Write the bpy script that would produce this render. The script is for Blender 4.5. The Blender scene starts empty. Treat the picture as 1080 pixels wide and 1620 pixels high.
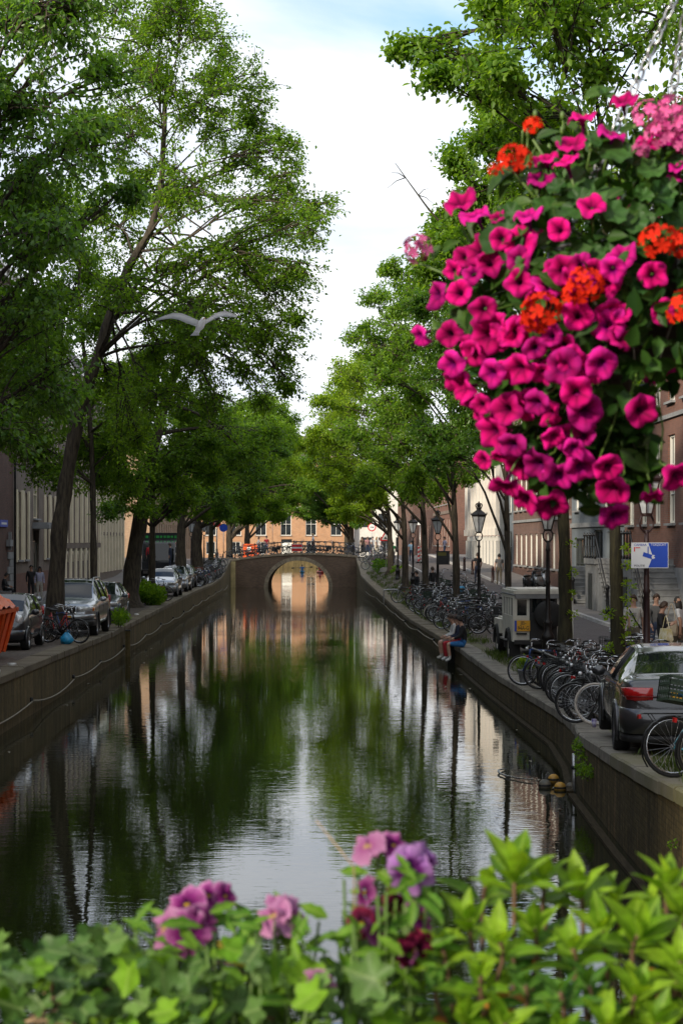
import bpy, math, random
import numpy as np
from mathutils import Vector, Matrix

R = math.radians
PI = math.pi
random.seed(7)
rng = np.random.default_rng(7)
sc = bpy.context.scene
col = sc.collection

# ------------------------------------------------------------------ camera, sky, sun, exposure
FPX, HOR, EYE = 3000.0, 855.0, 4.1        # focal length in photo pixels, horizon row, eye height above the water
cam_data = bpy.data.cameras.new('camera')
cam = bpy.data.objects.new('camera', cam_data)
col.objects.link(cam)
cam.location = (0, 0, EYE)
cam.rotation_euler = (R(90), 0, 0)
cam_data.sensor_fit = 'VERTICAL'
cam_data.sensor_height = 36.0
cam_data.sensor_width = 24.0
cam_data.lens = FPX * 36.0 / 1620.0
cam_data.shift_y = (HOR - 810.0) / 1620.0
cam_data.clip_start = 0.1
cam_data.clip_end = 3000
cam_data.dof.use_dof = True
cam_data.dof.focus_distance = 62.0
cam_data.dof.aperture_fstop = 9.5
sc.camera = cam

SUN_EL, SUN_AZ = 24.0, 222.0              # azimuth of the sun, degrees clockwise from +Y (behind the camera, to the left)
world = bpy.data.worlds.new('World')
sc.world = world
world.use_nodes = True
wn, wl = world.node_tree.nodes, world.node_tree.links
wn.clear()
w_out = wn.new('ShaderNodeOutputWorld')
w_bg = wn.new('ShaderNodeBackground')
w_bg.inputs['Strength'].default_value = 0.12
sky = wn.new('ShaderNodeTexSky')
sky.sky_type = 'NISHITA'
sky.sun_disc = False
sky.sun_elevation = R(SUN_EL)
sky.sun_rotation = R(SUN_AZ)
sky.air_density = 1.0
sky.dust_density = 1.2
sky.ozone_density = 1.5
tc = wn.new('ShaderNodeTexCoord')
sep = wn.new('ShaderNodeSeparateXYZ')
wl.new(tc.outputs['Generated'], sep.inputs[0])
zadd = wn.new('ShaderNodeMath'); zadd.operation = 'ADD'; zadd.inputs[1].default_value = 0.22
wl.new(sep.outputs['Z'], zadd.inputs[0])
zmx = wn.new('ShaderNodeMath'); zmx.operation = 'MAXIMUM'; zmx.inputs[1].default_value = 0.05
wl.new(zadd.outputs[0], zmx.inputs[0])
vdiv = wn.new('ShaderNodeVectorMath'); vdiv.operation = 'DIVIDE'
comb = wn.new('ShaderNodeCombineXYZ')
for i in range(3):
    wl.new(zmx.outputs[0], comb.inputs[i])
wl.new(tc.outputs['Generated'], vdiv.inputs[0])
wl.new(comb.outputs[0], vdiv.inputs[1])
wmap = wn.new('ShaderNodeMapping')
wmap.inputs['Location'].default_value = (5.447, 2.64, 0.0)
wmap.inputs['Scale'].default_value = (0.8, 1.15, 0.0)
wl.new(vdiv.outputs[0], wmap.inputs['Vector'])
cn = wn.new('ShaderNodeTexNoise')
cn.inputs['Scale'].default_value = 1.15
cn.inputs['Detail'].default_value = 7
cn.inputs['Roughness'].default_value = 0.52
cn.inputs['Distortion'].default_value = 0.25
wl.new(wmap.outputs[0], cn.inputs['Vector'])
cr = wn.new('ShaderNodeValToRGB')
cr.color_ramp.elements[0].position = 0.36
cr.color_ramp.elements[0].color = (0, 0, 0, 1)
cr.color_ramp.elements[1].position = 0.50
cr.color_ramp.elements[1].color = (1, 1, 1, 1)
# clouds thin out towards the zenith
zr_ = wn.new('ShaderNodeMapRange')
zr_.inputs['From Min'].default_value = 0.05; zr_.inputs['From Max'].default_value = 0.75
zr_.inputs['To Min'].default_value = 0.13; zr_.inputs['To Max'].default_value = -0.03
wl.new(sep.outputs['Z'], zr_.inputs['Value'])
cadd = wn.new('ShaderNodeMath'); cadd.operation = 'ADD'
wl.new(cn.outputs['Fac'], cadd.inputs[0]); wl.new(zr_.outputs[0], cadd.inputs[1])
wl.new(cadd.outputs[0], cr.inputs[0])
cshade = wn.new('ShaderNodeTexNoise')
cshade.inputs['Scale'].default_value = 2.6; cshade.inputs['Detail'].default_value = 6; cshade.inputs['Roughness'].default_value = 0.5
wl.new(wmap.outputs[0], cshade.inputs['Vector'])
ccol = wn.new('ShaderNodeValToRGB')
ccol.color_ramp.elements[0].position = 0.3; ccol.color_ramp.elements[0].color = (0.66, 0.72, 0.80, 1)
ccol.color_ramp.elements[1].position = 0.58; ccol.color_ramp.elements[1].color = (1.0, 1.0, 1.0, 1)
wl.new(cshade.outputs['Fac'], ccol.inputs[0])
cmul = wn.new('ShaderNodeMixRGB'); cmul.blend_type = 'MULTIPLY'; cmul.inputs[0].default_value = 1.0
cmul.inputs[2].default_value = (5.2, 5.35, 5.55, 1)
wl.new(ccol.outputs[0], cmul.inputs[1])
wmix = wn.new('ShaderNodeMixRGB')
wl.new(cr.outputs[0], wmix.inputs[0]); wl.new(sky.outputs[0], wmix.inputs[1]); wl.new(cmul.outputs[0], wmix.inputs[2])
wl.new(wmix.outputs[0], w_bg.inputs['Color'])
wl.new(w_bg.outputs[0], w_out.inputs['Surface'])

sun_d = bpy.data.lights.new('sun', 'SUN')
sun_d.energy = 3.2
sun_d.angle = R(6)
sun_d.color = (1.0, 0.88, 0.70)
sun = bpy.data.objects.new('sun', sun_d)
col.objects.link(sun)
_sd = Vector((math.sin(R(SUN_AZ)) * math.cos(R(SUN_EL)), math.cos(R(SUN_AZ)) * math.cos(R(SUN_EL)), math.sin(R(SUN_EL))))
sun.rotation_euler = _sd.to_track_quat('Z', 'Y').to_euler()
sun.location = (-20, -20, 40)

sc.view_settings.view_transform = 'Standard'
sc.view_settings.look = 'None'
sc.view_settings.exposure = 1.0
sc.view_settings.gamma = 1.0
sc.view_settings.use_curve_mapping = False
sc.render.engine = 'CYCLES'
sc.cycles.max_bounces = 8
sc.cycles.transparent_max_bounces = 12

# ------------------------------------------------------------------ helpers
def tag(o, label=None, cat=None, group=None, kind=None):
    if label: o['label'] = label
    if cat: o['category'] = cat
    if group: o['group'] = group
    if kind: o['kind'] = kind
    return o

def empty(name, loc=(0, 0, 0), rz=0.0, label=None, cat=None, group=None):
    o = bpy.data.objects.new(name, None)
    col.objects.link(o)
    o.empty_display_size = 0.2
    o.location = loc
    o.rotation_euler = (0, 0, rz)
    return tag(o, label, cat, group)

def link(name, me, parent=None, loc=None, rot=None, scale=None):
    o = bpy.data.objects.new(name, me)
    col.objects.link(o)
    if parent is not None: o.parent = parent
    if loc is not None: o.location = loc
    if rot is not None: o.rotation_euler = rot
    if scale is not None: o.scale = scale
    return o

CH = {}
def copy_tree(o, parent=None):
    c = o.copy()
    col.objects.link(c)
    if parent is not None: c.parent = parent
    for ch in CHILDREN(o):
        copy_tree(ch, c)
    return c

def CHILDREN(o):
    return CH.get(o.name, [])

def remember(o):
    """note the children of a finished thing once, so that copying it stays cheap"""
    kids = list(o.children)
    CH[o.name] = kids
    for k in kids: remember(k)
    return o

class MB:
    def __init__(s):
        s.v = []; s.f = []; s.m = []; s.sm = []
    def add(s, vs, fs, mi=0, M=None, smooth=False):
        o = len(s.v)
        if M is not None:
            vs = [M @ Vector(v) for v in vs]
        s.v.extend([tuple(v) for v in vs])
        for f in fs:
            s.f.append([i + o for i in f]); s.m.append(mi); s.sm.append(smooth)
        return s
    def box(s, c, d, mi=0, rz=0.0, M=None, top=1.0):
        x, y, z = d[0] / 2, d[1] / 2, d[2] / 2
        vs = [(-x, -y, -z), (x, -y, -z), (x, y, -z), (-x, y, -z), (-x * top, -y * top, z), (x * top, -y * top, z), (x * top, y * top, z), (-x * top, y * top, z)]
        T = Matrix.Translation(c) @ Matrix.Rotation(rz, 4, 'Z')
        if M is not None: T = M @ T
        return s.add(vs, [(0, 3, 2, 1), (4, 5, 6, 7), (0, 1, 5, 4), (1, 2, 6, 5), (2, 3, 7, 6), (3, 0, 4, 7)], mi, T)
    def bar(s, a, b, w, h, mi=0, up=(0, 0, 1)):
        a = Vector(a); b = Vector(b); d = b - a; L = d.length
        if L < 1e-6: return s
        d.normalize(); u = Vector(up)
        if abs(d.dot(u)) > 0.98: u = Vector((1, 0, 0))
        sd = d.cross(u).normalized(); u2 = sd.cross(d).normalized()
        vs = []
        for p in (a, b):
            for i, j in ((-1, -1), (1, -1), (1, 1), (-1, 1)):
                vs.append(p + sd * (i * w / 2) + u2 * (j * h / 2))
        return s.add(vs, [(0, 3, 2, 1), (4, 5, 6, 7), (0, 1, 5, 4), (1, 2, 6, 5), (2, 3, 7, 6), (3, 0, 4, 7)], mi)
    def tube(s, pts, r, n=6, mi=0, caps=True, smooth=True, closed=False):
        pts = [Vector(p) for p in pts]
        N = len(pts)
        rs = list(r) if hasattr(r, '__len__') else [r] * N
        u = None; vs = []
        for i, p in enumerate(pts):
            if closed:
                d = pts[(i + 1) % N] - pts[(i - 1) % N]
            else:
                d = pts[min(i + 1, N - 1)] - pts[max(i - 1, 0)]
            if d.length < 1e-9: d = Vector((0, 0, 1))
            d.normalize()
            if u is None:
                u = Vector((0, 0, 1)) if abs(d.z) < 0.9 else Vector((1, 0, 0))
            u = (u - d * u.dot(d))
            if u.length < 1e-6: u = d.orthogonal()
            u.normalize(); w = d.cross(u)
            for k in range(n):
                a = 2 * PI * k / n
                vs.append(p + (u * math.cos(a) + w * math.sin(a)) * rs[i])
        fs = []
        M_ = N if closed else N - 1
        for i in range(M_):
            j = (i + 1) % N
            for k in range(n):
                k2 = (k + 1) % n
                fs.append((i * n + k, i * n + k2, j * n + k2, j * n + k))
        if caps and not closed:
            fs.append(tuple(range(n - 1, -1, -1))); fs.append(tuple((N - 1) * n + k for k in range(n)))
        return s.add(vs, fs, mi, None, smooth)
    def lathe(s, prof, n=12, c=(0, 0, 0), mi=0, M=None, smooth=True, caps=True):
        vs = []; fs = []
        for r, z in prof:
            for k in range(n):
                a = 2 * PI * k / n
                vs.append((r * math.cos(a), r * math.sin(a), z))
        for i in range(len(prof) - 1):
            for k in range(n):
                k2 = (k + 1) % n
                fs.append((i * n + k, i * n + k2, (i + 1) * n + k2, (i + 1) * n + k))
        if caps:
            if prof[0][0] > 1e-5: fs.append(tuple(range(n - 1, -1, -1)))
            if prof[-1][0] > 1e-5: fs.append(tuple((len(prof) - 1) * n + k for k in range(n)))
        T = Matrix.Translation(c)
        if M is not None: T = M @ T
        return s.add(vs, fs, mi, T, smooth)
    def sphere(s, c, r, n=10, m=7, mi=0, sc=(1, 1, 1)):
        prof = [(max(r * math.sin(PI * i / m), 1e-5), -r * math.cos(PI * i / m)) for i in range(m + 1)]
        T = Matrix.Translation(c) @ Matrix.Diagonal((sc[0], sc[1], sc[2], 1))
        return s.lathe(prof, n, (0, 0, 0), mi, T, True, False)
    def prism(s, poly, y0, y1, mi=0, M=None):
        """polygon in x,z extruded along y"""
        n = len(poly)
        vs = [(p[0], y0, p[1]) for p in poly] + [(p[0], y1, p[1]) for p in poly]
        fs = [tuple(range(n)), tuple(range(2 * n - 1, n - 1, -1))]
        for i in range(n):
            j = (i + 1) % n
            fs.append((i, i + n, j + n, j))
        return s.add(vs, fs, mi, M)
    def loft(s, rings, mi=0, closed=True, caps=True, smooth=True):
        n = len(rings[0]); vs = [p for r in rings for p in r]; fs = []
        for i in range(len(rings) - 1):
            for k in range(n if closed else n - 1):
                k2 = (k + 1) % n
                fs.append((i * n + k, i * n + k2, (i + 1) * n + k2, (i + 1) * n + k))
        if caps and closed:
            fs.append(tuple(range(n - 1, -1, -1))); fs.append(tuple((len(rings) - 1) * n + k for k in range(n)))
        return s.add(vs, fs, mi, None, smooth)
    def mesh(s, name, mats):
        me = bpy.data.meshes.new(name)
        me.from_pydata(s.v, [], s.f)
        ml = mats if isinstance(mats, (list, tuple)) else [mats]
        for m in ml: me.materials.append(m)
        if len(ml) > 1: me.polygons.foreach_set('material_index', s.m)
        me.polygons.foreach_set('use_smooth', s.sm)
        me.update()
        return me
    def build(s, name, mats, parent=None, loc=None, rot=None):
        return link(name, s.mesh(name, mats), parent, loc, rot)

def np_mesh(name, verts, tris, m, smooth=False):
    me = bpy.data.meshes.new(name)
    verts = np.ascontiguousarray(verts, dtype=np.float32); tris = np.ascontiguousarray(tris, dtype=np.int32)
    me.vertices.add(len(verts)); me.vertices.foreach_set('co', verts.ravel())
    me.loops.add(tris.size); me.loops.foreach_set('vertex_index', tris.ravel())
    me.polygons.add(len(tris))
    me.polygons.foreach_set('loop_start', np.arange(0, tris.size, 3, dtype=np.int32))
    me.polygons.foreach_set('loop_total', np.full(len(tris), 3, dtype=np.int32))
    if smooth: me.polygons.foreach_set('use_smooth', np.ones(len(tris), dtype=bool))
    me.materials.append(m)
    me.update(calc_edges=True)
    return me

def lerp_tab(tab, x):
    if x <= tab[0][0]: return tab[0][1]
    for (a, va), (b, vb) in zip(tab, tab[1:]):
        if x <= b:
            t = (x - a) / (b - a)
            return va + (vb - va) * t
    return tab[-1][1]

def srgb(r, g, b):
    f = lambda c: (c / 255 / 12.92) if c / 255 <= 0.04045 else ((c / 255 + 0.055) / 1.055) ** 2.4
    return (f(r), f(g), f(b))

# ------------------------------------------------------------------ materials
def mat(name, c, rough=0.6, metal=0.0, var=0.0, vscale=8.0, bump=0.0, bscale=40.0, spec=0.5, coat=0.0, c2=None, stretch=None, detail=5, obj_var=0.0):
    m = bpy.data.materials.new(name); m.use_nodes = True
    nt = m.node_tree; N, L = nt.nodes, nt.links
    b = N['Principled BSDF']
    b.inputs['Base Color'].default_value = (*c, 1)
    b.inputs['Roughness'].default_value = rough
    b.inputs['Metallic'].default_value = metal
    b.inputs['Specular IOR Level'].default_value = spec
    b.inputs['Coat Weight'].default_value = coat
    b.inputs['Coat Roughness'].default_value = 0.05
    if var > 0 or c2 is not None or bump > 0:
        t = N.new('ShaderNodeTexCoord')
        mp = N.new('ShaderNodeMapping')
        L.new(t.outputs['Object'], mp.inputs['Vector'])
        if stretch: mp.inputs['Scale'].default_value = stretch
    if var > 0 or c2 is not None:
        n = N.new('ShaderNodeTexNoise'); n.inputs['Scale'].default_value = vscale; n.inputs['Detail'].default_value = detail
        n.inputs['Roughness'].default_value = 0.6
        L.new(mp.outputs[0], n.inputs['Vector'])
        r = N.new('ShaderNodeValToRGB')
        r.color_ramp.elements[0].position = 0.33; r.color_ramp.elements[1].position = 0.67
        if c2 is None:
            r.color_ramp.elements[0].color = (*[x * (1 - var) for x in c], 1)
            r.color_ramp.elements[1].color = (*[min(x * (1 + var), 1) for x in c], 1)
        else:
            r.color_ramp.elements[0].color = (*c, 1); r.color_ramp.elements[1].color = (*c2, 1)
        L.new(n.outputs['Fac'], r.inputs[0])
        src = r.outputs[0]
        if obj_var > 0:
            oi = N.new('ShaderNodeObjectInfo'); mr = N.new('ShaderNodeMapRange')
            mr.inputs['To Min'].default_value = 1 - obj_var; mr.inputs['To Max'].default_value = 1 + obj_var
            L.new(oi.outputs['Random'], mr.inputs['Value'])
            h = N.new('ShaderNodeVectorMath'); h.operation = 'SCALE'
            L.new(src, h.inputs[0]); L.new(mr.outputs[0], h.inputs['Scale'])
            src = h.outputs[0]
        L.new(src, b.inputs['Base Color'])
    if bump > 0:
        n2 = N.new('ShaderNodeTexNoise'); n2.inputs['Scale'].default_value = bscale; n2.inputs['Detail'].default_value = 4
        L.new(mp.outputs[0], n2.inputs['Vector'])
        bp = N.new('ShaderNodeBump'); bp.inputs['Strength'].default_value = bump; bp.inputs['Distance'].default_value = 0.02
        L.new(n2.outputs['Fac'], bp.inputs['Height']); L.new(bp.outputs[0], b.inputs['Normal'])
    return m

def leaf_mat(name, dark, light, trans=0.45, rough=0.45, hue=0.0, spec=0.35):
    m = bpy.data.materials.new(name); m.use_nodes = True
    nt = m.node_tree; N, L = nt.nodes, nt.links
    b = N['Principled BSDF']; out = N['Material Output']
    g = N.new('ShaderNodeNewGeometry')
    r = N.new('ShaderNodeValToRGB')
    r.color_ramp.elements[0].color = (*dark, 1); r.color_ramp.elements[1].color = (*light, 1)
    L.new(g.outputs['Random Per Island'], r.inputs[0])
    L.new(r.outputs[0], b.inputs['Base Color'])
    b.inputs['Roughness'].default_value = rough
    b.inputs['Specular IOR Level'].default_value = spec
    tl = N.new('ShaderNodeBsdfTranslucent')
    tmul = N.new('ShaderNodeMixRGB'); tmul.blend_type = 'MULTIPLY'; tmul.inputs[0].default_value = 1
    tmul.inputs[2].default_value = (2.0, 1.85, 0.55, 1)
    L.new(r.outputs[0], tmul.inputs[1]); L.new(tmul.outputs[0], tl.inputs['Color'])
    mx = N.new('ShaderNodeMixShader'); mx.inputs[0].default_value = trans
    L.new(b.outputs[0], mx.inputs[1]); L.new(tl.outputs[0], mx.inputs[2])
    L.new(mx.outputs[0], out.inputs['Surface'])
    return m

def petal_mat(name, stops, trans=0.35, size=0.04, rough=0.8, vein=0.0, lo=.62):
    """colour runs from the throat outwards: pigment of the flower"""
    m = bpy.data.materials.new(name); m.use_nodes = True
    N, L = m.node_tree.nodes, m.node_tree.links
    b = N['Principled BSDF']; out = N['Material Output']
    t = N.new('ShaderNodeTexCoord'); sx = N.new('ShaderNodeSeparateXYZ'); L.new(t.outputs['Object'], sx.inputs[0])
    cx = N.new('ShaderNodeCombineXYZ'); L.new(sx.outputs['X'], cx.inputs[0]); L.new(sx.outputs['Y'], cx.inputs[1])
    ln = N.new('ShaderNodeVectorMath'); ln.operation = 'LENGTH'; L.new(cx.outputs[0], ln.inputs[0])
    nz = N.new('ShaderNodeTexNoise'); nz.inputs['Scale'].default_value = 90; nz.inputs['Detail'].default_value = 3; L.new(t.outputs['Object'], nz.inputs['Vector'])
    ns = N.new('ShaderNodeMath'); ns.operation = 'MULTIPLY_ADD'; ns.inputs[1].default_value = size * 0.35; ns.inputs[2].default_value = -size * 0.17; L.new(nz.outputs['Fac'], ns.inputs[0])
    ad = N.new('ShaderNodeMath'); ad.operation = 'ADD'; L.new(ln.outputs['Value'], ad.inputs[0]); L.new(ns.outputs[0], ad.inputs[1])
    dv = N.new('ShaderNodeMath'); dv.operation = 'DIVIDE'; dv.inputs[1].default_value = size; L.new(ad.outputs[0], dv.inputs[0])
    r = N.new('ShaderNodeValToRGB'); e = r.color_ramp.elements
    e[0].position = stops[0][0]; e[0].color = (*stops[0][1], 1); e[1].position = stops[-1][0]; e[1].color = (*stops[-1][1], 1)
    for p, c in stops[1:-1]:
        x = e.new(p); x.color = (*c, 1)
    L.new(dv.outputs[0], r.inputs[0])
    at = N.new('ShaderNodeMath'); at.operation = 'ARCTAN2'; L.new(sx.outputs['Y'], at.inputs[0]); L.new(sx.outputs['X'], at.inputs[1])
    prev = at.outputs[0]
    for op, v in (('MULTIPLY', 2.5), ('COSINE', 0), ('ABSOLUTE', 0), ('POWER', 9), ('MULTIPLY_ADD', -vein)):
        k_ = N.new('ShaderNodeMath'); k_.operation = op; L.new(prev, k_.inputs[0]); k_.inputs[1].default_value = v; k_.inputs[2].default_value = 1; prev = k_.outputs[0]
    vs_ = N.new('ShaderNodeVectorMath'); vs_.operation = 'SCALE'; L.new(r.outputs[0], vs_.inputs[0]); L.new(prev, vs_.inputs['Scale']); r = vs_
    oi = N.new('ShaderNodeObjectInfo'); mr = N.new('ShaderNodeMapRange'); mr.inputs['To Min'].default_value = lo; mr.inputs['To Max'].default_value = 1.15
    L.new(oi.outputs['Random'], mr.inputs['Value'])
    hs = N.new('ShaderNodeVectorMath'); hs.operation = 'SCALE'; L.new(r.outputs[0], hs.inputs[0]); L.new(mr.outputs[0], hs.inputs['Scale'])
    L.new(hs.outputs[0], b.inputs['Base Color']); b.inputs['Roughness'].default_value = rough; b.inputs['Specular IOR Level'].default_value = 0.12
    tl = N.new('ShaderNodeBsdfTranslucent'); L.new(hs.outputs[0], tl.inputs['Color'])
    mx = N.new('ShaderNodeMixShader'); mx.inputs[0].default_value = trans
    L.new(b.outputs[0], mx.inputs[1]); L.new(tl.outputs[0], mx.inputs[2]); L.new(mx.outputs[0], out.inputs['Surface'])
    return m

def brick_mat(name, c1, c2, mortar, scale=1.0, axis='x', rough=0.85):
    """brick courses in object space: width 0.21, height 0.065"""
    m = bpy.data.materials.new(name); m.use_nodes = True
    nt = m.node_tree; N, L = nt.nodes, nt.links
    b = N['Principled BSDF']; b.inputs['Roughness'].default_value = rough
    b.inputs['Specular IOR Level'].default_value = 0.25
    t = N.new('ShaderNodeTexCoord'); sx = N.new('ShaderNodeSeparateXYZ'); cx = N.new('ShaderNodeCombineXYZ')
    L.new(t.outputs['Object'], sx.inputs[0])
    if axis == 'top':
        L.new(sx.outputs['X'], cx.inputs[1]); L.new(sx.outputs['Y'], cx.inputs[0])
    else:
        ad = N.new('ShaderNodeMath'); ad.operation = 'ADD'
        L.new(sx.outputs['X'], ad.inputs[0]); L.new(sx.outputs['Y'], ad.inputs[1])
        L.new(ad.outputs[0], cx.inputs[0]); L.new(sx.outputs['Z'], cx.inputs[1])
    br = N.new('ShaderNodeTexBrick')
    br.inputs['Scale'].default_value = scale
    br.inputs['Mortar Size'].default_value = 0.008
    br.inputs['Brick Width'].default_value = 0.22; br.inputs['Row Height'].default_value = 0.073
    br.inputs['Color1'].default_value = (*c1, 1); br.inputs['Color2'].default_value = (*c2, 1); br.inputs['Mortar'].default_value = (*mortar, 1)
    br.inputs['Bias'].default_value = -0.1
    L.new(cx.outputs[0], br.inputs['Vector'])
    n = N.new('ShaderNodeTexNoise'); n.inputs['Scale'].default_value = 0.9; n.inputs['Detail'].default_value = 6; n.inputs['Roughness'].default_value = 0.65
    L.new(t.outputs['Object'], n.inputs['Vector'])
    rp = N.new('ShaderNodeMapRange'); rp.inputs['To Min'].default_value = 0.55; rp.inputs['To Max'].default_value = 1.35
    L.new(n.outputs['Fac'], rp.inputs['Value'])
    sc_ = N.new('ShaderNodeVectorMath'); sc_.operation = 'SCALE'
    L.new(br.outputs['Color'], sc_.inputs[0]); L.new(rp.outputs[0], sc_.inputs['Scale'])
    L.new(sc_.outputs[0], b.inputs['Base Color'])
    bp = N.new('ShaderNodeBump'); bp.inputs['Strength'].default_value = 0.5; bp.inputs['Distance'].default_value = 0.01; bp.invert = True
    L.new(br.outputs['Fac'], bp.inputs['Height']); L.new(bp.outputs[0], b.inputs['Normal'])
    return m

M = {}
M['black_metal'] = mat('black_metal', (0.012, 0.012, 0.013), 0.42, 0.0, var=0.4, vscale=12, spec=0.5)
M['iron'] = mat('iron', (0.02, 0.022, 0.024), 0.45, 0.3, var=0.4, vscale=9)
M['lamp_iron'] = mat('lamp_iron', (0.014, 0.012, 0.012), 0.45, 0.2, var=0.5, vscale=6)
M['lamp_brown'] = mat('lamp_brown', (0.03, 0.012, 0.012), 0.45, 0.1, var=0.4, vscale=6)
M['chrome'] = mat('chrome', (0.55, 0.56, 0.58), 0.22, 1.0, var=0.2, vscale=20)
M['steel'] = mat('steel', (0.38, 0.39, 0.40), 0.38, 0.9, var=0.25, vscale=30)
M['rubber'] = mat('rubber', (0.012, 0.012, 0.012), 0.75, 0.0, var=0.4, vscale=30)
M['white_rubber'] = mat('white_rubber', (0.42, 0.38, 0.33), 0.7, var=0.25, vscale=20)
M['leather'] = mat('leather', (0.015, 0.013, 0.012), 0.5, var=0.3, vscale=20)
M['blue'] = mat('blue_vinyl', (0.05, 0.16, 0.30), 0.4, var=0.15, vscale=10)
M['brown_leather'] = mat('brown_leather', (0.09, 0.04, 0.02), 0.5, var=0.3, vscale=20)
M['white'] = mat('white_paint', (0.72, 0.72, 0.70), 0.45, var=0.08, vscale=5)
M['glass_dark'] = mat('glass_dark', (0.012, 0.014, 0.016), 0.06, 0.0, spec=0.6)
M['glass_win'] = mat('glass_window', (0.02, 0.024, 0.028), 0.07, 0.0, var=0.6, vscale=0.9, spec=0.55)
M['lamp_glass'] = mat('lamp_glass', (0.42, 0.44, 0.46), 0.12, 0.0, var=0.2, vscale=4, spec=0.6)
M['red'] = mat('red_paint', (0.55, 0.02, 0.025), 0.4, var=0.1, vscale=10)
M['blue_sign'] = mat('blue_sign', (0.012, 0.06, 0.42), 0.4, var=0.06, vscale=3)
M['sign_white'] = mat('sign_white', (0.62, 0.64, 0.66), 0.42, var=0.05, vscale=3)
M['yellow'] = mat('yellow_paint', (0.75, 0.35, 0.01), 0.45, var=0.1, vscale=12)
M['orange'] = mat('orange_paint', (0.62, 0.085, 0.012), 0.5, var=0.22, vscale=5, bump=0.1, bscale=10)
M['grass'] = leaf_mat('grass', (0.035, 0.06, 0.012), (0.10, 0.15, 0.03), 0.3)
# ------------------------------------------------------------------ the lie of the land (metres; water is z = 0, the canal runs along +Y)
XR = [(-10, 3.4), (4, 3.45), (20, 3.66), (25, 3.70), (30.6, 3.82), (34, 4.12), (38, 4.3), (50, 4.0), (61.7, 3.82), (68.6, 3.58), (84.5, 3.07), (100, 2.79), (122, 2.38), (150, 1.55), (158, 1.45), (300, -1.4)]
QR = [(-10, 2.6), (4, 2.4), (14, 1.6), (20, 1.42), (24.4, 1.22), (31, 0.97), (38, 0.72), (50, 0.64), (85, 0.6), (100, 0.63), (122, 0.75), (140, 1.1), (150, 1.35), (158, 1.9), (167, 2.6), (176, 2.6), (190, 1.6), (300, 1.2)]
SR = [(-10, 2.7), (4, 2.6), (14, 1.75), (20, 1.5), (30, 1.1), (50, 0.92), (70, 0.95), (90, 1.2), (110, 1.62), (130, 2.05), (150, 2.45), (165, 2.72), (178, 2.72), (210, 1.9), (300, 1.5)]
QL = [(-10, 2.6), (4, 2.4), (16, 1.6), (30, 1.32), (40, 1.25), (63, 1.06), (80, 1.1), (111, 1.15), (132, 1.05), (146, 1.2), (152, 1.45), (160, 2.1), (166, 2.35), (177, 2.4), (200, 1.5), (300, 1.2)]
BRY0, BRY1 = 167.0, 176.0
def xr(y): return lerp_tab(XR, y)
def xl(y): return -6.35 - 0.02 * y
def qr(y): return lerp_tab(QR, y)
def sr(y): return lerp_tab(SR, y)
def ql(y): return lerp_tab(QL, y)
def xfr(y): return 13.7 - 0.02 * y
def xfl(y): return -14.6 - 0.02 * y
def gz(x, y):
    """height of the ground at x, y (either bank)"""
    if x < -2:
        return ql(y)
    t = x - xr(y)
    a, b = qr(y), sr(y)
    if t < 0.9: return a
    if t < 3.0: return a + (b - a) * (t - 0.9) / 2.1
    if x < xfr(y) - 2.6: return b
    return b + 0.1

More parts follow.
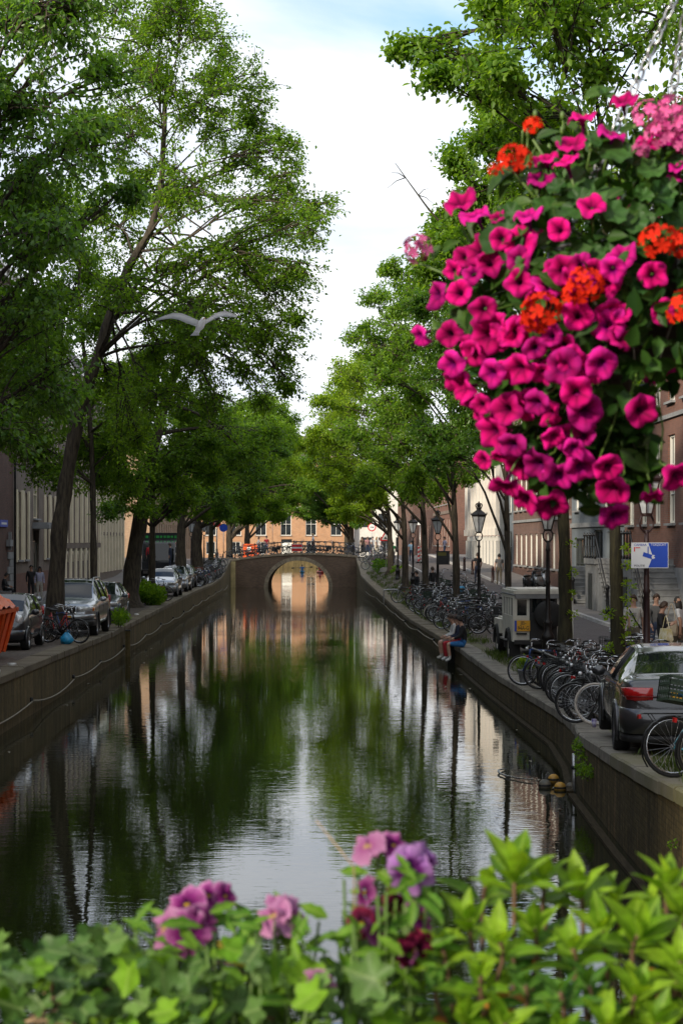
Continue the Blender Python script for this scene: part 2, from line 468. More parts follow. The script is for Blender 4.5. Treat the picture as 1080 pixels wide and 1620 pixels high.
M['wall_r'] = bpy.data.materials.new('quay_brick'); 
def wall_mat(m, base, moss, dark, brick=True):
    m.use_nodes = True
    nt = m.node_tree; N, L = nt.nodes, nt.links
    b = N['Principled BSDF']; b.inputs['Roughness'].default_value = 0.85; b.inputs['Specular IOR Level'].default_value = 0.3
    t = N.new('ShaderNodeTexCoord')
    mp = N.new('ShaderNodeMapping'); mp.inputs['Scale'].default_value = (2.6, 2.6, 0.28); L.new(t.outputs['Object'], mp.inputs['Vector'])
    n1 = N.new('ShaderNodeTexNoise'); n1.inputs['Scale'].default_value = 1.6; n1.inputs['Detail'].default_value = 8; n1.inputs['Roughness'].default_value = 0.7
    L.new(mp.outputs[0], n1.inputs['Vector'])
    r1 = N.new('ShaderNodeValToRGB')
    e = r1.color_ramp.elements
    e[0].position = 0.32; e[0].color = (*dark, 1); e[1].position = 0.72; e[1].color = (*base, 1)
    x = e.new(0.55); x.color = (*moss, 1)
    L.new(n1.outputs['Fac'], r1.inputs[0])
    n2 = N.new('ShaderNodeTexNoise'); n2.inputs['Scale'].default_value = 9; n2.inputs['Detail'].default_value = 6
    L.new(t.outputs['Object'], n2.inputs['Vector'])
    mr = N.new('ShaderNodeMapRange'); mr.inputs['To Min'].default_value = 0.45; mr.inputs['To Max'].default_value = 1.5
    L.new(n2.outputs['Fac'], mr.inputs['Value'])
    s_ = N.new('ShaderNodeVectorMath'); s_.operation = 'SCALE'
    L.new(r1.outputs[0], s_.inputs[0]); L.new(mr.outputs[0], s_.inputs['Scale'])
    src = s_.outputs[0]
    bp = N.new('ShaderNodeBump'); bp.inputs['Strength'].default_value = 0.6; bp.inputs['Distance'].default_value = 0.02
    if brick:
        sx = N.new('ShaderNodeSeparateXYZ'); cx = N.new('ShaderNodeCombineXYZ'); ad = N.new('ShaderNodeMath'); ad.operation = 'ADD'
        L.new(t.outputs['Object'], sx.inputs[0]); L.new(sx.outputs['X'], ad.inputs[0]); L.new(sx.outputs['Y'], ad.inputs[1])
        L.new(ad.outputs[0], cx.inputs[0]); L.new(sx.outputs['Z'], cx.inputs[1])
        br = N.new('ShaderNodeTexBrick'); br.inputs['Scale'].default_value = 1.0; br.inputs['Mortar Size'].default_value = 0.009
        br.inputs['Brick Width'].default_value = 0.22; br.inputs['Row Height'].default_value = 0.072
        br.inputs['Color1'].default_value = (1, 0.95, 0.9, 1); br.inputs['Color2'].default_value = (0.62, 0.55, 0.5, 1); br.inputs['Mortar'].default_value = (0.5, 0.5, 0.46, 1)
        L.new(cx.outputs[0], br.inputs['Vector'])
        mm = N.new('ShaderNodeMixRGB'); mm.blend_type = 'MULTIPLY'; mm.inputs[0].default_value = 0.8
        L.new(src, mm.inputs[1]); L.new(br.outputs['Color'], mm.inputs[2]); src = mm.outputs[0]
        hm = N.new('ShaderNodeMath'); hm.operation = 'SUBTRACT'
        L.new(n2.outputs['Fac'], hm.inputs[0]); L.new(br.outputs['Fac'], hm.inputs[1]); L.new(hm.outputs[0], bp.inputs['Height'])
    else:
        L.new(n2.outputs['Fac'], bp.inputs['Height'])
    L.new(src, b.inputs['Base Color']); L.new(bp.outputs[0], b.inputs['Normal'])
    return m
wall_mat(M['wall_r'], (0.22, 0.135, 0.075), (0.10, 0.08, 0.03), (0.03, 0.021, 0.011))
M['wall_l'] = wall_mat(bpy.data.materials.new('quay_concrete'), (0.22, 0.15, 0.078), (0.115, 0.088, 0.036), (0.036, 0.026, 0.012), False)
M['coping'] = mat('coping_stone', (0.175, 0.158, 0.128), 0.8, var=0.35, vscale=3.0, bump=0.3, bscale=18, obj_var=0.14)
M['coping_moss'] = mat('coping_mossy', (0.115, 0.11, 0.035), 0.85, c2=(0.18, 0.16, 0.12), vscale=1.1, bump=0.4, bscale=16, obj_var=0.12)
M['coping_brown'] = mat('coping_brown', (0.085, 0.066, 0.038), 0.85, c2=(0.165, 0.135, 0.088), vscale=1.0, bump=0.4, bscale=16, obj_var=0.12)
M['paving'] = brick_mat('street_brick', (0.14, 0.112, 0.092), (0.10, 0.082, 0.07), (0.04, 0.035, 0.028), axis='top')
M['road'] = brick_mat('road_brick', (0.135, 0.115, 0.112), (0.10, 0.088, 0.086), (0.06, 0.052, 0.048), axis='top')
M['pave'] = mat('pavement', (0.145, 0.13, 0.12), 0.85, var=0.2, vscale=1.5, bump=0.2, bscale=12)
M['earth'] = mat('earth', (0.085, 0.066, 0.042), 0.9, c2=(0.10, 0.105, 0.045), vscale=1.2, bump=0.5, bscale=10)
M['ground'] = mat('ground', (0.11, 0.1, 0.09), 0.9, var=0.2, vscale=0.3)
M['kerb'] = mat('kerb_stone', (0.36, 0.35, 0.34), 0.8, var=0.2, vscale=2)

def strip(name, fa, fb, ys, m, kind='structure', seg=1):
    """sheet between two lines given as functions y -> (x, z)"""
    mb = MB()
    vs = []
    for y in ys:
        (xa, za), (xb, zb) = fa(y), fb(y)
        for k in range(seg + 1):
            t = k / seg
            vs.append((xa + (xb - xa) * t, y, za + (zb - za) * t))
    fs = []
    w = seg + 1
    for i in range(len(ys) - 1):
        for k in range(seg):
            fs.append((i * w + k, i * w + k + 1, (i + 1) * w + k + 1, (i + 1) * w + k))
    mb.add(vs, fs)
    o = mb.build(name, m)
    if kind: o['kind'] = kind
    return o

ys_all = sorted(set([-10, -4, 3] + list(range(4, 300, 4)) + [a for a, _ in XR + QR + SR + QL if a <= 300] + [300]))
# water
wm = bpy.data.materials.new('canal_water'); wm.use_nodes = True
N, L = wm.node_tree.nodes, wm.node_tree.links
b = N['Principled BSDF']
b.inputs['Base Color'].default_value = (0.011, 0.0125, 0.005, 1)
b.inputs['Roughness'].default_value = 0.012
b.inputs['IOR'].default_value = 1.45
t = N.new('ShaderNodeTexCoord')
mp = N.new('ShaderNodeMapping'); mp.inputs['Scale'].default_value = (0.55, 1.35, 1); L.new(t.outputs['Object'], mp.inputs['Vector'])
n1 = N.new('ShaderNodeTexNoise'); n1.inputs['Scale'].default_value = 2.0; n1.inputs['Detail'].default_value = 3.0; n1.inputs['Roughness'].default_value = 0.5; n1.inputs['Distortion'].default_value = 0.3
L.new(mp.outputs[0], n1.inputs['Vector'])
n3 = N.new('ShaderNodeTexNoise'); n3.inputs['Scale'].default_value = 7.0; n3.inputs['Detail'].default_value = 2.0
L.new(mp.outputs[0], n3.inputs['Vector'])
m3 = N.new('ShaderNodeMath'); m3.operation = 'MULTIPLY'; m3.inputs[1].default_value = 0.5; L.new(n3.outputs['Fac'], m3.inputs[0])
a3 = N.new('ShaderNodeMath'); a3.operation = 'ADD'; L.new(n1.outputs['Fac'], a3.inputs[0]); L.new(m3.outputs[0], a3.inputs[1])
n2 = N.new('ShaderNodeTexNoise'); n2.inputs['Scale'].default_value = 0.11; n2.inputs['Detail'].default_value = 3
L.new(t.outputs['Object'], n2.inputs['Vector'])
mr = N.new('ShaderNodeMapRange'); mr.inputs['From Min'].default_value = 0.35; mr.inputs['From Max'].default_value = 0.65
mr.inputs['To Min'].default_value = 0.35; mr.inputs['To Max'].default_value = 1.0
L.new(n2.outputs['Fac'], mr.inputs['Value'])
bp = N.new('ShaderNodeBump'); bp.inputs['Distance'].default_value = 0.0034
L.new(a3.outputs[0], bp.inputs['Height']); L.new(mr.outputs[0], bp.inputs['Strength']); L.new(bp.outputs[0], b.inputs['Normal'])
mb = MB(); mb.add([(-16, -12, 0), (8, -12, 0), (8, 291, 0), (-16, 291, 0)], [(0, 1, 2, 3)])
o = mb.build('canal_water', wm); o['kind'] = 'structure'
mb = MB(); mb.add([(-16, -12, -2.2), (8, -12, -2.2), (8, 291, -2.2), (-16, 291, -2.2)], [(0, 1, 2, 3)])

# right bank
strip('quay_paving_right', lambda y: (xr(y) + 0.5, qr(y) - 0.012), lambda y: (xr(y) + 0.9, qr(y) - 0.012), ys_all, M['earth'])
strip('verge_right', lambda y: (xr(y) + 0.9, qr(y) - 0.012), lambda y: (xr(y) + 3.0, sr(y)), ys_all, M['paving'], seg=3)
strip('road_right', lambda y: (xr(y) + 3.0, sr(y)), lambda y: (xfr(y) - 2.6, sr(y)), ys_all, M['road'], seg=3)
strip('kerb_right', lambda y: (xfr(y) - 2.6, sr(y) - 0.01), lambda y: (xfr(y) - 2.59, sr(y) + 0.115), ys_all, M['kerb'])
strip('kerb_top_right', lambda y: (xfr(y) - 2.59, sr(y) + 0.115), lambda y: (xfr(y) - 2.42, sr(y) + 0.115), ys_all, M['kerb'])
strip('road_line_right', lambda y: (xr(y) + 3.12, sr(y) + 0.006), lambda y: (xr(y) + 3.27, sr(y) + 0.006), [y for y in ys_all if 58 <= y <= 160], M['kerb'])
strip('pavement_right', lambda y: (xfr(y) - 2.42, sr(y) + 0.112), lambda y: (xfr(y) + 0.4, sr(y) + 0.112), ys_all, M['pave'])
strip('ground_right', lambda y: (xfr(y) + 0.4, sr(y) + 0.1), lambda y: (420, sr(y)), ys_all, M['ground'])
# left bank
strip('quay_paving_left', lambda y: (xl(y) - 3.0, ql(y)), lambda y: (xl(y) - 0.5, ql(y) - 0.012), ys_all, M['paving'], seg=2)
strip('road_left', lambda y: (xfl(y) + 1.9, ql(y)), lambda y: (xl(y) - 3.0, ql(y)), ys_all, M['road'], seg=2)
strip('pavement_left', lambda y: (xfl(y) - 0.4, ql(y) + 0.11), lambda y: (xfl(y) + 1.9, ql(y) + 0.11), ys_all, M['pave'])
strip('kerb_left', lambda y: (xfl(y) + 1.9, ql(y) + 0.113), lambda y: (xfl(y) + 1.92, ql(y) - 0.01), ys_all, M['kerb'])
strip('ground_left', lambda y: (-420, ql(y)), lambda y: (xfl(y) - 0.4, ql(y) + 0.1), ys_all, M['ground'])
mb = MB(); mb.add([(-420, 292, 1.35), (420, 292, 1.35), (420, 1800, 1.35), (-420, 1800, 1.35)], [(0, 1, 2, 3)])
mb.add([(-420, -400, 2.55), (420, -400, 2.55), (420, -9.9, 2.55), (-420, -9.9, 2.55)], [(0, 1, 2, 3)])
o = mb.build('ground', M['ground']); o['kind'] = 'structure'

# quay walls with their coping stones
def quay_wall(label, xf, qf, sgn, m_wall, m_cop, y0, y1, ysplit):
    root = empty('quay_wall', (0, 0, 0), 0, label, 'quay wall')
    ys = [y for y in ys_all if y0 <= y <= y1]
    ys = sorted(set(ys + [y0, y1]))
    mb = MB(); vs = []
    for y in ys:
        q = qf(y)
        vs += [(xf(y) + 0.03 * sgn, y, -1.6), (xf(y) + 0.03 * sgn, y, q * 0.5), (xf(y) + 0.03 * sgn, y, q - 0.17), (xf(y) + 0.6 * sgn, y, q - 0.17)]
    fs = []
    for i in range(len(ys) - 1):
        for k in range(3):
            f = (i * 4 + k, i * 4 + 4 + k, i * 4 + 5 + k, i * 4 + 1 + k)
            fs.append(f if sgn < 0 else f[::-1])
    mb.add(vs, fs); mb.build('wall_face', m_wall, root)
    y = y0
    rnd = random.Random(int(y0 * 10 + 3 + sgn))
    while y < ysplit:
        Ln = rnd.uniform(0.95, 1.35)
        a, b_ = y + 0.008, min(y + Ln, ysplit) - 0.008
        dz = rnd.uniform(-0.008, 0.008); dx = rnd.uniform(-0.012, 0.012)
        pts = []
        for yy in (a, b_):
            q = qf(yy) + dz; x = xf(yy) + dx
            pts += [(x, yy, q - 0.17), (x - 0.0 * sgn, yy, q - 0.025), (x + 0.025 * sgn, yy, q), (x + 0.55 * sgn, yy, q), (x + 0.55 * sgn, yy, q - 0.17)]
        ff = [(k, k + 5, (k + 1) % 5 + 5, (k + 1) % 5) for k in range(5)] + [(4, 3, 2, 1, 0), (5, 6, 7, 8, 9)]
        if sgn < 0: ff = [f[::-1] for f in ff]
        s_ = MB(); s_.add(pts, [f[::-1] for f in ff]); s_.build('coping_stone', m_cop(y), root)
        y += Ln
    yy2 = sorted(set([y for y in ys_all if ysplit < y < y1] + [ysplit, y1]))
    mb = MB(); vs = []
    for y in yy2:
        q = qf(y); x = xf(y)
        vs += [(x, y, q - 0.17), (x, y, q - 0.02), (x + 0.03 * sgn, y, q), (x + 0.55 * sgn, y, q)]
    fs = []
    for i in range(len(yy2) - 1):
        for k in range(3):
            f = (i * 4 + k, i * 4 + 4 + k, i * 4 + 5 + k, i * 4 + 1 + k)
            fs.append(f if sgn < 0 else f[::-1])
    mb.add(vs, fs); o = mb.build('coping_run', m_cop(ysplit + 1), root); o['kind'] = 'stuff'
    return root
quay_wall('dark mossy brick quay wall with grey coping slabs along the right of the canal', xr, qr, 1, M['wall_r'], lambda y: M['coping_moss'] if y < 26 else (M['coping'] if y < 63 else M['coping_brown']), 3.2, 167, 96)
quay_wall('brown stained concrete quay wall with hanging rope along the left of the canal', xl, ql, -1, M['wall_l'], lambda y: M['coping_brown'], 3.2, 167, 96)
quay_wall('distant quay wall on the right of the canal seen beyond the bridge', xr, qr, 1, M['wall_l'], lambda y: M['coping_brown'], 176, 291, 176)
quay_wall('distant quay wall on the left of the canal seen beyond the bridge', xl, ql, -1, M['wall_l'], lambda y: M['coping_brown'], 176, 291, 176)
mb = MB(); mb.box((-6, 291.3, 0.2), (24, 0.6, 2.3))
tag(mb.build('quay_wall', M['wall_l']), 'far quay wall closing the end of the canal under the orange building', 'quay wall')

# step out of the right wall (the buttress where the wall stands forward) is in the outline; drain pipe beside it
def pipe(x, y, z0, z1, label):
    r_ = empty('drain_pipe', (x, y, 0), 0, label, 'pipe')
    b_ = MB(); b_.tube([(0, 0, z0), (0, 0, z1)], 0.035, 8); b_.build('tube', M['steel'], r_)
    for z in (z0 + (z1 - z0) * 0.25, z0 + (z1 - z0) * 0.75):
        c_ = MB(); c_.lathe([(0.05, -0.03), (0.05, 0.03)], 8, (0, 0, z)); c_.build('clamp', M['iron'], r_)
    return r_
pipe(xr(31) - 0.06, 31, -0.3, 0.62, 'thin grey pipe running down the right quay wall beside the buoys')
# dark timber post against the left wall
r_ = empty('mooring_post', (xl(67) + 0.16, 67, 0), 0, 'dark square timber post standing against the left quay wall', 'post')
b_ = MB(); b_.box((0, 0, 0.1), (0.17, 0.2, 1.6)); b_.build('timber', M['wall_l'], r_)
b_ = MB(); b_.box((0, 0, 0.92), (0.2, 0.23, 0.04)); b_.build('cap', M['iron'], r_)
r_ = empty('mooring_post', (xr(61.9) - 0.15, 63.6, 0), 0, 'dark timber post against the right quay wall left of the seated people', 'post')
b_ = MB(); b_.box((0, 0, 0.0), (0.24, 0.26, 1.5)); b_.build('timber', M['rubber'], r_)
b_ = MB(); b_.box((0, 0, 0.77), (0.27, 0.29, 0.04)); b_.build('cap', M['iron'], r_)

# floating fender beams along the right wall
M['wet_wood'] = mat('wet_wood', (0.04, 0.03, 0.016), 0.85, spec=0.15, var=0.5, vscale=5, stretch=(6, 0.6, 6), bump=0.4, bscale=20)
def beam(label, ya, yb, off=0.13):
    ya += 0.05; yb -= 0.05
    ys = sorted(set([ya, yb] + [y for y in [a for a, _ in XR] if ya < y < yb]))
    b_ = MB(); rings = []
    for y in ys:
        x = xr(y) - off
        rings.append([(x - 0.055, y, -0.06), (x - 0.055, y, 0.04), (x + 0.055, y, 0.04), (x + 0.055, y, -0.06)])
    b_.loft(rings, smooth=False)
    tag(b_.build('fender_beam', M['wet_wood']), label, 'fender beam')
beam('weathered timber fender beam floating along the right wall nearest the viewer', 11, 30.5)
beam('weathered timber fender beam floating past the bend by the buoys', 30.7, 60.5)

# ropes hung along both walls
M['rope'] = mat('rope', (0.24, 0.22, 0.17), 0.9, var=0.3, vscale=20)
def hang_rope(label, xf, sgn, spans, sag, z):
    root = empty('mooring_rope', (0, 0, 0), 0, label, 'rope')
    for i, (ya, yb) in enumerate(spans):
        pts = []
        rnd = random.Random(i)
        s2 = sag * rnd.uniform(0.5, 1.3)
        za, zb = z + rnd.uniform(-0.05, 0.05), z + rnd.uniform(-0.05, 0.05)
        for k in range(9):
            t_ = k / 8; y = ya + (yb - ya) * t_
            pts.append((xf(y) - sgn * 0.07, y, za + (zb - za) * t_ - s2 * 4 * t_ * (1 - t_)))
        b_ = MB(); b_.tube(pts, 0.021, 5); b_.build('rope_span', M['rope'], root)
        h_ = MB(); h_.lathe([(0.04, -0.05), (0.04, 0.05)], 6, (xf(ya) - sgn * 0.05, ya, za + 0.02)); h_.build('hook', M['iron'], root)
sp = [30, 37, 44, 52, 59, 66.6, 67.5, 76, 84, 92, 100, 109, 118, 127, 137, 147, 157]
hang_rope('pale sagging rope hung from hooks along the left quay wall', xl, -1, [(a, b_) for a, b_ in zip(sp, sp[1:])], 0.13, 0.34)
sp = [64, 71, 79, 88, 98, 110, 124, 140]
hang_rope('thin pale rope hung along the right quay wall towards the bridge', xr, 1, [(a, b_) for a, b_ in zip(sp, sp[1:])], 0.08, 0.34)

# ------------------------------------------------------------------ far arched bridge
M['br_brick'] = brick_mat('bridge_brick', (0.20, 0.132, 0.092), (0.14, 0.094, 0.068), (0.12, 0.10, 0.08))
M['br_stone'] = mat('bridge_stone', (0.27, 0.22, 0.155), 0.85, var=0.35, vscale=2.2, bump=0.3, bscale=14, obj_var=0.15)
M['br_sunlit'] = mat('bridge_sunlit_stone', (0.55, 0.44, 0.22), 0.8, var=0.2, vscale=2.0, bump=0.2, bscale=14)  # sunlight on the left pilaster is put into this yellow tone
bxl, bxr = xl(BRY0) - 0.2, xr(BRY0) + 0.15
BCX, BHW, BRISE = -3.80, 2.68, 2.33
def deck_z(x):
    t_ = (x - bxl) / (bxr - bxl)
    return 2.36 + (2.72 - 2.36) * t_ + 0.42 * 4 * t_ * (1 - t_) * 0.95
def arch_z(x):
    u = (x - BCX) / BHW
    return BRISE * math.sqrt(max(0, 1 - u * u)) if abs(u) < 1 else None
bridge = empty('arched_bridge', (0, 0, 0), 0, 'low brick bridge with one round arch crossing the canal', 'bridge')
xs = sorted(set([bxl + (bxr - bxl) * i / 24 for i in range(25)] + [BCX + BHW * math.cos(PI * i / 24) for i in range(25)]))
for face_y, nm in ((BRY0, 'spandrel_wall'), (BRY1, 'spandrel_wall')):
    mb = MB()
    d = 0.35 if face_y == BRY0 else -0.35
    vs = []
    for x in xs:
        a = arch_z(x); lo = a if a is not None and a > 0.02 else -1.4
        if abs(abs(x - BCX) - BHW) < 1e-6: lo = 0.0
        vs += [(x, face_y, lo), (x, face_y, deck_z(x) - 0.14)]
    fs = []
    for i in range(len(xs) - 1):
        fs.append((i * 2, i * 2 + 2, i * 2 + 3, i * 2 + 1))
    mb.add(vs, fs); mb.build(nm, M['br_brick'], bridge)
mb = MB(); vs = []
for i in range(25):
    a = PI * i / 24
    for y in (BRY0, BRY1):
        vs.append((BCX + BHW * math.cos(a), y, BRISE * math.sin(a) if 0 < i < 24 else -1.4))
mb.add(vs, [(i * 2, i * 2 + 1, i * 2 + 3, i * 2 + 2) for i in range(24)])
mb.build('arch_barrel', M['br_brick'], bridge)
nv = 19
for i in range(nv):
    a0, a1 = PI * i / nv + 0.006, PI * (i + 1) / nv - 0.006
    rr = []
    ro = 0.34
    for (a, k) in ((a0, 0), (a1, 0), (a1, 1), (a0, 1)):
        rr.append((BCX + (BHW + ro * k) * math.cos(a), (BRISE + ro * k) * math.sin(a)))
    v_ = MB(); v_.prism(rr, BRY0 - 0.05, BRY0 + 0.06); v_.build('arch_stone', M['br_stone'], bridge)
nc = 12
for i in range(nc):
    xa = bxl + (bxr - bxl) * i / nc + 0.01; xb = bxl + (bxr - bxl) * (i + 1) / nc - 0.01
    v_ = MB(); v_.prism([(xa, deck_z(xa) - 0.14), (xb, deck_z(xb) - 0.14), (xb, deck_z(xb) + 0.05), (xa, deck_z(xa) + 0.05)], BRY0 - 0.07, BRY0 + 0.35)
    v_.build('coping_stone', M['br_stone'], bridge)
v_ = MB(); v_.box((bxl + 0.36, BRY0 - 0.12, 0.4), (0.42, 0.3, 3.7)); v_.build('pilaster', M['br_sunlit'], bridge)
v_ = MB(); v_.box((bxr - 0.3, BRY0 - 0.10, 0.4), (0.4, 0.26, 4.2)); v_.build('pilaster', M['br_brick'], bridge)
mb = MB(); vs = []
xd = [bxl - 3 + (bxr - bxl + 6) * i / 20 for i in range(21)]
for x in xd:
    z = deck_z(min(max(x, bxl), bxr))
    vs += [(x, BRY0 + 0.05, z), (x, BRY1, z)]
mb.add(vs, [(i * 2, i * 2 + 2, i * 2 + 3, i * 2 + 1) for i in range(20)])
mb.build('deck', M['road'], bridge)

def railing(label, y, x0, x1, zf, n, h=1.05):
    root = empty('bridge_railing', ((x0 + x1) / 2, y, zf((x0 + x1) / 2)), 0, label, 'railing')
    ox, oz = (x0 + x1) / 2, zf((x0 + x1) / 2)
    for i in range(n):
        x = x0 + (x1 - x0) * i / (n - 1)
        p = MB(); p.lathe([(0.055, 0), (0.055, 0.12), (0.035, 0.16), (0.035, h - 0.08), (0.055, h - 0.05), (0.055, h + 0.02), (0.0, h + 0.08)], 8, (x - ox, 0, zf(x) - oz))
        p.build('post', M['black_metal'], root)
    for hh in (h - 0.03, h * 0.55):
        p = MB(); p.tube([(x0 + (x1 - x0) * i / 14 - ox, 0, zf(x0 + (x1 - x0) * i / 14) - oz + hh) for i in range(15)], 0.024, 6)
        p.build('rail', M['black_metal'], root)
railing('black iron railing along the near edge of the far bridge', BRY0 + 0.25, bxl + 0.5, bxr - 0.4, lambda x: deck_z(x) + 0.05, 7)
railing('grey iron railing on the far edge of the bridge behind the bicycles', BRY1 - 0.2, bxl + 0.5, bxr - 0.4, lambda x: deck_z(x), 7)

# near bridge deck under the photographer
mb = MB(); mb.box((0, -3.6, 2.4), (60, 13.0, 0.6))
o = mb.build('bridge_deck', M['pave']); o['kind'] = 'structure'
# ------------------------------------------------------------------ buildings
M['b_red'] = brick_mat('brick_red_brown', (0.19, 0.085, 0.062), (0.14, 0.065, 0.05), (0.13, 0.115, 0.10))
M['b_dark'] = brick_mat('brick_dark', (0.115, 0.055, 0.042), (0.08, 0.04, 0.034), (0.085, 0.075, 0.065))
M['b_brown'] = brick_mat('brick_brown', (0.17, 0.095, 0.075), (0.12, 0.07, 0.058), (0.12, 0.11, 0.10))
M['b_sunlit'] = brick_mat('brick_sunlit_orange', (0.44, 0.225, 0.115), (0.36, 0.185, 0.10), (0.34, 0.26, 0.18))  # warm sunlight on the far building is put into this orange brick colour
M['b_tan'] = brick_mat('brick_tan', (0.36, 0.23, 0.14), (0.29, 0.185, 0.12), (0.30, 0.25, 0.19))
M['plaster_blue'] = mat('plaster_blue_grey', (0.115, 0.135, 0.155), 0.75, var=0.12, vscale=1.5)
M['plaster_white'] = mat('plaster_white', (0.52, 0.50, 0.46), 0.75, var=0.12, vscale=1.2)
M['plaster_rose'] = mat('plaster_rose', (0.36, 0.25, 0.22), 0.8, var=0.15, vscale=1.2)
M['plaster_dark'] = mat('plaster_dark', (0.05, 0.05, 0.052), 0.75, var=0.25, vscale=1.2)
M['stone_grey'] = mat('stone_grey', (0.20, 0.205, 0.21), 0.8, var=0.22, vscale=2.0, bump=0.2, bscale=15)
M['stone_brown'] = mat('stone_brown', (0.135, 0.105, 0.085), 0.8, var=0.25, vscale=1.4, bump=0.2, bscale=12)
M['cream'] = mat('cream_paint', (0.68, 0.60, 0.44), 0.55, var=0.1, vscale=1.3)
M['win_white'] = mat('window_white', (0.66, 0.65, 0.60), 0.5, var=0.08, vscale=2)
M['win_dark'] = mat('window_dark', (0.03, 0.035, 0.035), 0.5, var=0.2, vscale=2)
M['door_green'] = mat('door_green', (0.02, 0.035, 0.03), 0.35, var=0.2, vscale=3)
M['roof'] = mat('roof_tile', (0.06, 0.05, 0.048), 0.8, var=0.3, vscale=5, bump=0.3, bscale=20)
M['curtain'] = mat('curtain', (0.35, 0.34, 0.31), 0.9, var=0.2, vscale=3, stretch=(8, 8, 0.5))
WMESH = {}
def window_mesh(w, h, cols, rows, fm, fw=0.085):
    k = (round(w, 2), round(h, 2), cols, rows, fm, round(fw, 3))
    if k in WMESH: return WMESH[k]
    mb = MB(); d = 0.09
    mb.box((-w / 2 + fw / 2, 0, h / 2), (fw, d, h)); mb.box((w / 2 - fw / 2, 0, h / 2), (fw, d, h))
    mb.box((0, 0, fw / 2), (w - 2 * fw, d, fw)); mb.box((0, 0, h - fw / 2), (w - 2 * fw, d, fw))
    for i in range(1, cols):
        mb.box((-w / 2 + w * i / cols, 0.004, h / 2), (0.05, d * 0.7, h - 2 * fw))
    for j in range(1, rows):
        z = h * j / rows
        mb.box((0, -0.006, z), (w - 2 * fw, d * 0.7, 0.055))
    f = mb.mesh('window', M[fm])
    p = MB(); p.add([(-w / 2 + 0.02, 0.03, 0.02), (w / 2 - 0.02, 0.03, 0.02), (w / 2 - 0.02, 0.03, h - 0.02), (-w / 2 + 0.02, 0.03, h - 0.02)], [(0, 1, 2, 3)])
    p.add([(-w / 2 + 0.02, 0.045, 0.02), (w / 2 - 0.02, 0.045, 0.02), (w / 2 - 0.02, 0.045, h - 0.02), (-w / 2 + 0.02, 0.045, h - 0.02)], [(3, 2, 1, 0)])
    pm = p.mesh('pane', M['glass_win'])
    s = MB(); s.box((0, -0.16, -0.05), (w + 0.2, 0.24, 0.09))
    WMESH[k] = (f, pm, s.mesh('sill', M['stone_grey']))
    return WMESH[k]

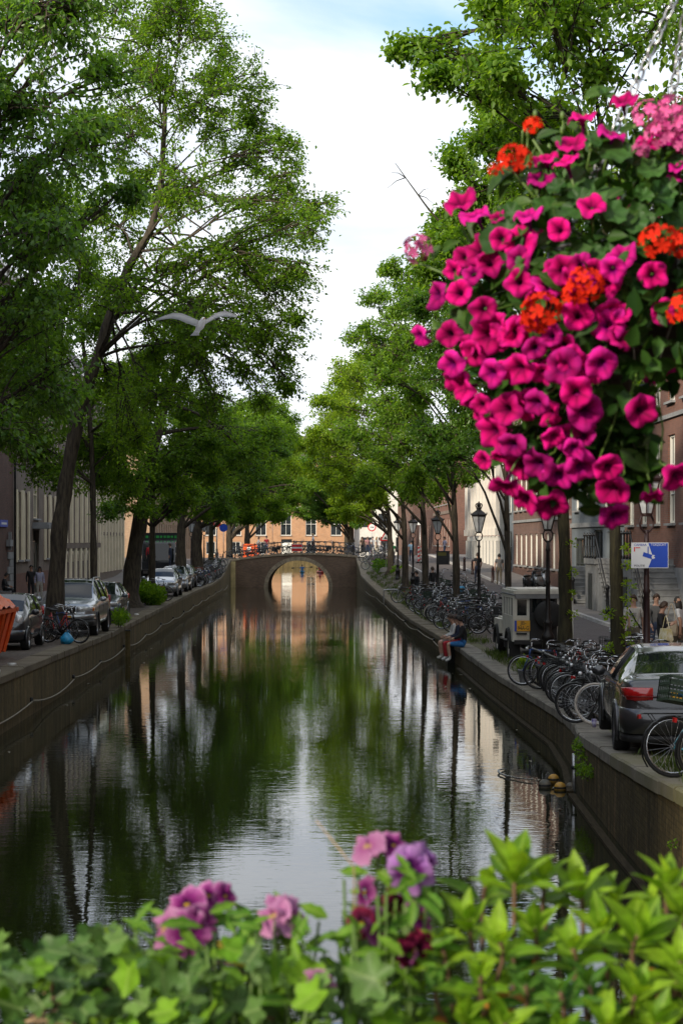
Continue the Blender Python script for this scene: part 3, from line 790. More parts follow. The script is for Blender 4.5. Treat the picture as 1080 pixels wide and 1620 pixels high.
def building(label, origin, rz, W, H, wm, wins, z0=-3.0, depth=11.0, roof='mansard', cornice='win_white', courses=(), plinth=None, name='canal_house'):
    """local x along the front, front at y = 0 facing -y. wins: (u, z, w, h, cols, rows, frame material, kind)"""
    root = empty(name, origin, rz, label, 'building')
    us = sorted(set([0, W] + [a for w in wins for a in (round(w[0], 4), round(w[0] + w[2], 4))]))
    zs = sorted(set([z0, H] + [a for w in wins for a in (round(w[1], 4), round(w[1] + w[3], 4))]))
    mb = MB()
    idx = {}
    vs = []
    def vid(i, j):
        if (i, j) not in idx:
            idx[(i, j)] = len(vs); vs.append((us[i], 0, zs[j]))
        return idx[(i, j)]
    fs = []
    for i in range(len(us) - 1):
        for j in range(len(zs) - 1):
            cu, cz = (us[i] + us[i + 1]) / 2, (zs[j] + zs[j + 1]) / 2
            if any(w[0] < cu < w[0] + w[2] and w[1] < cz < w[1] + w[3] for w in wins): continue
            fs.append((vid(i, j), vid(i + 1, j), vid(i + 1, j + 1), vid(i, j + 1)))
    mb.add(vs, fs)
    for w in wins:
        a, b_, c, d = w[0], w[0] + w[2], w[1], w[1] + w[3]
        q = 0.26
        mb.add([(a, 0, c), (b_, 0, c), (b_, 0, d), (a, 0, d), (a, q, c), (b_, q, c), (b_, q, d), (a, q, d)], [(0, 4, 5, 1), (1, 5, 6, 2), (2, 6, 7, 3), (3, 7, 4, 0), (4, 7, 6, 5)])
    mb.add([(0, 0, z0), (W, 0, z0), (W, depth, z0), (0, depth, z0), (0, 0, H), (W, 0, H), (W, depth, H), (0, depth, H)], [(1, 2, 6, 5), (2, 3, 7, 6), (3, 0, 4, 7), (4, 5, 6, 7)])
    mb.build('wall', M[wm], root)
    for w in wins:
        u, z, ww, hh, c, r, fm, kind = w
        if kind == 'door':
            d_ = MB(); d_.box((0, 0, hh * 0.4), (ww, 0.08, hh * 0.8))
            for px in (-ww * 0.22, ww * 0.22):
                for pz in (hh * 0.18, hh * 0.52):
                    d_.box((px, -0.05, pz), (ww * 0.3, 0.03, hh * 0.24))
            do = d_.build('door', M[fm], root, (u + ww / 2, 0.17, z))
            f_ = MB(); f_.box((0, 0, hh * 0.82), (ww, 0.1, 0.07)); f_.box((0, 0.03, hh * 0.91), (ww, 0.02, hh * 0.16), 0); f_.build('fanlight', M['glass_win'], do)
            k_ = MB(); k_.sphere((ww * 0.38, -0.08, hh * 0.38), 0.04); k_.build('knob', M['chrome'], do)
            continue
        f, pm, sm = window_mesh(ww, hh, c, r, fm)
        o = link('window', f, root, (u + ww / 2, 0.13, z))
        link('pane', pm, o)
        if kind == 'sill': link('sill', sm, o)
    if cornice:
        c = MB()
        c.box((W / 2, -0.2, H - 0.2), (W - 0.02, 0.4, 0.22)); c.box((W / 2, -0.11, H - 0.45), (W - 0.02, 0.22, 0.26))
        n = max(2, int(W / 0.9))
        for i in range(n):
            c.box((W * (i + 0.5) / n, -0.16, H - 0.38), (0.16, 0.3, 0.14))
        c.build('cornice', M[cornice], root)
    for (z, hgt, mt) in courses:
        c = MB(); c.box((W / 2, -0.045, z), (W - 0.01, 0.09, hgt)); c.build('string_course', M[mt], root)
    if plinth:
        # plinth only between ground openings
        z1, mt = plinth
        lows = sorted([w for w in wins if w[1] < z1], key=lambda w: w[0]); u = 0.0
        for w in lows + [None]:
            e = w[0] - 0.02 if w else W
            if e - u > 0.1:
                c = MB(); c.box(((u + e) / 2, -0.03, (z0 + z1) / 2), (e - u, 0.06, z1 - z0)); c.build('plinth', M[mt], root)
            if w: u = w[0] + w[2] + 0.02
    if roof == 'mansard':
        r_ = MB(); k = 2.4
        r_.add([(0, 0.05, H), (W, 0.05, H), (W, depth, H), (0, depth, H), (0.3, k, H + 3.4), (W - 0.3, k, H + 3.4), (W - 0.3, depth - k, H + 3.4), (0.3, depth - k, H + 3.4)],
               [(0, 1, 5, 4), (1, 2, 6, 5), (2, 3, 7, 6), (3, 0, 4, 7), (4, 5, 6, 7)])
        ro = r_.build('roof', M['roof'], root)
        ch = MB(); ch.box((W * 0.3, depth * 0.5, H + 4.0), (0.9, 0.7, 2.2)); ch.box((W * 0.3, depth * 0.5, H + 5.15), (1.05, 0.85, 0.12)); ch.build('chimney', M['b_dark'], ro)
    elif roof == 'gable':
        r_ = MB()
        r_.add([(0, 0, H), (W, 0, H), (W, depth, H), (0, depth, H), (W / 2, 0.2, H + W * 0.45), (W / 2, depth, H + W * 0.45)], [(0, 1, 4), (1, 2, 5, 4), (2, 3, 5), (3, 0, 4, 5)])
        r_.build('roof', M['roof'], root)
    return root

def rows(u0, n, du, specs):
    out = []
    for i in range(n):
        for (z, w, h, c, r, fm, kind) in specs:
            out.append((u0 + i * du, z, w, h, c, r, fm, kind))
    return out
AZR, AZL = R(-90 + 1.146), R(90 + 1.146)
# --- right bank; local x runs from the far end towards the viewer
def right_b(y0, y1): return (xfr(y1), y1, 0), AZR, (y1 - y0) * 1.0002
o_, a_, W_ = right_b(-34, 20)
building('unseen tall brick terrace added on the right bank for shade and reflections', o_, a_, W_, 16, 'b_dark', rows(1.5, 13, 4.0, [(4.6, 1.3, 2.8, 2, 2, 'win_white', 'sill'), (8.6, 1.3, 2.5, 2, 2, 'win_white', 'sill')]))  # out of view, put in to shade the bank and reflect in the cars
o_, a_, W_ = right_b(20.1, 65.9)
building('unseen brown brick terrace added along the right street for shade and reflections', o_, a_, W_, 15, 'b_brown', rows(1.5, 14, 3.2, [(4.6, 1.3, 2.9, 2, 2, 'win_white', 'sill'), (8.8, 1.3, 2.6, 2, 2, 'win_white', 'sill')]))  # also unseen, added for its shade and its reflection in the cars
o_, a_, W_ = right_b(66, 81)
b1 = building('red brown brick house with tall white sash windows above grey stone stoops', o_, a_, W_, 15.5, 'b_red',
    rows(0.9, 5, 2.9, [(4.75, 1.35, 3.3, 2, 3, 'win_white', 'sill'), (9.3, 1.35, 2.9, 2, 2, 'win_white', 'sill'), (13.0, 1.3, 1.8, 2, 2, 'win_white', 'sill')]) +
    [(1.0, 1.4, 1.2, 1.3, 2, 1, 'win_dark', 'x'), (7.0, 1.4, 1.2, 1.3, 2, 1, 'win_dark', 'x')], courses=((8.75, 0.16, 'stone_grey'), (12.6, 0.14, 'stone_grey')), plinth=(3.1, 'stone_grey'))
o_, a_, W_ = right_b(81.1, 97)
building('blue grey painted house front with a dark shop window', o_, a_, W_, 14, 'plaster_blue',
    [(1.0, 1.7, 3.4, 2.5, 3, 2, 'win_dark', 'sill'), (5.2, 1.35, 1.3, 2.9, 1, 1, 'door_green', 'door'), (7.4, 2.9, 2.6, 1.7, 2, 1, 'win_dark', 'sill'), (11.4, 2.9, 3.4, 1.6, 3, 1, 'win_dark', 'sill')] +
    rows(1.2, 5, 3.0, [(5.6, 1.3, 2.4, 2, 2, 'win_white', 'sill'), (9.4, 1.3, 2.2, 2, 2, 'win_white', 'sill')]), courses=((4.85, 0.22, 'stone_grey'),))
o_, a_, W_ = right_b(97.1, 124)
building('long brown brick house with a low row of white framed windows', o_, a_, W_, 13.5, 'b_brown',
    rows(1.0, 10, 2.6, [(2.55, 1.35, 1.95, 2, 1, 'win_white', 'sill'), (6.0, 1.35, 2.3, 2, 2, 'win_white', 'sill'), (9.8, 1.35, 2.0, 2, 2, 'win_white', 'sill')]), courses=((5.3, 0.15, 'stone_grey'),), plinth=(2.3, 'b_dark'))
o_, a_, W_ = right_b(124.1, 129.4)
building('narrow slate blue house squeezed beside the white pilaster front', o_, a_, W_, 12.5, 'plaster_blue',
    [(0.8, 2.3, 1.2, 2.6, 1, 1, 'door_green', 'door'), (2.9, 2.7, 1.6, 2.0, 2, 2, 'win_dark', 'sill'), (0.8, 6.0, 1.3, 2.4, 2, 2, 'win_white', 'sill'), (3.0, 6.0, 1.3, 2.4, 2, 2, 'win_white', 'sill')], roof='gable')
o_, a_, W_ = right_b(129.5, 158)
b5 = building('white stone front with rows of tall pilasters over a pale grey base', o_, a_, W_, 13.5, 'plaster_rose',
    rows(0.85, 11, 2.55, [(2.55, 1.25, 1.35, 2, 1, 'win_dark', 'x'), (4.95, 1.15, 3.4, 2, 2, 'win_white', 'x'), (9.2, 1.15, 2.8, 2, 2, 'win_white', 'x')]), courses=((4.25, 0.35, 'plaster_white'), (8.75, 0.2, 'plaster_white')), plinth=(4.05, 'stone_grey'))
for i in range(12):
    p_ = MB(); p_.box((0, -0.14, 8.6), (0.5, 0.28, 8.2)); p_.box((0, -0.17, 4.72), (0.66, 0.34, 0.5)); p_.box((0, -0.17, 12.6), (0.66, 0.34, 0.4))
    p_.build('pilaster', M['plaster_white'], b5, (0.25 + i * 2.545, 0, 0))
    p_ = MB(); p_.box((0, -0.1, 3.05), (0.55, 0.2, 2.05)); p_.build('base_pier', M['plaster_white'], b5, (0.25 + i * 2.545, 0, 0))
o_, a_, W_ = right_b(176, 200)
building('rose brick corner house beyond the far bridge on the right', o_, a_, W_, 13, 'b_red', rows(1.2, 7, 3.2, [(3.6, 1.3, 2.6, 2, 2, 'win_white', 'sill'), (7.6, 1.3, 2.4, 2, 2, 'win_white', 'sill')]), courses=((6.8, 0.3, 'stone_brown'),))
o_, a_, W_ = right_b(200.1, 238)
b7 = building('dark brown house row with white drainpipes beyond the bridge', o_, a_, W_, 12, 'b_dark', rows(1.2, 11, 3.3, [(3.2, 1.4, 2.6, 2, 2, 'win_white', 'x'), (7.4, 1.4, 2.4, 2, 2, 'win_white', 'x')]))
o_, a_, W_ = right_b(238.1, 276)
building('grey brown house row at the far right end of the canal', o_, a_, W_, 13, 'b_brown', rows(1.2, 11, 3.3, [(3.0, 1.4, 2.6, 2, 2, 'win_white', 'x'), (7.2, 1.4, 2.4, 2, 2, 'win_white', 'x')]))

# grey stone stoops with iron railings before the red brown house and the blue grey house
def stoop(label, y, half, plat_z, nst, both=True):
    x = xfr(y); z0 = sr(y) + 0.1
    root = empty('stone_stoop', (x, y, z0), R(1.146), label, 'stoop')
    h = plat_z - z0
    pl = MB(); pl.box((-0.8, 0, h - 0.12), (1.7, 2 * half, 0.24)); pl.box((-0.78, 0, (h - 0.24) / 2), (1.6, 2 * half - 0.06, h - 0.242))
    pl.build('landing', M['stone_grey'], root)
    # steps go down towards the viewer (and away on the other side)
    for s in ((-1, 1) if both else (-1,)):
        for i in range(nst):
            zt = h * (nst - i) / (nst + 1)
            st = MB(); st.box((-0.8, s * (half + 0.28 * (i + 0.5) + 0.002 * i), zt / 2), (1.5, 0.28, zt)); st.box((-0.8, s * (half + 0.28 * (i + 0.5) + 0.002 * i), zt - 0.022), (1.62, 0.33, 0.05))
            st.build('step', M['stone_grey'], root)
        rl = MB()
        a = Vector((-1.62, s * (half + 0.05), h + 0.95)); b_ = Vector((-1.62, s * (half + 0.28 * nst), 0.95))
        rl.tube([a, b_], 0.03, 6); rl.tube([a - Vector((0, 0, 0.45)), b_ - Vector((0, 0, 0.45))], 0.018, 5)
        rl.build('handrail', M['black_metal'], root)
        np_ = MB(); np_.lathe([(0.1, 0), (0.1, 0.15), (0.06, 0.2), (0.06, 0.95), (0.09, 1.0), (0.09, 1.08), (0.0, 1.2)], 8, (-1.62, s * (half + 0.28 * nst + 0.1), 0)); np_.build('newel_post', M['black_metal'], root)
    fr = MB()
    fr.tube([(-1.62, -half, h + 0.98), (-1.62, half, h + 0.98)], 0.035, 6); fr.tube([(-1.62, -half, h + 0.5), (-1.62, half, h + 0.5)], 0.02, 5)
    fr.build('rail', M['black_metal'], root)
    for i in range(5):
        p_ = MB(); p_.lathe([(0.05, 0), (0.05, 0.1), (0.03, 0.14), (0.03, 0.9), (0.06, 0.95), (0.06, 1.0), (0.0, 1.1)], 8, (-1.62, -half + 2 * half * i / 4, h)); p_.build('baluster', M['black_metal'], root)
    dr = MB(); dr.box((-1.6, 0, h * 0.36), (0.05, 0.9, h * 0.7)); dr.build('cellar_door', M['win_dark'], root)
    return root
stoop('grey stone stoop of many steps with black railing behind the camera sign', 80.2, 1.5, 3.35, 11, False)
stoop('grey stone stoop at the right picture edge behind the woman with the bag', 71.6, 1.3, 3.4, 10, False)
stoop('small grey stoop with black railing beside the blue grey house', 88.5, 1.0, 2.9, 8, False)

# --- left bank; local x runs away from the viewer
def left_b(y0, y1): return (xfl(y0), y0, 0), AZL, (y1 - y0) * 1.0002
o_, a_, W_ = left_b(-48, 0)
building('unseen dark brick terrace added behind the viewer, kept low for the sun', o_, a_, W_, 8.5, 'b_dark', rows(1.5, 11, 4.2, [(4.6, 1.3, 2.4, 2, 2, 'win_white', 'sill')]))  # unseen sun block, kept low so the sun reaches the foreground flowers
for (ya, yb, hh_, lb) in ((0.1, 14.2, 18.6, 'unseen tall brick house added on the left bank to shade the street'), (14.3, 17.4, 15.2, 'unseen narrow brick house added on the left bank, kept low to pass sunlight'), (17.5, 50, 19, 'unseen tall brick terrace added on the left bank to shade the canal')):  # unseen houses added as sun blocks
    o_, a_, W_ = left_b(ya, yb); building(lb, o_, a_, W_, hh_, 'b_dark', rows(0.8, int(W_ / 2.8), 2.8, [(4.6, 1.2, 2.8, 2, 2, 'win_white', 'sill')]), roof=None)
o_, a_, W_ = left_b(50.1, 95.5)
l1 = building('dark red brick house with grey corner stones and a blue street name plate', o_, a_, W_, 17.5, 'b_dark',
    rows(2.0, 10, 4.0, [(3.2, 1.4, 2.6, 2, 2, 'win_white', 'sill'), (7.4, 1.4, 2.6, 2, 2, 'win_white', 'sill'), (11.4, 1.4, 2.3, 2, 2, 'win_white', 'sill')]))
for i in range(6):
    wq = 1.9 if i % 2 else 1.3
    q_ = MB(); q_.box((45.38 - wq / 2, -0.03, 1.55 + i * 0.36), (wq, 0.06, 0.34)); q_.build('corner_stone', M['stone_grey'], l1)
q_ = MB(); q_.tube([(45.25, -0.12, 0.9), (45.25, -0.12, 17)], 0.06, 6); q_.build('downpipe', M['iron'], l1)
o_, a_, W_ = left_b(95.6, 115.5)
l2 = building('brown stone house with pairs of tall cream window frames and a canopied door', o_, a_, W_, 15.5, 'stone_brown',
    [(1.0, 3.1, 1.5, 3.5, 2, 2, 'cream', 'sill'), (3.3, 3.1, 1.5, 3.5, 2, 2, 'cream', 'sill'), (7.0, 1.25, 2.2, 3.4, 1, 1, 'door_green', 'door'), (7.1, 5.3, 2.0, 2.6, 2, 2, 'cream', 'sill'),
     (11.6, 3.1, 1.5, 3.5, 2, 2, 'cream', 'sill'), (14.0, 3.1, 1.5, 3.5, 2, 2, 'cream', 'sill'), (16.6, 3.1, 1.5, 3.5, 2, 2, 'cream', 'sill')] +
    rows(1.0, 7, 2.6, [(8.6, 1.4, 2.8, 2, 2, 'cream', 'sill'), (12.2, 1.4, 2.0, 2, 2, 'cream', 'sill')]), courses=((8.1, 0.2, 'stone_brown'),), plinth=(2.4, 'b_red'))
c_ = MB(); c_.box((8.1, -0.45, 4.85), (3.0, 0.9, 0.22)); c_.box((8.1, -0.4, 5.02), (2.7, 0.8, 0.12)); c_.build('door_canopy', M['stone_grey'], l2)
for uu in (0.75, 1.0 + 1.6, 3.05, 5.0, 11.35, 13.3, 13.75, 15.7, 16.35, 18.3):
    q_ = MB(); q_.box((uu, -0.05, 4.85), (0.24, 0.1, 3.7)); q_.build('window_surround', M['cream'], l2)
o_, a_, W_ = left_b(115.6, 136)
l3 = building('brown house with a bay of cream mullions above small arched openings', o_, a_, W_, 15, 'stone_brown',
    rows(1.0, 7, 2.7, [(1.7, 0.9, 1.7, 1, 1, 'win_dark', 'x'), (4.2, 1.5, 3.6, 3, 1, 'cream', 'x'), (9.0, 1.5, 2.6, 2, 2, 'cream', 'x')]), courses=((3.75, 0.3, 'stone_brown'), (8.2, 0.25, 'stone_brown')))
for i in range(8):
    q_ = MB(); q_.box((0.6 + i * 2.7, -0.09, 5.9), (0.42, 0.18, 3.9)); q_.build('mullion', M['cream'], l3)
    q_ = MB(); q_.box((0.45 + i * 2.7, -0.05, 2.4), (0.75, 0.1, 2.4)); q_.build('pier', M['cream'], l3)
for i in range(7):
    u = 1.45 + i * 2.7
    q_ = MB(); pts = [(u - 0.46, 3.42), (u - 0.46, 2.75), (u - 0.3, 3.1), (u, 3.36), (u + 0.3, 3.1), (u + 0.46, 2.75), (u + 0.46, 3.42)]
    q_.prism([p for p in pts], -0.05, 0.04); q_.build('arch_head', M['cream'], l3)
o_, a_, W_ = left_b(136.1, 153)
l4 = building('pale cream house front with close set mullions before the side street', o_, a_, W_, 14.5, 'stone_brown',
    rows(0.8, 7, 2.3, [(1.9, 1.3, 2.2, 2, 1, 'win_dark', 'x'), (5.0, 1.3, 2.6, 2, 2, 'win_dark', 'x'), (8.8, 1.3, 2.4, 2, 2, 'win_dark', 'x')]), courses=((4.6, 0.25, 'stone_brown'),))
for i in range(8):
    q_ = MB(); q_.box((0.45 + i * 2.3, -0.1, 7.0), (0.4, 0.2, 10.4)); q_.build('mullion', M['cream'], l4)
o_, a_, W_ = left_b(180, 222)
building('warm tan brick house row beyond the bridge on the left', o_, a_, W_, 13, 'b_tan', rows(1.2, 12, 3.4, [(3.2, 1.4, 2.6, 2, 2, 'win_white', 'sill'), (7.4, 1.4, 2.4, 2, 2, 'win_white', 'sill')]))
o_, a_, W_ = left_b(222.1, 258)
building('far tan brick house row near the end of the canal', o_, a_, W_, 11, 'b_tan', rows(1.2, 10, 3.4, [(3.0, 1.4, 2.6, 2, 2, 'win_white', 'x'), (7.0, 1.4, 2.2, 2, 2, 'win_white', 'x')]))
# --- head of the canal
building('sunlit orange brick building with tall windows closing the view down the canal', (-27, 303, 0), 0, 29.0, 17.5, 'b_sunlit',
    rows(1.3, 7, 4.0, [(4.9, 1.7, 3.6, 2, 2, 'win_white', 'sill'), (10.2, 1.7, 3.0, 2, 2, 'win_white', 'sill'), (14.2, 1.6, 1.9, 2, 2, 'win_white', 'sill')]) +
    [(1.4, 1.5, 1.5, 2.6, 1, 1, 'door_green', 'door'), (5.4, 1.9, 1.5, 2.0, 2, 1, 'win_white', 'x'), (9.4, 1.9, 1.5, 2.0, 2, 1, 'win_white', 'x'), (13.4, 1.9, 1.5, 2.0, 2, 1, 'win_white', 'x'), (17.4, 1.5, 1.7, 2.8, 1, 1, 'win_white', 'door'), (21.4, 1.9, 1.5, 2.0, 2, 1, 'win_white', 'x')],
    courses=((9.4, 0.3, 'win_white'), (13.7, 0.25, 'win_white')), plinth=None, name='brick_building')
building('pale grey house with wide windows right of the orange building', (2.1, 304, 0), 0, 12.0, 13, 'plaster_white',
    rows(1.0, 4, 2.8, [(2.2, 1.8, 2.4, 2, 2, 'win_dark', 'x'), (6.2, 1.6, 2.2, 2, 2, 'win_dark', 'x')]))
building('brown brick house at the far left end of the canal', (-52, 303.4, 0), 0, 24.9, 15, 'b_tan', rows(1.5, 6, 4.0, [(4.4, 1.6, 3.0, 2, 2, 'win_white', 'x'), (9, 1.6, 3.0, 2, 2, 'win_white', 'x')]))
building('brown brick house at the far right end of the canal', (14.2, 304.5, 0), 0, 30, 15, 'b_brown', rows(1.5, 7, 4.0, [(4.4, 1.6, 3.0, 2, 2, 'win_white', 'x'), (9, 1.6, 3.0, 2, 2, 'win_white', 'x')]))
# ------------------------------------------------------------------ trees
M['bark'] = mat('bark', (0.014, 0.010, 0.007), 0.9, c2=(0.085, 0.068, 0.045), vscale=6, stretch=(2.4, 2.4, 0.4), bump=0.9, bscale=9)
M['bark_moss'] = mat('bark_mossy', (0.012, 0.010, 0.005), 0.9, c2=(0.05, 0.044, 0.018), vscale=6, stretch=(2.4, 2.4, 0.5), bump=0.9, bscale=9)
LM = {
 'elm': leaf_mat('leaf_elm', (0.062, 0.15, 0.012), (0.175, 0.30, 0.030), 0.6),
 'dark': leaf_mat('leaf_dark', (0.05, 0.13, 0.022), (0.13, 0.25, 0.04), 0.55, rough=0.38, spec=0.5),
 'mid': leaf_mat('leaf_mid', (0.065, 0.155, 0.016), (0.172, 0.295, 0.032), 0.57),
 'lime': leaf_mat('leaf_lime', (0.10, 0.195, 0.014), (0.255, 0.37, 0.036), 0.6),
}
def np_tubes(P, Rad, n=3):
    """many tubes at once: P (N,K,3), Rad (N,K)"""
    N, K, _ = P.shape
    D = np.empty_like(P); D[:, 1:-1] = P[:, 2:] - P[:, :-2]; D[:, 0] = P[:, 1] - P[:, 0]; D[:, -1] = P[:, -1] - P[:, -2]
    D /= np.linalg.norm(D, axis=2, keepdims=True) + 1e-9
    up = np.zeros_like(D); up[..., 2] = 1.0
    flat = np.abs(D[..., 2]) > 0.95; up[flat] = (1, 0, 0)
    U = np.cross(D, up); U /= np.linalg.norm(U, axis=2, keepdims=True) + 1e-9
    W = np.cross(D, U)
    a = 2 * np.pi * np.arange(n) / n
    V = P[:, :, None, :] + Rad[:, :, None, None] * (U[:, :, None, :] * np.cos(a)[None, None, :, None] + W[:, :, None, :] * np.sin(a)[None, None, :, None])
    idx = np.arange(N * K * n).reshape(N, K, n)
    a0 = idx[:, :-1, :]; a1 = np.roll(a0, -1, axis=2); b0 = idx[:, 1:, :]; b1 = np.roll(b0, -1, axis=2)
    T = np.concatenate([np.stack([a0, a1, b1], -1).reshape(-1, 3), np.stack([a0, b1, b0], -1).reshape(-1, 3)])
    return V.reshape(-1, 3), T

def np_leaves(P, Dr, Nr, L, wid=0.62, fold=0.18, six=False):
    """leaf blades: base points P, directions Dr, normals Nr, lengths L"""
    Dr = Dr / (np.linalg.norm(Dr, axis=1, keepdims=True) + 1e-9)
    S = np.cross(Dr, Nr); S /= np.linalg.norm(S, axis=1, keepdims=True) + 1e-9
    Nn = np.cross(S, Dr)
    L = L[:, None]
    n = len(P)
    if six:
        t = [P, P + Dr * L * 0.33 + S * L * wid * 0.5 + Nn * L * fold * 0.6, P + Dr * L * 0.7 + S * L * wid * 0.36 + Nn * L * fold * 0.4, P + Dr * L - Nn * L * 0.12,
             P + Dr * L * 0.7 - S * L * wid * 0.36 + Nn * L * fold * 0.4, P + Dr * L * 0.33 - S * L * wid * 0.5 + Nn * L * fold * 0.6]
        V = np.stack(t, 1).reshape(-1, 3); b = (np.arange(n) * 6)[:, None]
        T = np.concatenate([b + np.array([[0, 1, 2]]), b + np.array([[0, 2, 3]]), b + np.array([[0, 3, 4]]), b + np.array([[0, 4, 5]])])
    else:
        t = [P, P + Dr * L * 0.45 + S * L * wid * 0.5 + Nn * L * fold, P + Dr * L - Nn * L * 0.1, P + Dr * L * 0.45 - S * L * wid * 0.5 + Nn * L * fold]
        V = np.stack(t, 1).reshape(-1, 3); b = (np.arange(n) * 4)[:, None]
        T = np.concatenate([b + np.array([[0, 1, 2]]), b + np.array([[0, 2, 3]])])
    return V, T

def smooth_path(pts, k):
    pts = [Vector(p) for p in pts]; out = []
    for i in range(len(pts) - 1):
        p0, p1, p2, p3 = pts[max(i - 1, 0)], pts[i], pts[i + 1], pts[min(i + 2, len(pts) - 1)]
        for j in range(k):
            t = j / k
            out.append(0.5 * ((2 * p1) + (p2 - p0) * t + (2 * p0 - 5 * p1 + 4 * p2 - p3) * t * t + (3 * p1 - p0 - 3 * p2 + p3) * t ** 3))
    out.append(pts[-1]); return out

def tree(label, base, trunk, r0, lobes, leaf, lm, seed, group=None, bark='bark', lai=2.3, depth=3.0, six=False, droop=0.5, dead=(), start=.3, thin=1.0):
    """trunk points and lobes (x, y, z, r) are world coordinates"""
    rg = np.random.default_rng(seed)
    B = Vector(base)
    root = empty('tree', base, 0, label, 'tree', group)
    path = smooth_path([Vector(p) - B for p in trunk], 5)
    n = len(path)
    tot = path[-1].z if path[-1].z > 0 else 1
    rad = []
    for i, p in enumerate(path):
        t = i / (n - 1)
        rr = r0 * (1 - 0.84 * t ** .85) * (1 + 0.09 * math.sin(i * 1.7 + seed))
        if p.z < 0.7: rr *= 1 + 0.55 * (1 - max(p.z, 0) / 0.7) ** 2
        rad.append(rr)
    # wobble so the stem is not a clean cone
    rp = random.Random(seed)
    path = [p + Vector((rp.uniform(-1, 1), rp.uniform(-1, 1), 0)) * 0.05 * r0 * (i > 1) for i, p in enumerate(path)]
    tb = MB(); tb.tube([path[0] - Vector((0, 0, 0.3))] + path, [rad[0] * 1.05] + rad, 12)
    tb.build('trunk', M[bark], root)
    tree.hits = {}
    br_P, br_R, tw_P, tw_R, LP, LD, LN, LL = [], [], [], [], [], [], [], []
    for (cx, cy, cz, r, par) in lobes:
        C = Vector((cx, cy, cz)) - B
        # where the limb leaves the stem
        best = None; hits = getattr(tree, 'hits', {})
        for i in range(int(n * start), n):
            p = path[i]
            h = math.hypot(C.x - p.x, C.y - p.y)
            cost = abs((C.z - p.z) - 0.7 * h) + 0.15 * h + 1.1 * sum(hits.get(i + q_, 0) * (1 - abs(q_) / 3) for q_ in (-2, -1, 0, 1, 2))
            if best is None or cost < best[0]: best = (cost, i)
        i0 = best[1]
        if par is None: hits[i0] = hits.get(i0, 0) + 1
        tree.hits = hits; A = path[i0] if par is None else Vector(par) - B
        d = C - A
        mid = A + d * 0.5 + Vector((0, 0, 0.2 * d.length)) + Vector((rp.uniform(-1, 1), rp.uniform(-1, 1), rp.uniform(-.6, .6))) * 0.14 * d.length
        lp = []
        for k in range(9):
            t = k / 8
            lp.append(A * (1 - t) ** 2 + mid * 2 * t * (1 - t) + C * t * t)
        rl = min(rad[i0] * 0.55, 0.03 + 0.013 * d.length) * thin if par is None else 0.03 * thin
        if d.length > 0.8:
            lb = MB(); lb.tube([p + Vector((rp.uniform(-1, 1), rp.uniform(-1, 1), rp.uniform(-1, 1))) * 0.03 * (0 < k < 8) * d.length * 0.25 for k, p in enumerate(lp)], [rl * (1 - 0.78 * k / 8) for k in range(9)], 7)
            lb.build('limb', M[bark], root)
        area = math.pi * r * r
        nleaf = int(.85 * lai * area / (0.31 * leaf * leaf))
        nb = max(8, int(5 + 7 * r))
        ntw = 7
        nl = max(6, int(nleaf / (nb * ntw)))
        # branches
        v = rg.normal(size=(nb, 3)); v /= np.linalg.norm(v, axis=1, keepdims=True)
        rr = r * rg.random(nb) ** 0.42
        E = np.array(C)[None] + v * rr[:, None] * np.array([1, 1, 0.82])
        ti = rg.uniform(0.45, 1.0, nb)
        S = np.array([list(A * (1 - t) ** 2 + mid * 2 * t * (1 - t) + C * t * t) for t in ti])
        Mi = (S + E) / 2 + rg.normal(size=(nb, 3)) * 0.12 * r + np.array([0, 0, 0.12 * r])
        tt = np.linspace(0, 1, 5)[None, :, None]
        Pb = S[:, None] * (1 - tt) ** 2 + Mi[:, None] * 2 * tt * (1 - tt) + E[:, None] * tt ** 2
        br_P.append(Pb); br_R.append(np.linspace(1, 0.25, 5)[None, :] * rg.uniform(0.018, 0.034, nb)[:, None])
        # twigs
        u = rg.uniform(0.35, 1.0, (nb, ntw)); u[:, 0] = 1.0
        uu = u[:, :, None]
        Ts = S[:, None] * (1 - uu) ** 2 + Mi[:, None] * 2 * uu * (1 - uu) + E[:, None] * uu ** 2
        out = E - np.array(C)[None]; out /= np.linalg.norm(out, axis=1, keepdims=True) + 1e-9
        td = rg.normal(size=(nb, ntw, 3)) * np.array([1, 1, 0.55]) + out[:, None] * 0.9
        td /= np.linalg.norm(td, axis=2, keepdims=True)
        tl = rg.uniform(0.32, 0.85, (nb, ntw)) * min(1.5, r * 0.62)
        Te = Ts + td * tl[..., None]; Te[..., 2] -= droop * 0.28 * tl
        Tm = (Ts + Te) / 2; Tm[..., 2] += 0.08 * tl
        tw = np.stack([Ts, Tm, Te], 2).reshape(-1, 3, 3)
        tw_P.append(tw); tw_R.append(np.tile(np.array([[0.011, 0.008, 0.004]]), (len(tw), 1)))
        # leaves along each twig
        a = rg.random((len(tw), nl, 1)) ** 0.8
        P = tw[:, None, 0] * (1 - a) ** 2 + tw[:, None, 1] * 2 * a * (1 - a) + tw[:, None, 2] * a ** 2
        P = P + rg.normal(size=P.shape) * np.array([0.75, 0.75, 0.45]) * (leaf * 0.9 + 0.04)
        dirv = rg.normal(size=P.shape) + (tw[:, None, 2] - tw[:, None, 0]) * 1.2 / (tl.reshape(-1)[:, None, None] + 0.1)
        dirv[..., 2] -= droop
        nv = rg.normal(size=P.shape) * 0.55; nv[..., 2] += 1.0
        LP.append(P.reshape(-1, 3)); LD.append(dirv.reshape(-1, 3)); LN.append(nv.reshape(-1, 3)); LL.append(leaf * rg.uniform(0.65, 1.25, P.shape[0] * P.shape[1]))
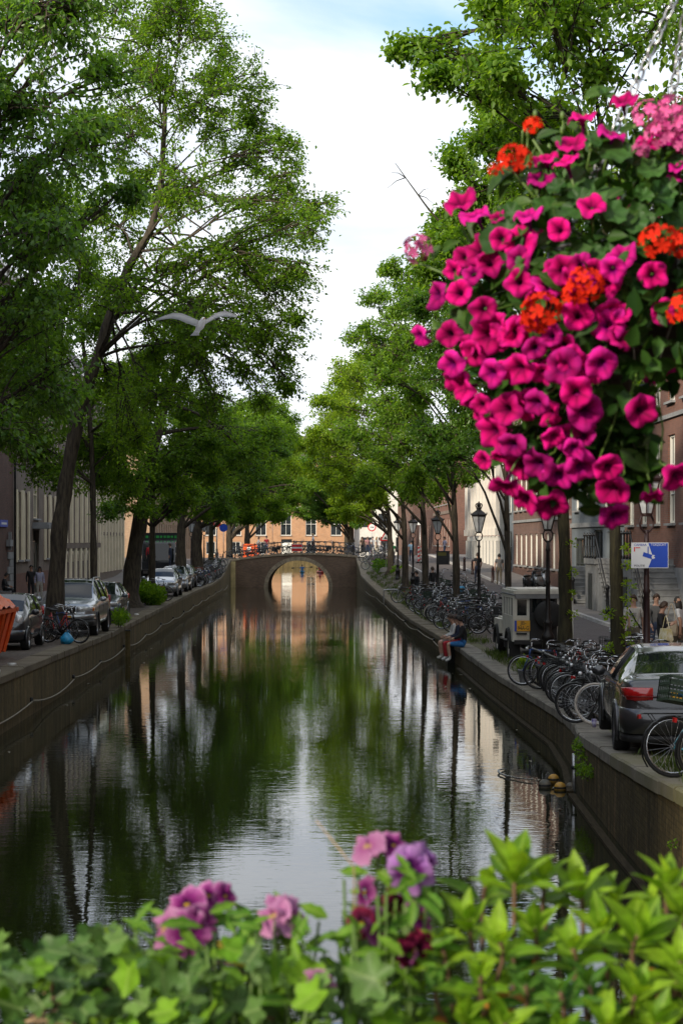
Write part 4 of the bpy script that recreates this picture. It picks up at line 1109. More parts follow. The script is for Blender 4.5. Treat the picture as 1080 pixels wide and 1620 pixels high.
    for pts in dead:
        q = MB(); pp = smooth_path([Vector(p) - B for p in pts], 5)
        q.tube(pp, [0.045 * (1 - 0.85 * i / (len(pp) - 1)) for i in range(len(pp))], 6)
        for k in (0.45, 0.7, 0.85):
            p = pp[int(k * (len(pp) - 1))]; dd = (pp[-1] - pp[0]).normalized()
            for s in (1, -1):
                e = p + (dd * 0.5 + Vector((rp.uniform(-1, 1), rp.uniform(-1, 1), rp.uniform(0, 1) * s))).normalized() * rp.uniform(0.3, 0.7)
                q.tube([p, (p + e) / 2 + Vector((0, 0, 0.05)), e], [0.014, 0.009, 0.004], 4)
        q.build('bare_branch', M[bark], root)
    V1, T1 = np_tubes(np.concatenate(br_P), np.concatenate(br_R), 4)
    V2, T2 = np_tubes(np.concatenate(tw_P), np.concatenate(tw_R), 3)
    o = link('twigs', np_mesh('twigs', np.concatenate([V1, V2]), np.concatenate([T1, T2 + len(V1)]), M[bark], True), root); o['kind'] = 'stuff'
    V, T = np_leaves(np.concatenate(LP), np.concatenate(LD), np.concatenate(LN), np.concatenate(LL), six=six)
    o = link('crown', np_mesh('crown', V, T, LM[lm]), root); o['kind'] = 'stuff'
    return root

NLEAF = 0
def px_tree(label, Y, base_px, trunk_px, r0, lobes_px, leaf, lm, seed, zb, **kw):
    """stem and crown masses measured on the photograph at the tree's own distance, spread in depth round it"""
    s = FPX / Y
    rnd = random.Random(seed)
    W = lambda x, y, dy=0.0: ((x - 540) / s, Y + dy, EYE + (HOR - y) / s)
    bx = (base_px - 540) / s
    base = (bx, Y, zb)
    tr = [base] + [W(x, y, 0.1 * math.sin(i * 2.1 + seed)) for i, (x, y) in enumerate(trunk_px)]
    dp = kw.pop('spread', 3.0); more = kw.pop('more', 2); side = kw.pop('side', .8)
    lobes = []
    for i, (x, y, r) in enumerate(lobes_px):
        dy = (((i * 0.618 + seed * 0.37) % 1.0) * 2 - 1) * dp
        px, py, pz = W(x, y)
        lobes.append((px, Y + dy, pz, 1.04 * r / s, None))
        for c in range(more):
            a = rnd.uniform(0, 6.28); k = rnd.uniform(.3, .65)
            lobes.append((px + r / s * k * math.cos(a) * side, Y + dy + rnd.choice((-1, 1)) * rnd.uniform(.5, 1.1) * r / s, pz + r / s * k * math.sin(a) * .9 - .1 * r / s, (.62 * r / s), (px, Y + dy, pz)))
    dead = [[W(*p) for p in d] for d in kw.pop('dead_px', ())]
    return tree(label, base, tr, r0, lobes, leaf, lm, seed, dead=dead, **kw)

GL, GR = 'trees along the left quay', 'trees along the right quay'
px_tree('tall leaning elm with a bare trunk beside the silver estate car', 58, 85,
    [(95, 850), (105, 760), (130, 640), (170, 520), (205, 420), (235, 370), (255, 300), (260, 200), (265, 100)], 0.29,
    [(300, 60, 85), (375, 120, 75), (330, 170, 85), (415, 225, 75), (465, 295, 62), (482, 375, 62), (430, 330, 75), (400, 420, 85), (330, 330, 80), (450, 455, 62), (250, 150, 80), (240, 260, 80), (215, 60, 85), (350, 520, 80), (430, 530, 58), (300, 440, 75), (165, 330, 75), (180, 200, 80), (280, -30, 90), (340, 20, 50), (505, 330, 32), (200, 480, 70), (260, 560, 70), (250, 650, 60), (160, 600, 60), (310, 600, 60), (478, 450, 38), (440, 560, 45), (468, 520, 36), (415, 610, 40), (458, 600, 30), (350, 640, 36), (390, 500, 55), (375, 575, 46), (335, 540, 50), (200, 690, 45), (460, 250, 35), (400, 160, 35)],
    0.125, 'elm', 11, 1.1, group=GL, lai=1.2, spread=3.6, more=1, start=.4, thin=.62)
px_tree('dark leafy tree overhanging the top left corner with its trunk outside the picture', 42, -95,
    [(-92, 900), (-85, 700), (-70, 500), (-50, 300), (-40, 120), (-30, -60)], 0.3,
    [(20, 40, 105), (110, 55, 90), (178, 100, 50), (60, 150, 105), (145, 175, 75), (40, 260, 105), (120, 275, 80), (175, 285, 40), (30, 380, 105), (105, 390, 75), (40, 490, 95), (100, 490, 60), (20, 600, 95), (80, 600, 65), (30, 690, 65), (-80, 100, 110), (-90, 300, 110), (-90, 500, 110), (60, -30, 90), (160, 10, 60)],
    0.14, 'dark', 12, 1.25, group=GL, lai=1.35, six=True, droop=0.7, more=1)
px_tree('slender double stemmed tree rising behind the silver estate car', 76, 149,
    [(148, 860), (146, 740), (138, 600), (126, 480), (128, 400), (140, 320)], 0.16,
    [(120, 420, 70), (165, 500, 62), (85, 550, 70), (180, 610, 62), (60, 640, 70), (120, 690, 60), (190, 700, 50), (100, 330, 65), (50, 480, 70), (30, 560, 70), (150, 740, 38), (60, 730, 40), (110, 750, 36), (200, 760, 36), (30, 690, 50), (220, 660, 50)],
    0.14, 'mid', 13, 1.08, group=GL, lai=2.1)
px_tree('thick dark trunk leaning right behind the dark grey saloon on the left quay', 85, 205,
    [(212, 880), (232, 770), (252, 670), (274, 595), (300, 540), (326, 480)], 0.44,
    [(300, 530, 62), (300, 620, 62), (250, 560, 62), (225, 640, 56), (300, 700, 58), (200, 690, 52), (345, 672, 45), (250, 750, 45), (180, 755, 40), (340, 730, 40), (390, 720, 42), (280, 770, 38), (430, 690, 36), (230, 800, 28)],
    0.15, 'mid', 14, 1.1, group=GL, lai=2.2)
px_tree('thin dark trunk in front of the black van on the left quay', 97, 240,
    [(241, 850), (243, 780), (250, 700), (262, 640)], 0.2,
    [(250, 730, 45), (310, 735, 45), (350, 695, 45), (285, 780, 30), (340, 770, 36), (395, 725, 34), (220, 770, 30), (300, 670, 48), (380, 695, 38), (180, 800, 28), (260, 800, 26), (360, 800, 26), (420, 715, 32)],
    0.16, 'dark', 15, 1.12, group=GL, lai=2.1)
px_tree('straight dark trunk behind the silver hatchbacks on the left quay', 115.6, 287,
    [(287, 850), (289, 800), (296, 740), (310, 690)], 0.36,
    [(330, 700, 45), (380, 735, 40), (420, 690, 40), (350, 780, 28), (300, 770, 30), (415, 765, 30), (385, 675, 38), (440, 672, 30), (320, 800, 24), (390, 790, 24), (455, 690, 24), (270, 810, 20)],
    0.18, 'mid', 16, 1.12, group=GL, lai=2.1)
px_tree('broad dark trunk with a wooden board at its foot on the left quay', 139, 312,
    [(312, 850), (313, 800), (322, 750), (340, 710)], 0.5,
    [(345, 765, 32), (400, 780, 28), (430, 740, 32), (440, 695, 32), (410, 675, 36), (370, 720, 36), (455, 765, 22), (395, 810, 16), (330, 800, 20), (430, 800, 13), (462, 788, 13), (485, 770, 14), (445, 815, 9), (425, 645, 32), (450, 655, 26), (375, 640, 36), (365, 815, 14), (392, 822, 10), (415, 816, 10)],
    0.19, 'mid', 17, 1.1, group=GL, lai=2.0)
px_tree('slim trunk caught by yellow sunlight near the left end of the bridge', 156, 334,
    [(334, 850), (334, 800), (338, 750), (345, 720)], 0.26,
    [(360, 735, 32), (400, 750, 30), (440, 725, 30), (425, 690, 30), (450, 690, 25), (375, 775, 22), (410, 790, 18), (465, 740, 18), (460, 700, 18), (350, 790, 18), (455, 668, 20), (435, 640, 24), (345, 812, 14), (375, 808, 14)],
    0.2, 'lime', 18, 1.9, group=GL, lai=1.9, bark='bark_moss')
px_tree('dark trunk beyond the bridge behind the blue round sign', 188, 363,
    [(363, 845), (362, 800), (366, 760)], 0.42,
    [(380, 750, 30), (410, 775, 25), (430, 745, 26), (445, 715, 24), (360, 780, 22), (455, 775, 18), (470, 745, 22), (485, 770, 16), (400, 800, 16), (440, 795, 16), (410, 815, 14), (432, 818, 13), (458, 803, 16), (476, 812, 13), (384, 815, 13)], 0.22, 'mid', 19, 1.6, group='trees beyond the far bridge', lai=1.9)
px_tree('second dark trunk beyond the bridge in front of the orange building', 214, 391,
    [(391, 845), (392, 805), (400, 760)], 0.42,
    [(405, 750, 26), (430, 770, 22), (450, 740, 22), (460, 710, 18), (465, 775, 15), (410, 790, 16), (475, 730, 20), (490, 752, 16), (480, 785, 13), (450, 800, 11), (425, 805, 10)], 0.24, 'lime', 20, 1.5, group='trees beyond the far bridge', lai=1.8)
# right bank
px_tree('ivy sprouting trunk beside the blue camera sign carrying the foliage at the top right', 38, 978,
    [(976, 960), (970, 830), (964, 640), (958, 440), (950, 240), (930, 60)], 0.165,
    [(700, 55, 60), (760, 40, 75), (830, 60, 85), (770, 105, 50), (900, 40, 95), (880, 130, 85), (960, 100, 95), (1040, 60, 95), (950, 210, 85), (1050, 180, 85), (850, 200, 65), (1080, 320, 105), (980, 320, 85), (655, 40, 28), (795, 140, 38), (765, 165, 30), (700, 110, 30), (1090, 450, 90), (830, -20, 80), (950, -40, 90)],
    0.15, 'mid', 21, 0.72, group=GR, lai=1.3, six=True, bark='bark_moss', droop=0.55, more=1)
px_tree('knobbly trunk standing among the racked bicycles behind the off road car', 46, 892,
    [(893, 950), (890, 830), (884, 660), (878, 500), (868, 360), (850, 250)], 0.2,
    [(815, 230, 60), (785, 285, 50), (860, 250, 75), (930, 280, 75), (765, 350, 45), (830, 340, 70), (920, 380, 75), (800, 420, 65), (880, 470, 75), (960, 460, 75), (760, 450, 55), (820, 540, 65), (900, 580, 65), (765, 560, 55), (720, 330, 34), (990, 600, 50), (748, 258, 38), (705, 375, 38), (765, 205, 36), (800, 170, 38), (738, 305, 40), (690, 400, 34), (728, 240, 28), (665, 425, 30), (712, 335, 34)],
    0.14, 'mid', 22, 0.68, group=GR, lai=1.9, bark='bark_moss', dead_px=[[(815, 470), (740, 390), (690, 345), (655, 300), (625, 258)], [(850, 330), (800, 230), (760, 170), (718, 112)]])
px_tree('slim trunk on the right quay before the low row of white windows', 59, 803,
    [(803, 920), (801, 820), (798, 680), (790, 540), (775, 440)], 0.13,
    [(750, 410, 50), (712, 440, 42), (760, 480, 55), (715, 520, 55), (800, 500, 55), (700, 590, 50), (770, 600, 55), (740, 650, 45), (700, 720, 36), (760, 700, 40), (820, 700, 38), (820, 630, 45), (690, 670, 36), (670, 480, 30)],
    0.14, 'dark', 23, 0.72, group=GR, lai=2.1)
px_tree('straight dark trunk behind the seated people left of the tall lantern', 79, 722,
    [(721, 900), (718, 800), (715, 700), (706, 580), (690, 490)], 0.185,
    [(662, 430, 42), (632, 480, 36), (680, 480, 50), (640, 540, 50), (700, 560, 50), (598, 550, 40), (660, 610, 50), (720, 620, 45), (620, 640, 45), (680, 685, 42), (630, 705, 38), (735, 690, 36), (615, 430, 18), (700, 750, 30), (650, 760, 28), (590, 600, 34), (570, 520, 28), (740, 745, 26)],
    0.15, 'mid', 24, 0.7, group=GR, lai=2.0)
px_tree('dark trunk by the black box beside the parked bicycles', 98, 673,
    [(672, 880), (668, 800), (662, 720), (645, 620), (630, 560)], 0.21,
    [(622, 520, 34), (605, 570, 32), (630, 595, 40), (600, 655, 42), (650, 660, 38), (560, 680, 36), (615, 720, 38), (665, 735, 32), (590, 470, 24), (640, 560, 36), (580, 760, 28), (640, 780, 22), (690, 780, 20), (700, 700, 32)],
    0.165, 'mid', 25, 0.85, group=GR, lai=1.9)
px_tree('dark trunk leaning slightly between two lanterns near the bridge', 118, 641,
    [(640, 870), (637, 800), (630, 730), (610, 660)], 0.25,
    [(550, 640, 35), (530, 685, 32), (580, 705, 35), (540, 735, 30), (600, 750, 33), (560, 770, 28), (640, 755, 30), (570, 590, 35), (540, 590, 26), (515, 640, 22), (610, 700, 32), (590, 790, 18), (520, 760, 22), (660, 780, 18), (500, 690, 18), (620, 660, 30)],
    0.185, 'lime', 26, 1.0, group=GR, lai=1.8)
px_tree('pale green tree at the right end of the bridge behind the warning sign', 142, 618,
    [(617, 860), (612, 800), (598, 740), (575, 700)], 0.28,
    [(520, 655, 27), (540, 700, 28), (510, 715, 25), (560, 765, 26), (520, 755, 26), (590, 785, 22), (550, 730, 26), (500, 690, 20), (490, 740, 18), (540, 790, 18), (570, 800, 16), (480, 700, 14), (610, 740, 20), (560, 600, 28), (536, 628, 26), (575, 560, 25), (555, 650, 24), (530, 810, 12), (550, 815, 12), (575, 815, 12)],
    0.2, 'lime', 27, 1.6, group=GR, lai=1.9)
px_tree('low dark tree beyond the bridge on the right bank', 192, 556,
    [(556, 850), (554, 810), (548, 780)], 0.4,
    [(500, 720, 22), (530, 745, 26), (500, 775, 22), (550, 785, 24), (570, 755, 26), (520, 790, 20), (585, 795, 18), (490, 750, 18), (478, 765, 15), (505, 805, 15), (490, 795, 15), (540, 812, 15), (518, 820, 13), (488, 815, 11), (560, 822, 12)], 0.24, 'dark', 28, 1.9, group='trees beyond the far bridge', lai=2.2)
px_tree('farthest tree on the right bank behind the group of walkers', 232, 548,
    [(548, 845), (546, 810), (540, 785)], 0.4,
    [(510, 760, 20), (530, 780, 18), (550, 770, 20), (505, 800, 14), (530, 810, 12), (480, 740, 18)], 0.28, 'mid', 29, 1.6, group='trees beyond the far bridge', lai=2.0)
# ------------------------------------------------------------------ vehicles
def paint(name, c, metal=0.6, rough=0.32):
    m = mat(name, c, rough, metal, var=0.06, vscale=2.0, coat=1.0)
    return m
M['p_grey'] = paint('paint_graphite', (0.055, 0.055, 0.058))
M['p_dark'] = paint('paint_night', (0.012, 0.015, 0.022), 0.2)
M['p_silver'] = paint('paint_silver', (0.34, 0.36, 0.39), 0.75, 0.3)
M['p_slate'] = paint('paint_slate', (0.10, 0.115, 0.13), 0.6)
M['p_cream'] = mat('paint_cream', (0.60, 0.58, 0.51), 0.55, 0.0, var=0.12, vscale=3.0, coat=0.15)
M['car_glass'] = mat('car_glass', (0.010, 0.013, 0.014), 0.04, 0.0, spec=0.5)
M['plastic'] = mat('black_plastic', (0.014, 0.014, 0.015), 0.55)
M['tail'] = mat('tail_light', (0.42, 0.006, 0.008), 0.12, 0.0, spec=0.7, coat=0.8)
M['tail_dark'] = mat('tail_light_dark', (0.16, 0.004, 0.006), 0.15, 0.0, spec=0.7, coat=0.8)
M['head'] = mat('head_light', (0.62, 0.64, 0.66), 0.12, 0.3, var=0.3, vscale=12, spec=0.8, coat=1.0)
M['amber'] = mat('amber_light', (0.55, 0.16, 0.02), 0.2, coat=0.8)
M['plate'] = mat('number_plate', (0.72, 0.36, 0.02), 0.45)
M['plate_text'] = mat('plate_text', (0.015, 0.015, 0.015), 0.5)
M['alloy'] = mat('alloy', (0.45, 0.46, 0.48), 0.3, 0.85)

FONT_MESH = {}
def text_part(txt, size, m, parent, loc, rot, ext=0.003, name='lettering', align='CENTER', sx=1.0):
    cu = bpy.data.curves.new('lettering', 'FONT')
    cu.body = txt; cu.size = size; cu.extrude = ext; cu.align_x = align; cu.align_y = 'CENTER'
    cu.resolution_u = 3
    tmp = bpy.data.objects.new('tmp', cu); col.objects.link(tmp)
    dg = bpy.context.evaluated_depsgraph_get()
    me = bpy.data.meshes.new_from_object(tmp.evaluated_get(dg))
    me.materials.clear(); me.materials.append(m)
    bpy.data.objects.remove(tmp)
    return link(name, me, parent, loc, rot, (sx, 1, 1))

WHEELS = {}
def wheel(parent, x, y, r, wdt, side, spokes=5, rimmat='alloy', rimr=0.68):
    k = (r, wdt, spokes, rimmat, rimr)
    if k not in WHEELS:
        t = MB(); t.lathe([(r * rimr, -wdt / 2), (r * 0.93, -wdt / 2), (r, -wdt / 2 + 0.035), (r, wdt / 2 - 0.035), (r * 0.93, wdt / 2), (r * rimr, wdt / 2), (r * rimr, -wdt / 2)], 28, caps=False)
        ri = MB()
        ri.lathe([(r * rimr * 0.99, -wdt / 2 + 0.01), (r * rimr * 0.99, wdt / 2 - 0.01), (r * rimr * 0.88, wdt / 2 - 0.03), (r * rimr * 0.86, -0.02)], 28, caps=False)
        ri.lathe([(0.0, wdt / 2 - 0.035), (r * 0.14, wdt / 2 - 0.035), (r * 0.17, wdt / 2 - 0.07)], 12, caps=False)
        for i in range(spokes):
            a = 2 * PI * i / spokes
            for da in ((-0.13, 0.13) if spokes < 8 else (0,)):
                ri.bar((math.cos(a) * r * 0.12, math.sin(a) * r * 0.12, wdt / 2 - 0.055), (math.cos(a + da) * r * rimr * 0.93, math.sin(a + da) * r * rimr * 0.93, wdt / 2 - 0.045), r * 0.11, 0.03)
        d = MB(); d.lathe([(0.0, -0.02), (r * rimr * 0.9, -0.02)], 20, caps=False)
        WHEELS[k] = (t.mesh('tyre', M['rubber']), ri.mesh('rim', M[rimmat]), d.mesh('hub_disc', M['plastic']))
    t, ri, d = WHEELS[k]
    w = link('wheel', t, parent, (x, y, r), (R(-90) if side > 0 else R(90), 0, 0))
    link('rim', ri, w); link('hub_disc', d, w)
    return w

def wrap(parent, name, m, plan, z0, z1, off=0.014, sgn=1, zt=None):
    """band wrapped round a body corner: plan points x,y on the body"""
    rings = []
    for i, (x, y) in enumerate(plan):
        a = plan[max(i - 1, 0)]; b_ = plan[min(i + 1, len(plan) - 1)]
        dx, dy = b_[0] - a[0], b_[1] - a[1]; l = math.hypot(dx, dy) or 1
        nx, ny = dy / l, -dx / l
        if nx * x + ny * y < 0: nx, ny = -nx, -ny
        za, zb = (z0, z1) if zt is None else (z0 + zt[i][0], z1 + zt[i][1])
        rings.append([(x - nx * 0.03, y * sgn - ny * sgn * 0.03, za), (x + nx * off, y * sgn + ny * sgn * off, za + 0.012), (x + nx * off, y * sgn + ny * sgn * off, zb - 0.012), (x - nx * 0.03, y * sgn - ny * sgn * 0.03, zb)])
    q = MB(); q.loft(rings)
    return q.build(name, m, parent)

def car(label, loc, rz, pm, T, wheels_x, rw, track, cat='car', name='parked_car', rear=None, front=None, group=None, rail=False, pillars=(), spokes=5, trim=None):
    root = empty(name, loc, rz, label, cat, group)
    x0, x1 = T['zl'][0][0], T['zl'][-1][0]
    NS = 66
    xs = [x0 + (x1 - x0) * i / NS for i in range(NS + 1)]
    xs = sorted(set(xs + [p for p in T['cut']]))
    def ring(x):
        zl, zb, zt = lerp_tab(T['zl'], x), lerp_tab(T['zb'], x), lerp_tab(T['zt'], x)
        w, wt = lerp_tab(T['w'], x), lerp_tab(T['wt'], x)
        zb = min(zb, zt - 0.02)
        wb = w * 0.955
        wt = min(wt, wb - 0.01)
        h = [(0, zl), (w * 0.55, zl), (w * 0.86, zl + 0.01), (w * 0.97, zl + 0.07), (w, zl + (zb - zl) * 0.3), (w * 1.005, zl + (zb - zl) * 0.5), (w * 1.0, zl + (zb - zl) * 0.66), (w * 0.985, zl + (zb - zl) * 0.80), (w * 0.985, zl + (zb - zl) * 0.9), (wb, zb)]
        rz_ = zt - 0.05 * min(1, (zt - zb) / 0.3)
        for k in (0.25, 0.5, 0.75, 1.0):
            bow = 0.02 * math.sin(PI * k)
            h.append((wb + (wt - wb) * k + bow, zb + (rz_ - zb) * k))
        h += [(wt * 0.93, zt - 0.018 * min(1, (zt - zb) / 0.3)), (wt * 0.75, zt), (wt * 0.4, zt + 0.012), (0, zt + 0.016)]
        return h
    H = [ring(x) for x in xs]
    nh = len(H[0])
    parts = {}
    def route(xc, yc, zc, k):
        # wheel openings
        if 2 <= k <= 7:
            for wx in wheels_x:
                if (xc - wx) ** 2 + (zc - rw) ** 2 < (rw * 1.14) ** 2: return None
        for nm, fn in T['glass']:
            if fn(xc, k): return nm
        return 'body'
    def emit(nm, quad):
        parts.setdefault(nm, []).append(quad)
    for i in range(len(xs) - 1):
        for k in range(nh - 1):
            a, b_, c, d = (xs[i], *H[i][k]), (xs[i + 1], *H[i + 1][k]), (xs[i + 1], *H[i + 1][k + 1]), (xs[i], *H[i][k + 1])
            xc = (a[0] + b_[0]) / 2; yc = (a[1] + c[1]) / 2; zc = (a[2] + c[2]) / 2
            nm = route(xc, yc, zc, k)
            if nm is None: continue
            for s in (1, -1):
                q = [(p[0], p[1] * s, p[2]) for p in (a, b_, c, d)]
                emit((nm, s) if nm.startswith('side') else (nm, 0), q if s > 0 else q[::-1])
    for e, rev in ((0, False), (-1, True)):      # ends: rings drawn in towards the middle
        prev = [(xs[e], *p) for p in H[e]]
        for kk, f in enumerate((0.8, 0.4, 0.0)):
            zc = (H[e][0][1] + H[e][-1][1]) / 2
            cur = [(xs[e] + (-0.03 if e == 0 else 0.03) * (1 - f) * (1 if kk < 1 else 1), p[0] * (f * 0.4 + 0.6 if kk < 2 else 0.55) if kk < 2 else p[0] * 0.0, p[1] + (zc - p[1]) * (1 - f)) for p in H[e]]
            for k in range(nh - 1):
                for s in (1, -1):
                    q = [(p[0], p[1] * s, p[2]) for p in (prev[k], prev[k + 1], cur[k + 1], cur[k])]
                    emit(('body', 0), q if (s > 0) != rev else q[::-1])
            prev = cur
    for (nm, s), quads in parts.items():
        mb = MB(); cache = {}
        vs = []; fs = []
        for q in quads:
            f = []
            for p in q:
                key = (round(p[0], 4), round(p[1], 4), round(p[2], 4))
                if key not in cache: cache[key] = len(vs); vs.append(p)
                if cache[key] not in f: f.append(cache[key])
            if len(f) > 2: fs.append(f)
        mb.add(vs, fs, 0, None, True)
        mb.build('body' if nm == 'body' else ('side_window' if nm.startswith('side') else nm), pm if nm == 'body' else M['car_glass'], root)
    # wheel arches and wheels
    for wx in wheels_x:
        for s in (1, -1):
            w_ = lerp_tab(T['w'], wx)
            ar = MB()
            ar.tube([(wx + rw * 1.15 * math.cos(a), s * (w_ * 0.995), rw + rw * 1.15 * math.sin(a)) for a in [PI * (1.12 - 1.24 * i / 16) for i in range(17)]], 0.028, 6)
            ar.build('wheel_arch', trim or pm, root)
            wheel(root, wx, s * (track / 2), rw, 0.22, s, spokes)
    inner = MB(); inner.box(((wheels_x[0] + wheels_x[1]) / 2, 0, rw + 0.12), (wheels_x[1] - wheels_x[0] + 2.1 * rw, track - 0.32, rw * 1.3)); inner.box((0, 0, 0.26), ((x1 - x0) * 0.86, track * 0.8, 0.12))
    inner.build('underbody', M['plastic'], root)
    # mirrors
    mx = T['mirror'][0]
    for s in (1, -1):
        q = MB(); q.sphere((mx, s * (lerp_tab(T['w'], mx) + 0.09), T['mirror'][1]), 0.115, 8, 6, 0, (0.7, 1.0, 0.72)); q.bar((mx, s * (lerp_tab(T['w'], mx) - 0.06), T['mirror'][1] - 0.05), (mx, s * (lerp_tab(T['w'], mx) + 0.05), T['mirror'][1] - 0.03), 0.08, 0.05)
        q.build('door_mirror', pm, root)
    for (px_, z0_, z1_) in pillars:     # B pillars and window frames
        for s in (1, -1):
            zb = lerp_tab(T['zb'], px_); zt = lerp_tab(T['zt'], px_); wb = lerp_tab(T['w'], px_) * 0.955; wt = lerp_tab(T['wt'], px_)
            q = MB(); q.tube([(px_, s * (wb + 0.004), zb), (px_, s * ((wb + wt) / 2 + 0.024), (zb + zt - 0.05) / 2), (px_, s * (wt + 0.004), zt - 0.05)], 0.03, 5)
            q.build('pillar', M['plastic'], root)
    if rail:
        for s in (1, -1):
            a = [(x, s * (lerp_tab(T['wt'], x) - 0.03), lerp_tab(T['zt'], x) + 0.05) for x in (-1.5, -1.0, 0, 0.6)]
            q = MB(); q.tube([(a[0][0] - 0.1, a[0][1], a[0][2] - 0.07)] + a + [(a[-1][0] + 0.1, a[-1][1], a[-1][2] - 0.07)], 0.022, 6); q.build('roof_rail', M['steel'], root)
    # seams of doors
    for sx_ in T.get('seams', ()):
        for s in (1, -1):
            w_ = lerp_tab(T['w'], sx_); zl = lerp_tab(T['zl'], sx_); zb = lerp_tab(T['zb'], sx_)
            q = MB(); q.tube([(sx_, s * (w_ * 0.985 + 0.001), zl + 0.1), (sx_, s * (w_ * 1.0 + 0.002), zl + (zb - zl) * 0.5), (sx_, s * (w_ * 0.99), zl + (zb - zl) * 0.88)], 0.006, 4); q.build('door_seam', M['plastic'], root)
            h_ = MB(); h_.bar((sx_ + 0.1, s * (w_ * 0.985 + 0.025), zl + (zb - zl) * 0.84), (sx_ + 0.28, s * (w_ * 0.985 + 0.025), zl + (zb - zl) * 0.84), 0.03, 0.03); h_.build('door_handle', pm, root)
    return root

def glassing(ws0, ws1, rw0, rw1, sides, k0=10, k1=12):
    """windscreen between ws0 (roof) and ws1 (bonnet), rear window rw0 (deck) to rw1 (roof), side windows"""
    out = [('windscreen', lambda x, k: ws0 < x < ws1 and k >= 14), ('rear_window', lambda x, k: rw0 < x < rw1 and k >= 14)]
    for i, (a, b_) in enumerate(sides):
        out.append(('side%d' % i, lambda x, k, a=a, b_=b_: a < x < b_ and 9 <= k <= 12))
    return out

# graphite saloon in the right foreground
T = dict(zl=[(-2.45, .44), (-2.3, .27), (-1.9, .2), (1.9, .19), (2.3, .24), (2.45, .4)],
         zb=[(-2.45, .78), (-2.40, .9), (-2.25, .98), (-1.4, 1.0), (-0.5, .97), (1.0, .93), (1.8, .84), (2.3, .7), (2.45, .55)],
         zt=[(-2.45, .84), (-2.42, .99), (-2.36, 1.075), (-2.2, 1.10), (-1.78, 1.12), (-1.4, 1.265), (-1.05, 1.385), (-.7, 1.445), (-.2, 1.465), (.2, 1.45), (.55, 1.39), (1.0, 1.16), (1.25, 1.0), (1.6, .95), (2.1, .85), (2.35, .71), (2.45, .58)],
         w=[(-2.45, .78), (-2.38, .85), (-2.2, .90), (-1.9, .92), (-1.4, .935), (0, .93), (1.6, .935), (2.1, .88), (2.35, .76), (2.45, .62)],
         wt=[(-2.45, .72), (-2.3, .80), (-1.85, .80), (-1.7, .74), (-1.4, .69), (-1.0, .62), (-.6, .585), (.2, .59), (.6, .63), (1.1, .71), (1.4, .76), (2.2, .68), (2.45, .5)],
         cut=[-1.76, -1.0, -0.98, -1.5, 0.5, 1.18, -0.28], mirror=(0.75, 1.0), seams=(-0.95, 0.0, 1.0),
         glass=glassing(0.5, 1.18, -1.76, -0.98, [(-1.45, -0.32), (-0.24, 0.85)]))
bmw = car('shiny graphite grey saloon seen from behind at the right picture edge', (4.93, 28.4, gz(4.9, 28) + 0.005), R(86), M['p_grey'], T, (-1.37, 1.6), 0.335, 1.70, pillars=((-0.28, 0, 0),), cat='car')
for s in (1, -1):
    wrap(bmw, 'tail_light', M['tail'], [(-1.98, .895), (-2.2, .885), (-2.38, .83), (-2.452, .74), (-2.475, .60), (-2.485, .50)], 0.80, 0.985, 0.02, s, [(0.10, -0.03), (0.05, -0.01), (0, 0), (-.01, 0), (0, 0), (0.01, 0)])
    wrap(bmw, 'tail_light', M['tail_dark'], [(-2.2, .897), (-2.385, .84), (-2.462, .745), (-2.486, .60), (-2.50, .40)], 0.855, 0.875, 0.028, s)
    wrap(bmw, 'reflector', M['tail'], [(-2.452, .72), (-2.475, .60), (-2.49, .45)], 0.46, 0.50, 0.02, s)
    wrap(bmw, 'head_light', M['head'], [(1.95, .86), (2.2, .78), (2.38, .64), (2.44, .45)], 0.62, 0.76, 0.016, s)
    q = MB(); q.tube([(-2.3, s * 0.45, 0.3), (-2.5, s * 0.45, 0.3)], 0.045, 8); q.build('exhaust', M['chrome'], bmw)
wrap(bmw, 'bumper', M['p_grey'], [(-1.85, .905), (-2.2, .90), (-2.42, .82), (-2.5, .6), (-2.53, .3), (-2.53, 0), (-2.53, -.3), (-2.5, -.6), (-2.42, -.82), (-2.2, -.90), (-1.85, -.905)], 0.34, 0.70, 0.03)
wrap(bmw, 'bumper_trim', M['plastic'], [(-1.9, .89), (-2.2, .88), (-2.40, .80), (-2.47, .6), (-2.5, .3), (-2.5, -.3), (-2.47, -.6), (-2.40, -.80), (-2.2, -.88), (-1.9, -.89)], 0.22, 0.34, 0.03)
q = MB(); q.box((-2.5, 0, 0.87), (0.02, 0.52, 0.11)); npl = q.build('number_plate', M['plate'], bmw)
q = MB(); q.lathe([(0.04, 0), (0.04, 0.01), (0.0, 0.014)], 12); q.build('badge', M['chrome'], bmw, (-2.475, 0, 1.0), (0, R(-90), 0))

# small dark hatchback behind the orange skip (front towards the viewer)
T2 = dict(zl=[(-1.75, .4), (-1.65, .25), (1.4, .2), (1.7, .28), (1.78, .4)],
          zb=[(-1.75, .85), (-1.6, 1.0), (0, .98), (1.0, .93), (1.5, .8), (1.78, .6)],
          zt=[(-1.75, .9), (-1.7, 1.1), (-1.5, 1.36), (-1.2, 1.45), (-.4, 1.49), (.1, 1.46), (.5, 1.30), (1.0, 1.04), (1.12, 1.0), (1.4, .92), (1.65, .78), (1.78, .62)],
          w=[(-1.75, .66), (-1.6, .77), (-1.1, .81), (1.1, .81), (1.5, .75), (1.7, .62), (1.78, .5)],
          wt=[(-1.75, .55), (-1.6, .6), (-1.0, .57), (0, .57), (.6, .62), (1.1, .66), (1.5, .58), (1.78, .4)],
          cut=[0.15, 1.02, -1.68, -1.3], mirror=(0.7, 1.0), seams=(-0.55, 0.75), glass=glassing(0.12, 1.02, -1.7, -1.35, [(-1.3, -0.55), (-0.48, 0.62)]))
